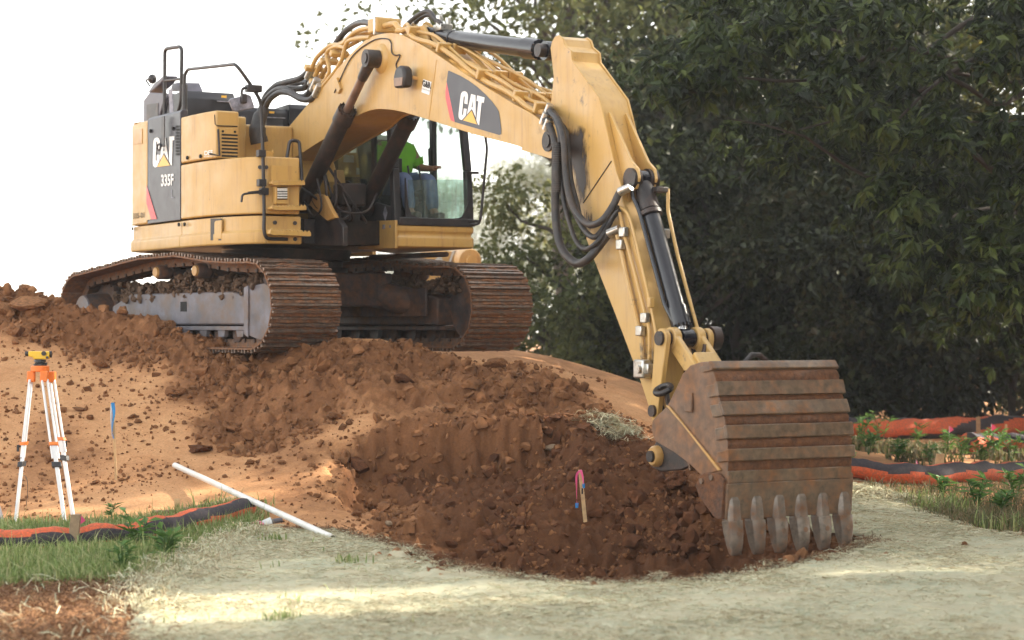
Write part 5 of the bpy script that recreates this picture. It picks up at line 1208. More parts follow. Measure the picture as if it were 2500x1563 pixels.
rp = shell_strip([V3(9.06, 0, -.10), V3(8.95, 0, -.35), V3(9.0, 0, -.6), V3(9.12, 0, -.85)], -BW + .02, BW - .02, .02); part('back_plate', rp, 'bucket', bk)
ey = on_v(z8(725, 190), .0); part('hoist_eye', MB().tube([V3(9.2, -.12, -.02), V3(9.22, -.06, .055), V3(9.22, .02, .05), V3(9.2, .12, -.01), V3(9.2, .2, -.02)], .022, 8), 'grease', bk)

# ================================================================== things on the site
def thing_mesh(name, mb, mat, label, cat, group=None, **kw):
    o = mb.build(name, M[mat] if isinstance(mat, str) else mat, None, **kw); return tag(o, label, cat, group)
def sub(name, mb, mat, parent, **kw): return mb.build(name, M[mat] if isinstance(mat, str) else mat, parent, **kw)
def rel(root, pts): return [Vector(p) - Vector(root.location) for p in pts]
# ---- tripod and level
zT = zoomer(40, 840, 140 / 470)
th = P(98, 905, 19.2); fl = PZ(37, 1283, .0); fl = on_ground(37, 1284); ff_ = on_ground(160, 1283); fr_ = on_ground(179, 1262)
fl = P(37, 1282, fl.y); ff_ = P(161, 1285, ff_.y - .15); fr_ = P(179, 1262, fr_.y + .1)
for q in (fl, ff_, fr_): q.z = gz(q.x, q.y) - .02
tri = empty('tripod', (th.x, th.y, gz(th.x, th.y)), 0, 'white aluminium survey tripod with orange head standing in the grass', 'tripod')
T = lambda p: Vector(p) - tri.location
hd = MB(); hd.prism([T(th + Vector((.085 * math.cos(a), .085 * math.sin(a), -.01))) for a in np.linspace(0, 2 * math.pi, 13)[:-1]], (0, 0, .055)); sub('tripod_head', hd, 'orange', tri, bevel=.008)
def leg(foot, off, spread, lab=None):
    top = th + Vector(off); ax = (foot - top); L = ax.length; d = ax / L; s = Vector(spread).normalized()
    j = MB(); j.box(T(top + d * .06), (.07, .06, .10)); hg = sub('leg_hinge', j, 'orange', tri, bevel=.01)
    mid = top + d * L * .56
    for k in (-1, 1): sub('leg_tube', MB().cyl(T(top + d * .09 + s * k * .024), T(mid + s * k * .026), .0115, n=10), 'alu', tri)
    sl = MB(); a = T(top + d * L * .46); b = T(foot); n = d.cross(s).normalized(); vs = []
    for p, w in ((a, .019), (b, .017)): vs += [p + s * w + n * .012, p - s * w + n * .012, p - s * w - n * .012, p + s * w - n * .012]
    sl.add(vs, [(0, 1, 2, 3), (7, 6, 5, 4)] + [(i, (i + 1) % 4, 4 + (i + 1) % 4, 4 + i) for i in range(4)]); sub('lower_leg', sl, 'alu', tri, bevel=.003)
    def collar(t, mat, h): 
        c = T(top + d * L * t); m = MB(); vs = []
        for sg in (-1, 1): vs += [c + s * .042 + n * .024 + d * sg * h, c - s * .042 + n * .024 + d * sg * h, c - s * .042 - n * .024 + d * sg * h, c + s * .042 - n * .024 + d * sg * h]
        m.add(vs, [(0, 1, 2, 3), (7, 6, 5, 4)] + [(i, (i + 1) % 4, 4 + (i + 1) % 4, 4 + i) for i in range(4)]); return sub('leg_collar', m, mat, tri, bevel=.005)
    collar(.47, 'orange', .016); collar(.60, 'black_plastic', .025)
    kn = MB(); c = T(top + d * L * .485); kn.cyl(c - n * .02, c - n * .055, .013, n=8); kn.box(c - n * .055 + d * .02, (.02, .02, .06)); sub('clamp_lever', kn, 'black_plastic', tri)
leg(fl, (-.075, .0, 0), (.25, 1, 0)); leg(ff_, (.045, -.065, 0), (1, .12, 0)); leg(fr_, (.085, .055, 0), (.9, -.5, 0))
sp_ = [P(42, 1157, 18.95), P(62, 1163, 18.9), P(68, 1185, 18.9), P(66, 1220, 18.9), P(64, 1235, 18.9)]
stp = MB(); pts = smooth_path([T(p) for p in sp_], 4); vs = []
for p in pts: vs += [p + Vector((0, .014, 0)), p - Vector((0, .014, 0))]
stp.add(vs, [(2 * i, 2 * i + 1, 2 * i + 3, 2 * i + 2) for i in range(len(pts) - 1)]); sub('carry_strap', stp, 'black_plastic', tri)
lv_ = empty('surveying_level', (th.x, th.y, th.z + .045), 0, 'small yellow surveying level on top of the tripod', 'surveying level')
sub('level_base', MB().rings((0, 0, 0), (0, 0, .055), [(0, .06), (.3, .06), (.35, .04), (.6, .04), (.65, .055), (1, .05)], 20), 'black_plastic', lv_)
bd = MB(); bd.prism([(x, -.04, z) for x, z in [(-.05, .058), (.075, .058), (.09, .07), (.09, .13), (-.10, .132), (-.10, .085), (-.06, .078)]], (0, .08, 0)); sub('level_body', bd, 'level_yellow', lv_, bevel=.015, seg=3)
sub('eyepiece', MB().rings((-.10, 0, .108), (-.135, 0, .108), [(0, .020), (.5, .024), (1, .018)], 14), 'black_plastic', lv_); sub('objective', MB().cyl((.085, 0, .103), (.105, 0, .103), .03, n=16), 'black_plastic', lv_)
sub('focus_knob', MB().cyl((.045, -.038, .112), (.045, -.06, .112), .021, n=14), 'black_plastic', lv_); sub('fine_knob', MB().cyl((.075, -.038, .075), (.075, -.055, .075), .012, n=10), 'black_plastic', lv_)
for a in (0, 2.1, 4.2): sub('foot_screw', MB().cyl((.05 * math.cos(a), .05 * math.sin(a), .008), (.05 * math.cos(a), .05 * math.sin(a), .03), .016, n=10), 'black_plastic', lv_)
# ---- stakes, ribbons, flags
def stake(top_px, bot_px, Y, w, mat, label, group=None, th_=.02, name='wooden_stake'):
    a = P(*top_px, Y); b = P(*bot_px, Y); b.z = min(b.z, gz(b.x, b.y)) - .05; d = (a - b)
    s = Vector((w / 2, 0, 0)); t = Vector((0, th_ / 2, 0)); root = Vector((b.x, b.y, b.z + .05)); vs = []
    for p in (b, a): vs += [p - s - t - root, p + s - t - root, p + s + t - root, p - s + t - root]
    mb = MB().add(vs, [(3, 2, 1, 0), (4, 5, 6, 7)] + [(i, (i + 1) % 4, 4 + (i + 1) % 4, 4 + i) for i in range(4)])
    o = thing_mesh(name, mb, mat, label, 'stake', group, bevel=.002); o.location = root; return o, a - root, b - root
def ribbon(parent, pts, w, mat, ang=0.3):
    pts = smooth_path(pts, 5); vs = []
    for i, p in enumerate(pts):
        t = ang + i * .12; e = Vector((math.cos(t), math.sin(t), 0)) * w / 2; vs += [p + e, p - e]
    return sub('ribbon', MB().add(vs, [(2 * i, 2 * i + 1, 2 * i + 3, 2 * i + 2) for i in range(len(pts) - 1)]), mat, parent)
g0 = on_ground(283, 1172); o, a, b = stake((276, 978), (284, 1172), g0.y, .022, 'wood', 'thin stake with long blue ribbon on the graded slope')
ribbon(o, [a + Vector((-.0, -.015, -.02)), a + Vector((.012, -.02, -.12)), a + Vector((.0, -.022, -.26)), a + Vector((.008, -.02, -.36))], .035, 'blue')
ribbon(o, [a + Vector((-.012, -.013, -.03)), a + Vector((-.016, -.016, -.15)), a + Vector((-.005, -.018, -.34))], .014, 'white', .1)
g0 = on_ground(1430, 1268); o, a, b = stake((1416, 1147), (1430, 1270), g0.y, .034, 'wood', 'short stake with pink and blue ribbon in the dug bank')
ribbon(o, [a + Vector((.0, -.02, -.005)), a + Vector((-.03, -.025, -.05)), a + Vector((-.03, -.025, -.2)), a + Vector((-.028, -.025, -.31))], .026, 'pink', .0)
ribbon(o, [a + Vector((.005, -.02, -.0)), a + Vector((.022, -.022, -.06)), a + Vector((.03, -.022, -.13))], .022, 'pink', .0); ribbon(o, [a + Vector((-.028, -.027, -.29)), a + Vector((-.03, -.027, -.335))], .03, 'blue', .0); ribbon(o, [a + Vector((.03, -.026, -.12)), a + Vector((.032, -.026, -.16))], .024, 'blue', .0)
sub('pen_mark', MB().box(a.lerp(b, .38) + Vector((.0, -.0125, 0)), (.014, .003, .05)), 'grille', o)
stake((186, 1256), (176, 1330), 16.6, .075, 'wood_dark', 'square stake standing behind the orange and black tube by the tripod', th_=.05)
stake((433, 1218), (433, 1262), 18.9, .05, 'wood', 'small stake behind the tube near the white pipe', th_=.03)
stake((590, 1206), (590, 1245), 19.3, .04, 'wood', 'pale stake tip behind the white pipe', th_=.03)
stake((2296, 1108), (2284, 1158), 23.4, .09, 'wood', 'leaning stake behind the front tube at right', th_=.04)
stake((2180, 1026), (2188, 1050), 33.2, .055, 'wood', 'pale stake by the far tube nearest the bucket', 'stakes along the far tube', .04)
stake((2388, 1018), (2388, 1058), 32.6, .06, 'wood_dark', 'dark upright stake where the far tubes meet', 'stakes along the far tube', .04)
stake((2402, 1020), (2402, 1040), 34.3, .05, 'wood', 'thin stake just behind the dark upright stake', 'stakes along the far tube', .04)
stake((2456, 1036), (2454, 1058), 31.6, .03, 'wood', 'rightmost thin pale stake on the far tube', 'stakes along the far tube', .03)
def pin_flag(px, top, bot, Y, label, w=.09, h=.11, tilt=.0):
    g = P(px, bot, Y); z0 = gz(g.x, g.y) - .02; root = empty('marker_flag', (g.x, g.y, z0), 0, label, 'flag', 'pink marker flags'); zt = P(px, top, Y).z - z0
    sub('wire', MB().cyl((0, 0, 0), (0, 0, zt), .0025, n=6), 'zinc', root)
    sub('flag_sheet', MB().add([(0, 0, zt), (w * .55, .01, zt - h * .25), (w, .025, zt - h * .6), (w * .5, .02, zt - h * .82), (0, 0, zt - h)], [(0, 1, 3, 4), (1, 2, 3)]), 'pink', root)
pin_flag(191, 1254, 1330, 16.7, 'pink marker flag beside the square stake near the tripod', .055, .095)
pin_flag(2236, 1122, 1150, 24.0, 'pink marker flag behind the front tube at right', .035, .10)
pin_flag(2317, 1040, 1064, 31.5, 'left pink marker flag in front of the far tube', .075, .10); pin_flag(2420, 1034, 1058, 31.0, 'right pink marker flag in front of the far tube', .08, .11)
# ---- filter tubes
def sock(name, path, r, phase, label, wob=.25, group='orange and black filter tubes', rise=.95, twist=0.0):
    pts = []
    for px, py, Y in path: q = P(px, py, Y); pts.append(Vector((q.x, q.y, 0)))
    pts = smooth_path(pts, 10); n = 28; vs = []; fs = []; mi = []; m = len(pts); acc = 0
    for i, p in enumerate(pts):
        t = (pts[min(i + 1, m - 1)] - pts[max(i - 1, 0)]).normalized(); a = Vector((-t.y, t.x, 0)); b = Vector((0, 0, 1))
        e = 1.0 if 0 < i < m - 1 else .35
        rr = r * (1 + .05 * math.sin(i * .9) + .03 * math.sin(i * 2.3)) * e
        c = Vector((p.x, p.y, gz(p.x, p.y) + r * rise + .012 * math.sin(i * .6)))
        for k in range(n):
            q = 2 * math.pi * k / n; vs.append(c + a * math.cos(q) * rr * 1.08 + b * math.sin(q) * rr * .94)
    for i in range(m - 1):
        ph = phase + twist * i / m + wob * math.sin(i * .16) + .05 * math.sin(i * .55 + 1)
        for k in range(n):
            fs.append((i * n + k, i * n + (k + 1) % n, (i + 1) * n + (k + 1) % n, (i + 1) * n + k)); q = (k + .5) / n + ph / 6.283; mi.append(1 if ((q - .25) * 2) % 1 < .40 else 0)
    fs += [tuple(range(n))[::-1], tuple(range((m - 1) * n, m * n))]; mi += [1, 1]
    o = thing_mesh(name, MB().add(vs, fs), 'orange_mesh', label, 'filter tube', group, recalc=False); o.data.materials.append(M['black_mesh'])
    for p, k in zip(o.data.polygons, mi): p.material_index = k
    return o
sock('filter_tube', [(-60, 1340, 16.6), (80, 1345, 16.6), (200, 1345, 16.7), (320, 1330, 17.0), (430, 1305, 17.7), (530, 1288, 18.2), (606, 1272, 18.7)], .098, -1.3, 'long orange and black tube in the grass below the tripod', .1, twist=1.3)
sock('filter_tube', [(1960, 1196, 22.6), (2060, 1197, 22.7), (2180, 1196, 22.8), (2290, 1190, 23.2), (2370, 1176, 24.0), (2440, 1160, 25.0), (2530, 1140, 26.3)],   .118, -.19, 'front orange and black tube curving behind the straw blanket right of the bucket', .08)
sock('filter_tube', [(2030, 1078, 33), (2100, 1079, 33), (2180, 1076, 33.2), (2280, 1070, 33.6), (2380, 1066, 34), (2520, 1064, 34.5)], .17, -.9, 'far orange and black tube at the foot of the trees', .5, twist=4.5)
sock('filter_tube', [(2362, 1096, 30.6), (2400, 1092, 30.8), (2450, 1092, 30.8), (2540, 1096, 30.6)], .16, .2, 'short dark red tube end lying in front of the far tube', .3)
# ---- pipe, stick, litter, post
pa = P(813, 1322, 17.15); pa.z = gz(pa.x, pa.y) + .03; pb_ = on_ground(427, 1146); pb_.z += .035
pr = empty('plastic_pipe', pa, 0, 'long white plastic pipe leaning across the tube end onto the blanket', 'pipe')
d = pb_ - pa; n = 24; r0, r1 = .027, .023
pm = MB(); ax = d.normalized(); a = ax.orthogonal().normalized(); b = ax.cross(a); vs = []
for p in (Vector((0, 0, 0)), d):
    for r_ in (r0, r1):
        for k in range(n): t = 2 * math.pi * k / n; vs.append(p + (a * math.cos(t) + b * math.sin(t)) * r_)
fs = []
for k in range(n):
    k2 = (k + 1) % n; fs += [(k, k2, 2 * n + k2, 2 * n + k), (n + k2, n + k, 3 * n + k, 3 * n + k2), (k2, k, n + k, n + k2), (2 * n + k, 2 * n + k2, 3 * n + k2, 3 * n + k)]
sub('pipe_wall', pm.add(vs, fs), 'pvc', pr)
bs = [P(372, 1275, 18.9), P(430, 1262, 18.9), P(520, 1243, 19.1), P(578, 1227, 19.3)]
for q in bs: q.z = max(q.z, gz(q.x, q.y) + .02)
thing_mesh('branch', MB().tube(smooth_path(bs, 5), [.016] * 6 + [.02] * 6 + [.022] * 4, 9), 'wood_dark', 'bare stick lying behind the tube next to the small stake', 'branch')
lg0 = P(-4, 1268, 18.6); lg0.z = gz(lg0.x, lg0.y) - .03
thing_mesh('post', MB().rings(lg0, lg0 + Vector((-.06, 0, .34)), [(0, .065), (.4, .06), (.8, .045), (1, .03)], 14), 'frame', 'grey weathered post at the left edge beside the tripod', 'post')
cp = on_ground(646, 1292); thing_mesh('plastic_cup', MB().rings(cp + Vector((-.06, -.02, .02)), cp + Vector((.06, .01, .055)), [(0, .035), (.45, .04), (1, .048)], 16), 'paper', 'crushed clear plastic cup at the blanket corner', 'cup')
thing_mesh('ribbon_scrap', MB().tube([cp + Vector((-.11, -.03, .03)), cp + Vector((-.05, -.04, .05)), cp + Vector((.0, -.05, .04))], [.018, .032, .015], 8), 'pink', 'crumpled pink ribbon scrap beside the plastic cup', 'ribbon')
cq = on_ground(672, 1284); thing_mesh('tube_piece', MB().cyl(cq + Vector((-.06, 0, .03)), cq + Vector((.06, .03, .045)), .022, n=12), 'foil', 'short grey tube piece beside the plastic cup', 'tube')
# ---- another machine behind
Yb = 34.0; B0 = P(1085, 640, Yb); base = Vector((B0.x, B0.y, gz(B0.x, B0.y)))
pm_ = empty('parked_machine', base, 0, 'part of a second yellow machine behind the far track', 'machine')
Q = lambda px, py, dy=0: P(px, py, Yb + dy) - base
sub('drum', MB().rings(Q(1120, 637, .5), Q(1148, 637, -.35), [(0, .21), (.85, .21), (1, .18)], 24), 'yellow_dirty', pm_); c = Q(1150, 637, -.37); sub('hub', MB().cyl(c, c + Vector((.02, -.05, 0)), .09, n=16), 'yellow_dirty', pm_)
sub('side_plate', MB().prism([Q(*q) for q in [(1092, 660), (1108, 612), (1142, 612), (1150, 640), (1150, 720), (1080, 720)]], (0, .25, 0)), 'bucket', pm_, bevel=.02)
sub('hopper', MB().prism([Q(*q, .1) for q in [(1024, 616), (1078, 612), (1104, 612), (1090, 662), (1085, 700), (1040, 700), (1038, 655)]], (0, .6, 0)), 'yellow_dirty', pm_, bevel=.02)
sub('worn_blade', MB().prism([Q(*q, -.05) for q in [(1045, 648), (1076, 622), (1088, 655), (1060, 656)]], (0, .05, 0)), 'zinc', pm_); sub('worn_edge', MB().prism([Q(*q, -.1) for q in [(1105, 612), (1110, 612), (1095, 655), (1090, 655)]], (0, .05, 0)), 'zinc', pm_)
ch = MB(); hgt = Q(1085, 690).z; ch.box((0, .6, hgt * .5), (1.6, 1.6, hgt)); sub('chassis', ch, 'frame_dark', pm_, bevel=.05)

# ---- operator
per = empty('person', m2w((.90, 1.02, 1.87)), -PHI, 'operator in a lime green shirt and blue jeans seated in the cab', 'person')
def skinmesh(name, joints, edges, radii, mat, parent, sublev=2):
    me = bpy.data.meshes.new(name); me.from_pydata(joints, edges, []); me.materials.append(M[mat]); o = bpy.data.objects.new(name, me); col.objects.link(o); o.parent = parent
    md = o.modifiers.new('skin', 'SKIN'); md.use_smooth_shade = True
    for v, r_ in zip(me.skin_vertices[0].data, radii): v.radius = (r_, r_) if not isinstance(r_, tuple) else r_
    me.skin_vertices[0].data[0].use_root = True
    s = o.modifiers.new('sub', 'SUBSURF'); s.levels = sublev; s.render_levels = sublev
    return o
# joints relative to the hips on the seat: x forward, y left, z up
J = [(0, 0, .10), (-.05, 0, .30), (-.08, 0, .48), (-.08, 0, .58), (-.06, 0, .66), (-.04, 0, .76), (-.03, 0, .84),
     (-.07, -.19, .50), (.0, -.26, .27), (.26, -.28, .24), (.33, -.285, .245), (-.07, .19, .50), (.0, .26, .27), (.26, .29, .24), (.33, .29, .245),
     (.02, -.10, .06), (.46, -.15, .11), (.56, -.14, -.28), (.66, -.14, -.32), (.02, .10, .06), (.46, .16, .11), (.58, .15, -.28), (.68, .15, -.32)]
E = [(0, 1), (1, 2), (2, 3), (3, 4), (4, 5), (5, 6), (2, 7), (7, 8), (8, 9), (9, 10), (2, 11), (11, 12), (12, 13), (13, 14), (0, 15), (15, 16), (16, 17), (17, 18), (0, 19), (19, 20), (20, 21), (21, 22)]
RR = [.13, .14, .13, .06, .06, .095, .085, .065, .052, .036, .03, .065, .052, .036, .03, .09, .07, .05, .04, .09, .07, .05, .04]
skinmesh('body', J, E, RR, 'skin', per)
skinmesh('shirt', [J[0], J[1], J[2], (-.08, 0, .56), J[7], (-.02, -.235, .34), (.03, -.265, .27), J[11], (-.02, .235, .34), (.03, .265, .27)], [(0, 1), (1, 2), (2, 3), (2, 4), (4, 5), (5, 6), (2, 7), (7, 8), (8, 9)], [.185, .195, .185, .095, .10, .088, .084, .10, .088, .084], 'shirt', per)
skinmesh('jeans', [(0, 0, .08), J[15], J[16], J[17], J[19], J[20], J[21]], [(0, 1), (1, 2), (2, 3), (0, 4), (4, 5), (5, 6)], [.16, .115, .092, .072, .115, .092, .072], 'jeans', per)
for k in (17, 21):
    p = Vector(J[k]); sub('boot', MB().box(p + Vector((.07, 0, -.06)), (.28, .10, .10)), 'boot', per, bevel=.035, seg=3)
for sy in (-1, 1):
    h = Vector(J[10 if sy < 0 else 14]); jn = [h, h + Vector((.05, 0, .0))]; ed = [(0, 1)]; rd = [.032, .036]
    for f in range(4):
        b0 = h + Vector((.07, (f - 1.5) * .02, .012)); jn += [b0, b0 + Vector((.035, 0, .0)), b0 + Vector((.04, 0, -.03))]; i = len(jn) - 3; ed += [(1, i), (i, i + 1), (i + 1, i + 2)]; rd += [.010, .009, .008]
    b0 = h + Vector((.03, -sy * .035, -.01)); jn += [b0, b0 + Vector((.04, 0, -.02))]; i = len(jn) - 2; ed += [(0, i), (i, i + 1)]; rd += [.012, .010]
    skinmesh('hand', jn, ed, rd, 'skin', per)
cap = MB(); cap.ball(Vector(J[6]) + Vector((0, 0, .02)), .11, 3, (1.1, .9, .8)); cap.box(Vector(J[6]) + Vector((.14, 0, .0)), (.12, .15, .015)); sub('hard_hat', cap, 'white', per)

# ================================================================== loose clods
def clod_mesh(seed, sub_=2):
    rg = np.random.default_rng(seed); bm = bmesh.new(); bmesh.ops.create_icosphere(bm, subdivisions=sub_, radius=1.0)
    sv = np.array([v.co[:] for v in bm.verts]); fs = [tuple(q.index for q in f.verts) for f in bm.faces]; bm.free()
    k = rg.normal(size=(4, 3)); ph = rg.random(4) * 6.3
    d = 1 + .22 * np.sin(sv @ (k[0] * 2.2) + ph[0]) + .16 * np.sin(sv @ (k[1] * 3.8) + ph[1]) + .10 * np.sin(sv @ (k[2] * 7) + ph[2]) + .07 * rg.normal(size=len(sv))
    v = sv * d[:, None]
    for _ in range(7):
        n_ = rg.normal(size=3); n_ /= np.linalg.norm(n_); h_ = rg.uniform(.45, .85); v -= np.maximum(0, v @ n_ - h_)[:, None] * n_
    v[:, 2] *= .8
    me = bpy.data.meshes.new('clod'); me.from_pydata([tuple(p) for p in v], [], fs); me.polygons.foreach_set('use_smooth', [seed % 3 != 0] * len(fs)); return me
CL = {}
def clod(name, px, py, size_px, label, mat='clod', group=None, flat_=1.0, seed=0, sink=.25, cat='clod', wide=1.0):
    g_ = on_ground(px, py); r_ = size_px / 2 / F * g_.y
    key = (seed % 8, mat)
    if key not in CL: CL[key] = clod_mesh(seed % 8, 3 if size_px > 30 else 2); CL[key].materials.append(M[mat])
    o = bpy.data.objects.new(name, CL[key]); col.objects.link(o); rr_ = random.Random(seed)
    o.location = (g_.x, g_.y, g_.z + r_ * flat_ * (.8 - sink)); o.scale = (r_ * wide, r_, r_ * flat_); o.rotation_euler = (rr_.uniform(-.2, .2), rr_.uniform(-.2, .2), rr_.uniform(0, 6.28))
    return tag(o, label, cat, group)
for i, (px, py, s, lab, mt, fl_, wd) in enumerate([
    (250, 900, 40, 'angular clod above the blue ribbon stake', 'clod', .8, 1.2), (700, 905, 44, 'angular clod under the front of the near track', 'clod', .75, 1.1), (985, 935, 46, 'broken slab of soil between the tracks and the pit', 'clod_wet', .6, 1.3), (1215, 900, 52, 'tilted slab below the far track', 'clod', .7, 1.0), (1380, 975, 36, 'clod on the rim where the sun catches', 'clod', .8, 1.0), (580, 850, 34, 'clod wedged beside the idler guard', 'clod', .8, 1.0),
    (485, 1108, 46, 'dark crumbly clod alone in the middle of the graded slope', 'clod_wet', .7, 1.4), (880, 1168, 62, 'large ragged clod at the left rim of the pit', 'clod_wet', .8, 1.2),
    (62, 764, 92, 'big pale boulder on the left crest against the sky', 'clod_dry', .6, 1.35), (8, 768, 60, 'rounded clod at the left edge of the crest', 'clod_dry', .75, 1.0),
    (1343, 1098, 46, 'pale flat stone on the pit bank above the ribbon stake', 'stone', .4, 1.3), (425, 968, 44, 'grey clod at the toe of the spoil windrow', 'clod', .75, 1.2),
    (300, 772, 34, 'orange brown clod perched against the track frame', 'clod_dry', .95, 1.0), (215, 1290, 50, 'round clod at the grass edge behind the pink flag', 'clod_dry', .8, 1.1),
    (522, 1003, 26, 'reddish clod on the slope above the white pipe', 'clod', .9, 1.0), (1080, 1375, 38, 'fist sized clod in the undercut below the blanket edge', 'clod_wet', .8, 1.1),
    (2358, 1336, 20, 'dark red clod lying on the straw blanket at right', 'clod', .9, 1.1), (1990, 1492, 13, 'small dark crumb on the near straw blanket', 'clod_wet', .5, 1.5), (2246, 1524, 12, 'dark leaf like crumb on the lower right blanket', 'clod_wet', .5, 1.5),
    (1610, 1452, 22, 'dark crumb beside the pit lip on the blanket', 'clod_wet', .4, 1.5), (868, 1262, 26, 'brown clod near the lower end of the white pipe', 'clod', .9, .9), (948, 1284, 22, 'pale stone at the pit edge near the blanket', 'stone', .8, 1.0),
    (1650, 1195, 60, 'big brown clod behind the bucket side plate', 'clod_wet', 1.0, .9), (1690, 1350, 40, 'clod at the foot of the sandy heap', 'clod_wet', .8, 1.2)]):
    clod('soil_clod' if mt != 'stone' else 'stone', px, py, s, lab, mt, None, fl_, i, .2, 'clod' if mt != 'stone' else 'stone', wd)
# individual clods on the graded slope
rs = random.Random(12); slope = [(20, 1230), (15, 960), (160, 930), (330, 985), (600, 1035), (800, 1060), (880, 1130), (900, 1240), (620, 1200), (400, 1180), (150, 1230)]
cnt = 0
while cnt < 110:
    px, py = rs.uniform(10, 900), rs.uniform(920, 1245)
    if not in_poly(np.array([px]), np.array([py]), slope)[0]: continue
    s = 7 + 18 * rs.random() ** 3
    clod('soil_clod', px, py, s, 'small loose clod scattered on the smooth graded slope', 'clod' if rs.random() < .7 else 'clod_dry', 'loose clods on the graded slope', rs.uniform(.6, 1), 20 + cnt, .3, 'clod', rs.uniform(.8, 1.3)); cnt += 1
# crumbs too many to count
def scatter(n, fn, r0, r1, name, mat, seed, powr=3.0, sub_=1, label=None, sink=.3):
    bm = bmesh.new(); bmesh.ops.create_icosphere(bm, subdivisions=sub_, radius=1); sv = np.array([v.co[:] for v in bm.verts]); sf = np.array([[q.index for q in f.verts] for f in bm.faces]); bm.free()
    rg = np.random.default_rng(seed); xy = fn(rg, n); n = len(xy); z = gz_np(xy[:, 0], xy[:, 1]); r_ = r0 + (r1 - r0) * rg.random(n) ** powr
    k = rg.normal(size=(n, 3)) * 2.6; ph = rg.random(n) * 6.3
    d = 1 + .26 * np.sin(np.einsum('vj,nj->nv', sv, k) + ph[:, None]) + .13 * rg.normal(size=(n, len(sv)))
    sc = rg.uniform(.7, 1.3, (n, 1, 3)) * r_[:, None, None]; v = sv[None] * d[:, :, None]
    for _ in range(5):
        nn_ = rg.normal(size=(n, 3)); nn_ /= np.linalg.norm(nn_, axis=1)[:, None]; h_ = rg.uniform(.35, .8, n); v = v - np.maximum(0, np.einsum('nvj,nj->nv', v, nn_) - h_[:, None])[:, :, None] * nn_[:, None, :]
    v = v * sc
    v += np.c_[xy, z + r_ * (.6 - sink)][:, None, :]
    f = sf[None] + (np.arange(n) * len(sv))[:, None, None]
    o = np_mesh(name, v.reshape(-1, 3), f.reshape(-1, 3), M[mat], False); return tag(o, label, None, None, 'stuff')
def rough_xy(thr, pit_lo, pit_hi):
    def fn(rg, n):
        xy = np.c_[rg.uniform(-7, 4, n * 6), rg.uniform(14, 24.6, n * 6)]; m, p = rough_mask(xy[:, 0], xy[:, 1]); ok = (m > thr) & (p >= pit_lo) & (p <= pit_hi) & ~in_poly(xy[:, 0], xy[:, 1], BLANKET)
        ok &= rg.random(len(m)) < np.clip(.35 + 1.3 * fbm(xy[:, 0], xy[:, 1], 1.7, 3, 77), .05, 1)
        return xy[ok][:n]
    return fn
scatter(3600, rough_xy(.5, -1, .35), .02, .085, 'spoil_clods', 'clod', 3, 3.6, 2, 'brown clods of the spoil heap along the track')
scatter(1800, rough_xy(.55, -1, .35), .015, .06, 'spoil_clods', 'clod_dry', 4, 2.5, 2, 'lighter dry clods of the spoil heap')
scatter(3400, rough_xy(.5, .2, 2), .018, .085, 'pit_clods', 'clod_wet', 5, 3.8, 2, 'moist dark clods on the dug bank')
scatter(11000, rough_xy(.35, -1, 2), .008, .032, 'soil_crumbs', 'clod', 6, 2.0, 1, 'fine crumbs over the loose soil')
def slope_xy(rg, n):
    xy = np.c_[rg.uniform(-7, 1.0, n * 4), rg.uniform(17.5, 23.5, n * 4)]; m, p = rough_mask(xy[:, 0], xy[:, 1]); ok = (m < .5) & ~in_poly(xy[:, 0], xy[:, 1], BLANKET) & (rg.random(len(m)) < np.clip(.3 + 1.6 * fbm(xy[:, 0], xy[:, 1], 1.1, 3, 91), .04, 1)); return xy[ok][:n]
scatter(3600, slope_xy, .005, .028, 'soil_crumbs', 'clod', 8, 3.0, 1, 'fine crumbs sprinkled over the graded slope')
def lip_xy(rg, n):
    k = rg.uniform(3, len(LIP) - 1.01, n); i = k.astype(int); t = (k - i)[:, None]; L_ = np.array(LIP); p = L_[i] * (1 - t) + L_[i + 1] * t; return p + np.c_[rg.normal(0, .12, n), rg.uniform(-.04, .35, n)]
scatter(420, lip_xy, .012, .06, 'soil_crumbs', 'clod_wet', 9, 2.4, 1, 'crumbs along the broken blanket edge')
def rim_xy(rg, n):
    x = rg.uniform(-1.7, .6, n); return np.c_[x, 20.35 + rg.normal(0, .17, n)]
scatter(170, rim_xy, .015, .06, 'pit_clods', 'clod', 15, 2.6, 2, 'broken clods along the ragged back wall of the scoop', .1)
def toe_xy(rg, n):
    k = rg.uniform(1.2, len(WIND) - 1.01, n); i = k.astype(int); t = (k - i)[:, None]; L_ = np.array(WIND); p = L_[i] * (1 - t) + L_[i + 1] * t; return p + np.c_[rg.normal(.1, .25, n), -np.abs(rg.normal(.75, .45, n))]
scatter(800, toe_xy, .008, .045, 'soil_crumbs', 'clod', 16, 3.0, 1, 'clods rolled down from the windrow onto the slope')

# ================================================================== straw blanket, grass, trees
bx = np.arange(-3.2, 9.0, .07); by = np.arange(9.5, 23.0, .07); BX, BY = np.meshgrid(bx, by)
BZ = base_h(BX, BY) + .03 + .04 * fbm(BX, BY, 1.2, 4, 101) + .022 * fbm(BX, BY, 5, 3, 103)
BZ = np.maximum(BZ, gz_np(BX.ravel(), BY.ravel()).reshape(BX.shape) + .012)
wob = .10 * fbm(BX, BY, 2.5, 3, 107)
inside = in_poly(BX + wob, BY + wob, BLANKET); id_ = np.arange(BX.size).reshape(BX.shape)
f = np.c_[id_[:-1, :-1].ravel(), id_[:-1, 1:].ravel(), id_[1:, 1:].ravel(), id_[1:, :-1].ravel()]; kk = inside.ravel()[f].all(1)
used = np.unique(f[kk]); remap = np.full(BX.size, -1); remap[used] = np.arange(len(used))
bl_o = np_mesh('straw_blanket', np.c_[BX.ravel(), BY.ravel(), BZ.ravel()][used], remap[f[kk]], M['blanket'], True)
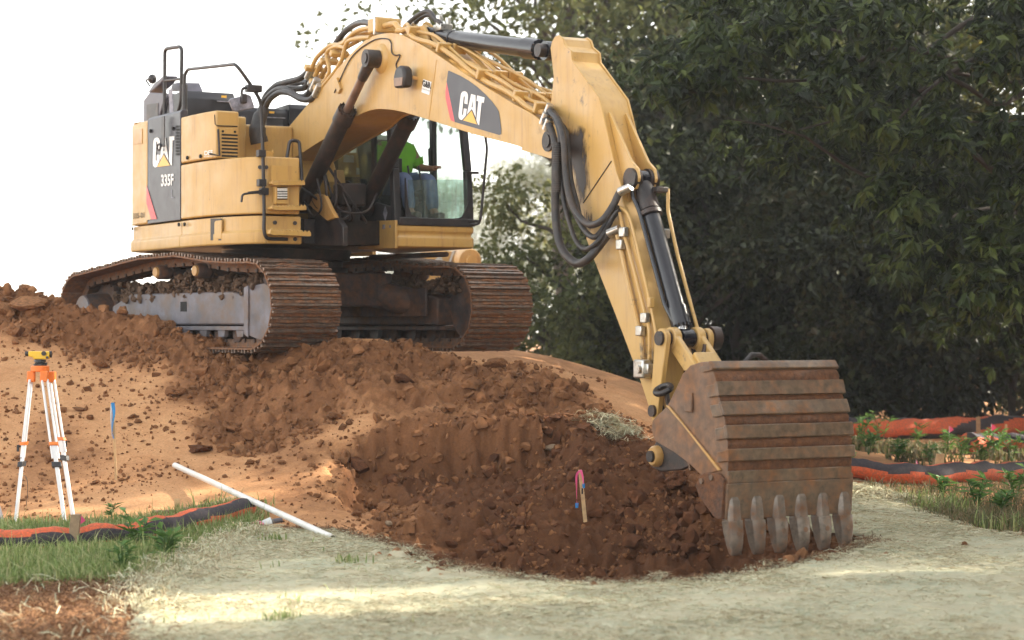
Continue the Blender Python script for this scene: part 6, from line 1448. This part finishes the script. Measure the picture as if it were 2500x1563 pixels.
sd = bl_o.modifiers.new('thick', 'SOLIDIFY'); sd.thickness = .03; sd.offset = -1
tag(bl_o, 'pale straw erosion blanket with green netting in front of the pit', kind='structure')
def bz_np(x, y):
    i = np.clip(((x - bx[0]) / .07).astype(int), 0, len(bx) - 2); j = np.clip(((y - by[0]) / .07).astype(int), 0, len(by) - 2); return BZ[j, i]
def ribbons(name, xy, z, length, width, lift, mat, seed, parent=None, bend=.3, flatd=None, label=None):
    """flat fibres lying about: two quads each"""
    rg = np.random.default_rng(seed); n = len(xy); a = rg.uniform(0, 6.283, n) if flatd is None else rg.normal(flatd, .9, n)
    L = length * rg.uniform(.4, 1.3, n); w = width * rg.uniform(.6, 1.3, n); d = np.c_[np.cos(a), np.sin(a), np.zeros(n)]; s = np.c_[-np.sin(a), np.cos(a), np.zeros(n)]
    c = np.c_[xy, z]; up = np.array([0, 0, 1.0]); k = rg.normal(0, bend, n)
    p0 = c - d * L[:, None] * .5 + up * (lift * rg.random(n))[:, None]; p1 = c + s * (k * L * .3)[:, None] + up * (lift * (.4 + rg.random(n)))[:, None]; p2 = c + d * L[:, None] * .5 + up * (lift * rg.random(n) * 1.6)[:, None]
    tl = rg.normal(0, .5, n); sv = (s * np.cos(tl)[:, None] + up * np.sin(tl)[:, None]) * w[:, None] * .5
    v = np.stack([p0 - sv, p0 + sv, p1 - sv, p1 + sv, p2 - sv * .5, p2 + sv * .5], 1).reshape(-1, 3)
    b = (np.arange(n) * 6)[:, None]; f = np.concatenate([b + np.array([[0, 1, 3, 2]]), b + np.array([[2, 3, 5, 4]])])
    rnd = np.repeat(rg.random(n), 6)
    o = np_mesh(name, v, f, M[mat], False, parent, {'rnd': rnd}); return tag(o, label, None, None, 'stuff')
def sample_poly(poly, n, rg, fn=None, jitter=0.0):
    p = np.array(poly); lo, hi = p.min(0), p.max(0); xy = np.c_[rg.uniform(lo[0], hi[0], n * 4), rg.uniform(lo[1], hi[1], n * 4)]
    ok = in_poly(xy[:, 0] + rg.normal(0, jitter, len(xy)) if jitter else xy[:, 0], xy[:, 1] + rg.normal(0, jitter, len(xy)) if jitter else xy[:, 1], poly)
    if fn is not None: ok &= rg.random(len(xy)) < fn(xy[:, 0], xy[:, 1])
    return xy[ok][:n]
rg = np.random.default_rng(31)
view = lambda x, y: (np.abs(x) < y * .26).astype(float)
xy = sample_poly(BLANKET, 150000, rg, lambda x, y: view(x, y) * np.clip(.45 + 1.1 * fbm(x, y, 1.3, 4, 201), .1, 1)); ribbons('straw_fibres', xy, bz_np(xy[:, 0], xy[:, 1]) + .003, .075, .0042, .012, 'straw', 41, label='loose straw fibres of the erosion blanket')
k = rg.uniform(1, len(LIP) - 1.01, 4200); i = k.astype(int); t = (k - i)[:, None]; L_ = np.array(LIP); xy = L_[i] * (1 - t) + L_[i + 1] * t + np.c_[rg.normal(0, .06, 4200), rg.normal(-.03, .06, 4200)]
ribbons('straw_fibres', xy, np.maximum(gz_np(xy[:, 0], xy[:, 1]), bz_np(xy[:, 0], xy[:, 1]) - .03) + .005, .11, .0045, .03, 'straw', 43, label='frayed straw hanging over the dug edge')
xy = xy[::2] + rg.normal(0, .05, (len(xy[::2]), 2)); ribbons('straw_fibres', xy, np.maximum(gz_np(xy[:, 0], xy[:, 1]), bz_np(xy[:, 0], xy[:, 1]) - .03) + .012, .12, .005, .04, 'mulch_fibre', 44, label='muddy brown straw along the dug edge')
# straw heap beside the bucket and by the right tube
for (px, py, n_, sx, sy, h, lab) in [(1500, 1050, 900, .22, .16, .08, 'clump of torn straw on the bank left of the bucket'), (2090, 1215, 3800, .45, .25, .05, 'ruffled straw at the blanket corner right of the bucket')]:
    g_ = on_ground(px, py); a = rg.normal(size=(n_, 2)); xy = np.c_[g_.x + a[:, 0] * sx * .6, g_.y + a[:, 1] * sy * .6]; z = gz_np(xy[:, 0], xy[:, 1]) + .02 + h * np.exp(-(a ** 2).sum(1) * .5) * rg.random(n_)
    o = ribbons('straw_clump', xy, z, .16, .006, .05, 'straw', int(px), label=lab)
# brown mulch in the lower left corner
MUL = [(-7, 9.5), (-1.9, 9.5)] + [tuple(q) for q in BL_L[:5]] + gpoly([(300, 1415), (200, 1425), (0, 1435), (-300, 1440)])
xy = sample_poly(MUL, 12000, rg, view, .16); ribbons('straw_mulch', xy, gz_np(xy[:, 0], xy[:, 1]) + .008, .09, .007, .03, 'mulch_fibre', 51, label='brown straw mulch in the lower left corner')
xy = sample_poly(MUL, 350, rg, view, .08); ribbons('straw_mulch', xy, gz_np(xy[:, 0], xy[:, 1]) + .02, .12, .006, .05, 'straw', 52, label='pale straws over the mulch')
def blades(name, xy, z, h, w, mat, seed, lean=.5, label=None, droop=.6):
    """grass blades: three quads narrowing to a tip"""
    rg = np.random.default_rng(seed); n = len(xy); a = rg.uniform(0, 6.283, n); H = h * rg.uniform(.45, 1.25, n); d = np.c_[np.cos(a), np.sin(a), np.zeros(n)]; s = np.c_[-np.sin(a), np.cos(a), np.zeros(n)]
    ln = np.abs(rg.normal(0, lean, n)) * H; base = np.c_[xy, z]; up = np.array([0, 0, 1.0]); W = w * rg.uniform(.7, 1.3, n); P_ = []
    for t, ww in ((0, 1.0), (.4, .9), (.75, .6), (1.0, .08)):
        c = base + d * (ln * t ** 1.7)[:, None] + up * (H * (t - droop * .45 * t ** 3 * np.clip(ln / H, 0, 1)))[:, None]; e = s * (W * ww * .5)[:, None]; P_ += [c - e, c + e]
    v = np.stack(P_, 1).reshape(-1, 3); b = (np.arange(n) * 8)[:, None]; f = np.concatenate([b + np.array([[2 * q, 2 * q + 1, 2 * q + 3, 2 * q + 2]]) for q in range(3)])
    o = np_mesh(name, v, f, M[mat], True, None, {'rnd': np.repeat(rg.random(n), 8)}); return tag(o, label, None, None, 'stuff')
GR = gpoly([(-200, 1290), (0, 1286), (150, 1286), (260, 1288), (380, 1284), (480, 1276), (560, 1270), (625, 1272), (655, 1285), (640, 1300), (560, 1315), (480, 1338), (440, 1360), (400, 1405), (330, 1425), (200, 1430), (0, 1440), (-200, 1445)])
dens = lambda x, y: np.clip(.75 + 1.0 * fbm(x, y, 1.6, 3, 301), .15, 1)
xy = sample_poly(GR, 26000, rg, dens, .11); blades('grass', xy, gz_np(xy[:, 0], xy[:, 1]), .095, .009, 'grass', 61, .55, 'bright green grass around the tube and tripod feet')
GR2 = gpoly([(0, 1292), (600, 1280), (640, 1300), (300, 1330), (0, 1330)]); xy = sample_poly(GR2, 3500, rg, dens); blades('grass', xy, gz_np(xy[:, 0], xy[:, 1]), .13, .009, 'grass', 62, .45, 'taller grass blades behind the tube')
xy = sample_poly(GR, 1600, rg, dens, .05); blades('grass', xy, gz_np(xy[:, 0], xy[:, 1]), .20, .008, 'grass', 67, 1.1, 'long arching grass blades around the tube')
SP = gpoly([(420, 1420), (480, 1335), (640, 1310), (1000, 1400), (1100, 1560), (380, 1560)]); xy = sample_poly(SP, 110, rg, lambda x, y: (fbm(x, y, 2.2, 2, 311) > .16).astype(float)); blades('grass', xy, bz_np(xy[:, 0], xy[:, 1]), .06, .010, 'grass', 63, .6, 'sparse grass growing through the blanket')
for px, py in [(690, 1530), (660, 1325), (600, 1318), (850, 1380)]:
    g_ = on_ground(px, py); a = rg.normal(size=(36, 2)) * [.06, .03]; xy = np.c_[g_.x + a[:, 0], g_.y + a[:, 1]]; blades('grass', xy, bz_np(xy[:, 0], xy[:, 1]), .07, .011, 'grass', int(px), .7, 'little grass tuft on the blanket')
GR3 = gpoly([(2100, 1205), (2250, 1200), (2400, 1195), (2560, 1170), (2700, 1250), (2600, 1310), (2450, 1300), (2330, 1275), (2240, 1235)]); xy = sample_poly(GR3, 4200, rg, dens, .08); blades('grass', xy, gz_np(xy[:, 0], xy[:, 1]), .14, .010, 'grass_dry', 64, 1.1, 'dry and green grass by the front tube at right')
xy = sample_poly(GR3, 2200, rg, lambda x, y: np.clip(-.1 + 2.5 * fbm(x, y, 1.4, 3, 331), 0, 1), .05); blades('grass', xy, gz_np(xy[:, 0], xy[:, 1]), .16, .014, 'grass', 66, .9, 'fresh green tufts by the front tube at right')
xy = sample_poly(gpoly([(300, 1440), (330, 1400), (420, 1370), (520, 1330), (620, 1300), (660, 1320), (560, 1360), (440, 1430), (380, 1500), (300, 1520)]), 1800, rg, None, .1); ribbons('straw_fibres', xy, gz_np(xy[:, 0], xy[:, 1]) + .03, .12, .005, .06, 'straw', 45, label='stray straws between the grass and the blanket')
GR4 = gpoly([(2040, 1105), (2200, 1090), (2500, 1085), (2700, 1100), (2700, 1165), (2400, 1150), (2250, 1135), (2100, 1120)]); xy = sample_poly(GR4, 6500, rg, lambda x, y: np.clip(.3 + 2.4 * fbm(x, y, .9, 3, 321), 0, 1)); blades('grass', xy, gz_np(xy[:, 0], xy[:, 1]), .15, .03, 'grass_dry', 65, .8, 'low weeds between the tubes at right')
# ---- leaves
def leaf_mesh(c, d, nrm, L, W, rg, fold=.25):
    """c base point, d tip direction, nrm leaf normal (arrays) -> quads folded on the midrib"""
    d = d / np.linalg.norm(d, axis=1)[:, None]; s = np.cross(d, nrm); s /= np.maximum(np.linalg.norm(s, axis=1), 1e-6)[:, None]; nn = np.cross(s, d)
    L = L[:, None]; W = W[:, None]; m = c + d * L * .45
    p = np.stack([c, m + s * W * .5 + nn * W * fold, c + d * L, m - s * W * .5 + nn * W * fold], 1); return p
def leaf_obj(name, quads, mat, parent, rnd, seed=0):
    n = len(quads); f = (np.arange(n) * 4)[:, None] + np.array([[0, 1, 2, 3]]); return np_mesh(name, quads.reshape(-1, 3), f, M[mat], False, parent, {'rnd': np.repeat(rnd, 4)})
def unit(a): return a / np.linalg.norm(a, axis=1)[:, None]
def whorls(cent, size, rg, k=6, droop=.7):
    n = len(cent); out = []; rn = rg.random(n)
    ax = rg.normal(size=(n, 3)) * .5 + np.array([-.35, -.45, -.1])
    for j in range(k):
        a = rg.uniform(0, 6.283, n); d = np.c_[np.cos(a), np.sin(a) * .8, -droop + .55 * rg.normal(size=n)] + ax * .6
        nr = unit(np.c_[rg.normal(0, .5, n) - .3, rg.normal(0, .5, n) - .35, np.full(n, .8)]); L = size * rg.uniform(.6, 1.25, n); out.append(leaf_mesh(cent + rg.normal(0, .02, (n, 3)), d, nr, L, L * rg.uniform(.34, .46, n), rg))
    q = np.concatenate(out); return q, np.clip(np.tile(rn, k) + rg.normal(0, .15, n * k), 0, 1)
# weeds with broad leaves
def weed(px, py, h, n, label, seed, size=.09, Y=None):
    g_ = on_ground(px, py); root = empty('weed', g_, 0, label, 'weed'); rg = np.random.default_rng(seed)
    for s_ in range(max(2, n // 9)):
        a = rg.uniform(0, 6.28); tip = Vector((math.cos(a) * h * .3, math.sin(a) * h * .3, h * rg.uniform(.7, 1.05))); sub('stem', MB().tube([Vector((0, 0, -.02)), tip * .5 + Vector((0, 0, h * .1)), tip], [.006, .005, .003], 6), M['weed'], root)
        m = 9; t = rg.uniform(.25, 1.05, m)[:, None]; c = t * np.array(tip) + (1 - t) * t * np.array([0, 0, h * .3]); b = rg.uniform(0, 6.28, m); d = np.c_[np.cos(b), np.sin(b), rg.uniform(-.1, .7, m)]; q = leaf_mesh(c, d, np.tile([[0, 0, 1.0]], (m, 1)) + rg.normal(0, .2, (m, 3)), size * rg.uniform(.7, 1.4, m), size * .42 * rg.uniform(.8, 1.2, m), rg)
        o = leaf_obj('leaves', q, 'weed', root, rg.random(m))
weed(335, 1345, .30, 36, 'tall broad leaved weed in front of the tube', 1, .13); weed(400, 1375, .28, 45, 'bushy broad leaved weed at the blanket corner', 2, .12); weed(268, 1275, .18, 18, 'small leafy weed behind the tube by the slope', 3, .09); weed(300, 1400, .2, 27, 'low weed in the grass left of the bushy one', 4, .10)
for i_, (px_, py_, h_, lab_) in enumerate([(2120, 1110, .3, 'low weed left of the far bank path'), (2190, 1128, .28, 'weed on the bare bank behind the front tube'), (2310, 1112, .34, 'weed between the leaning stake and the far tubes'), (2400, 1140, .36, 'weed behind the rising end of the front tube'), (2470, 1128, .4, 'weed at the right border behind the front tube'), (2300, 1215, .2, 'small weed in the dry grass at right'), (2440, 1262, .26, 'weed among the dry grass at the right border'), (2100, 1090, .4, 'weed against the far tube beside the bucket')]):
    weed(px_, py_, h_, 45, lab_, 30 + i_, .13)
weed(2385, 1250, .34, 50, 'leafy weed in front of the right tube', 5, .14); weed(2480, 1225, .36, 50, 'leafy weed at the right edge in front of the tube', 6, .14); weed(2350, 1130, .35, 45, 'weed growing behind the front tube at right', 7, .13); weed(2270, 1140, .26, 30, 'weed beside the leaning stake', 8, .12); weed(2430, 1120, .4, 54, 'spreading weed by the dark red tube end', 9, .14); weed(2150, 1085, .5, 40, 'upright weed in front of the far tube', 10, .13); weed(2075, 1150, .2, 18, 'small weed beside the bucket at right', 11, .12); weed(2240, 1090, .3, 40, 'low weed on the far bank', 12, .12)
# ---- trees
def limb(mb, a, b, r0, r1, rg, n=6, wig=.12):
    a, b = Vector(a), Vector(b); L = (b - a).length; pts = [a.lerp(b, t) + Vector(rg.normal(0, wig * L * .25 * math.sin(math.pi * t), 3)) for t in np.linspace(0, 1, n)]
    mb.tube(smooth_path(pts, 2), list(np.linspace(r0, r1, (n - 1) * 2 + 1)), 8); return pts
def tree_meshes(seed, H, Rr, n_leaf, leaf, base_frac=.25, lobes=26, mat='leaf_mid'):
    rg = np.random.default_rng(seed); tr = MB(); tops = limb(tr, (0, 0, -.3), (rg.normal(0, .3), rg.normal(0, .3), H * .8), .22 * H / 12, .05, rg, 8, .05)
    cs = []
    for i in range(lobes):
        t = rg.uniform(base_frac, 1.0); a = rg.uniform(0, 6.283); rr = Rr * (1 - ((t - .55) / .62) ** 2) ** .5 * rg.uniform(.45, 1.0) if abs(t - .55) < .6 else .3; c = np.array([math.cos(a) * rr, math.sin(a) * rr, H * t + rg.normal(0, .2)]); cs.append(c)
        k = min(7, int(t * 7 * .9)); limb(tr, tops[k], c, .055, .012, rg, 5, .15)
    cs = np.array(cs); out = []; rn = []
    per = n_leaf // lobes
    for c in cs:
        R0 = rg.uniform(.75, 1.35) * Rr * .36; u = unit(rg.normal(size=(per, 3))); rad = R0 * rg.random(per) ** .45; p = c + u * rad[:, None] * np.array([1.15, 1.15, .75]); p += .25 * np.c_[fbm(p[:, 0], p[:, 2], 1.5, 2, 5), fbm(p[:, 1], p[:, 2], 1.5, 2, 6), fbm(p[:, 0], p[:, 1], 1.5, 2, 7)]
        L = leaf * rg.uniform(.6, 1.3, per); d = u * .7 + rg.normal(0, .6, (per, 3)) + np.array([0, 0, -.45]); nr = unit(rg.normal(0, .6, (per, 3)) + np.array([0, 0, .9])); out.append(leaf_mesh(p, d, nr, L, L * rg.uniform(.5, .7, per), rg, .15)); rn.append(np.clip(rg.uniform(.15, .85) + rg.normal(0, .18, per), 0, 1))
    q = np.concatenate(out); n = len(q); f = (np.arange(n) * 4)[:, None] + np.array([[0, 1, 2, 3]])
    cr = np_mesh('crown', q.reshape(-1, 3), f, M[mat], False, None, {'rnd': np.repeat(np.concatenate(rn), 4)}); tk = tr.build('trunk', M['bark'], None)
    me = (tk.data, cr.data); bpy.data.objects.remove(tk); bpy.data.objects.remove(cr); return me
def plant(name, mesh, x, y, sc, rz, label, group, cat='tree', sz=None, dz=0.0):
    z = gz(x, y); r_ = empty(name, (x, y, z + dz), rz, label, cat, group); r_.scale = (sc, sc, sz or sc)
    for nm, me in (('trunk', mesh[0]), ('crown', mesh[1])):
        o = bpy.data.objects.new(nm, me); col.objects.link(o); o.parent = r_
    return r_
TM = [tree_meshes(201 + i, 13, 3.6, 24000, .17, .12, 34) for i in range(2)]
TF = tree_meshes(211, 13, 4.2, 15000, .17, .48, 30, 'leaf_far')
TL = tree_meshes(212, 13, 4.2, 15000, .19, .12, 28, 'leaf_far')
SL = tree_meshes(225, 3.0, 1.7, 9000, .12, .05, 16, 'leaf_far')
SH = [tree_meshes(221 + i, 3.0, 1.7, 9000, .12, .05, 16, 'leaf_vine') for i in range(2)]
G = 'trees of the woodland edge'
for i, (x, y, s, m, lab) in enumerate([(1.6, 50, 1.25, TF, 'tall pale tree whose crown hangs over the boom against the sky'), (4.0, 47, 1.25, TF, 'tall olive tree whose crown fills the space above the stick'), (6.0, 45, 1.15, TM[0], 'tree standing behind the top of the stick'), (7.6, 42, 1.15, TM[1], 'dark tree in the middle of the woodland edge'), (11.6, 36.5, 1.0, TM[0], 'dark tree at the far right of the woodland edge'), (7.2, 53, 1.2, TM[1], 'tree deep in the woodland behind the bucket cylinder'), (8.6, 58, 1.2, TM[0], 'tree deep in the woodland at right'), (4.4, 62, 1.1, TL, 'pale tree seen between the cab and the stick')]):
    plant('tree', m, x, y, s, i * 1.3, lab, G)
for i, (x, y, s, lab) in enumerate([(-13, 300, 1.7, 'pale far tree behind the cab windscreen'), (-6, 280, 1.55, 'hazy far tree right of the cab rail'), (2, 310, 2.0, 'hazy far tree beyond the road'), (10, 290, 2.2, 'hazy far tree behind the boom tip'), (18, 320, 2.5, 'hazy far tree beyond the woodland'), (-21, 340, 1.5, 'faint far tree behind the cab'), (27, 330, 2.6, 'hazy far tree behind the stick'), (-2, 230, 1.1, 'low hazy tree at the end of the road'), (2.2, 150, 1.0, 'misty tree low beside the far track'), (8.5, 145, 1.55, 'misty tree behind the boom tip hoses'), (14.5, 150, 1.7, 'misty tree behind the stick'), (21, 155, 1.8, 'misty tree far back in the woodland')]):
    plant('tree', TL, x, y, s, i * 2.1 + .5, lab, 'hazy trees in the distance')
sh_l = ['left', 'second', 'third']
for i, (x, y, s, lab) in enumerate([(1.0, 38.5, 1.15, 'shrub at the road edge under the boom tip'), (2.2, 37.0, 1.2, 'shrub at the road edge left of the stick'), (3.1, 36.5, 1.1, 'shrub behind the lower stick'), (4.0, 37.5, 1.3, 'shrub behind the bucket linkage'), (5.0, 36.8, 1.2, 'undergrowth shrub above the bucket'), (5.9, 37.2, 1.35, 'undergrowth shrub right of the bucket top'), (6.8, 36.6, 1.25, 'undergrowth shrub behind the far tube'), (7.7, 37.0, 1.4, 'undergrowth shrub behind the left marker flag'), (8.6, 36.4, 1.3, 'undergrowth shrub behind the right marker flag'), (9.6, 36.0, 1.4, 'undergrowth shrub at the right border'), (4.6, 39.5, 1.9, 'tall dark shrub behind the bucket cylinder'), (7.2, 39.3, 1.9, 'tall dark shrub in the middle of the undergrowth'), (3.6, 40, 1.9, 'tall shrub behind the stick elbow')]):
    plant('shrub', SL if x < 2.5 else SH[i % 2], x, y, s, i * .9, lab, 'undergrowth along the woodland edge', 'shrub')
# the broad leaved tree that hangs into the picture from the right
NT = empty('broad_leaved_tree', (8.6, 29.0, gz(8.6, 29.0)), 0, 'big dark broad leaved tree hanging in from the upper right', 'tree')
rg = np.random.default_rng(71); tb = MB(); o0 = np.array(NT.location)
limb(tb, (0, 0, -.3), (-.3, -.4, 6.5), .26, .12, rg, 7, .06)
CROWN = [(1660, -120), (1630, 60), (1560, 170), (1620, 235), (1710, 250), (1740, 310), (1800, 350), (1830, 420), (1900, 410), (1970, 370), (2060, 390), (2120, 450), (2150, 520), (2190, 610), (2230, 670), (2290, 740), (2370, 800), (2450, 790), (2560, 740), (2900, 800), (2900, -120)]
def crown_pts(n, y0, y1, poly, jit, rg):
    out = []
    while sum(len(a) for a in out) < n:
        px = rg.uniform(1500, 2900, n * 2); py = rg.uniform(-120, 900, n * 2); nz = fbm(px / 130, py / 130, 1, 3, 401); ok = in_poly(px + rg.normal(0, jit, n * 2), py + rg.normal(0, jit, n * 2), poly) & (nz > -.22)
        yy = rg.uniform(y0, y1, n * 2); out.append(np.c_[(px - 1250) / F * yy, yy, CAMZ - (py - HY) / F * yy][ok])
    return np.concatenate(out)[:n]
def clustered(k, per, y0, y1, jit, spread):
    c = crown_pts(k, y0, y1, CROWN, jit, rg); w = np.repeat(c, per, 0) + rg.normal(0, 1, (k * per, 3)) * np.array([spread, spread, spread * .62]); w[:, 2] -= .35 * np.hypot(w[:, 0] - np.repeat(c[:, 0], per), w[:, 1] - np.repeat(c[:, 1], per)); return w
c1 = clustered(120, 16, 23.8, 26.2, 14, .17); c2 = clustered(230, 16, 26.2, 30.5, 26, .26)
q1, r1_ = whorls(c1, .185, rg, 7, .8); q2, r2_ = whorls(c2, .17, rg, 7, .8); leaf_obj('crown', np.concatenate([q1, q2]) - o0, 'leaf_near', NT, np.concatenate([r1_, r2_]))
for px, py, Y in [(1640, 200, 25), (1780, 290, 25), (1900, 330, 25.5), (2050, 330, 25), (2250, 600, 25), (2400, 700, 25.5), (2150, 150, 26), (1750, 60, 26), (2350, 300, 26)]:
    p = np.array(P(px, py, Y)) - o0; limb(tb, (-.3, -.4, rg.uniform(3.5, 6.5)), p, .06, .008, rg, 7, .12)
sub('trunk', tb, 'bark', NT)
# woodland continues out of the picture to the right and shades the site
for i, (x, y, s) in enumerate([(12.4, 4.0, 1.0), (12.4, 9.4, 1.1), (12.2, 11.9, 1.0), (12.4, 15.3, (.52, 1.25)), (12.4, 20.3, (.48, 1.25)), (12.6, 23.0, (.42, 1.25)), (12.6, 26.1, (.42, 1.2)), (13.0, 29.6, 1.1), (16.4, 8.0, 1.3), (16.4, 12.6, 1.2), (16.2, 16.0, (.5, 1.35)), (16.2, 21.6, (.5, 1.35)), (16.6, 23.9, (.40, 1.35)), (16.6, 28.6, (.55, 1.35)), (19.5, 29.6, (1.0, 1.85)), (12.4, 17.7, (.42, .50)), (10.9, 12.6, (.55, .42)), (10.9, 15.2, (.55, .42)), (10.9, 17.8, (.55, .40)), (10.9, 20.4, (.55, .42)), (10.9, 10.0, (.55, .42))]):
    plant('tree', TF if x > 19 else TM[i % 2], x, y, s[0] if isinstance(s, tuple) else s, i * 1.7, 'woodland tree standing out of the picture on the right', 'trees beyond the right border', sz=s[1] if isinstance(s, tuple) else None)

# ------------------------------------------------------------------ morning haze
hm = bpy.data.materials.new('haze'); hm.use_nodes = True; hn = hm.node_tree; hn.nodes.clear()
ho_ = hn.nodes.new('ShaderNodeOutputMaterial'); hv = hn.nodes.new('ShaderNodeVolumePrincipled')
hv.inputs['Color'].default_value = (.93, .95, .97, 1); hv.inputs['Density'].default_value = .00075; hv.inputs['Anisotropy'].default_value = .2
hn.links.new(hv.outputs[0], ho_.inputs['Volume'])
hz = MB().box((0, 205, 18), (290, 480, 42)).build('haze', hm, None, smooth=False); tag(hz, 'thin pale morning haze', kind='stuff')
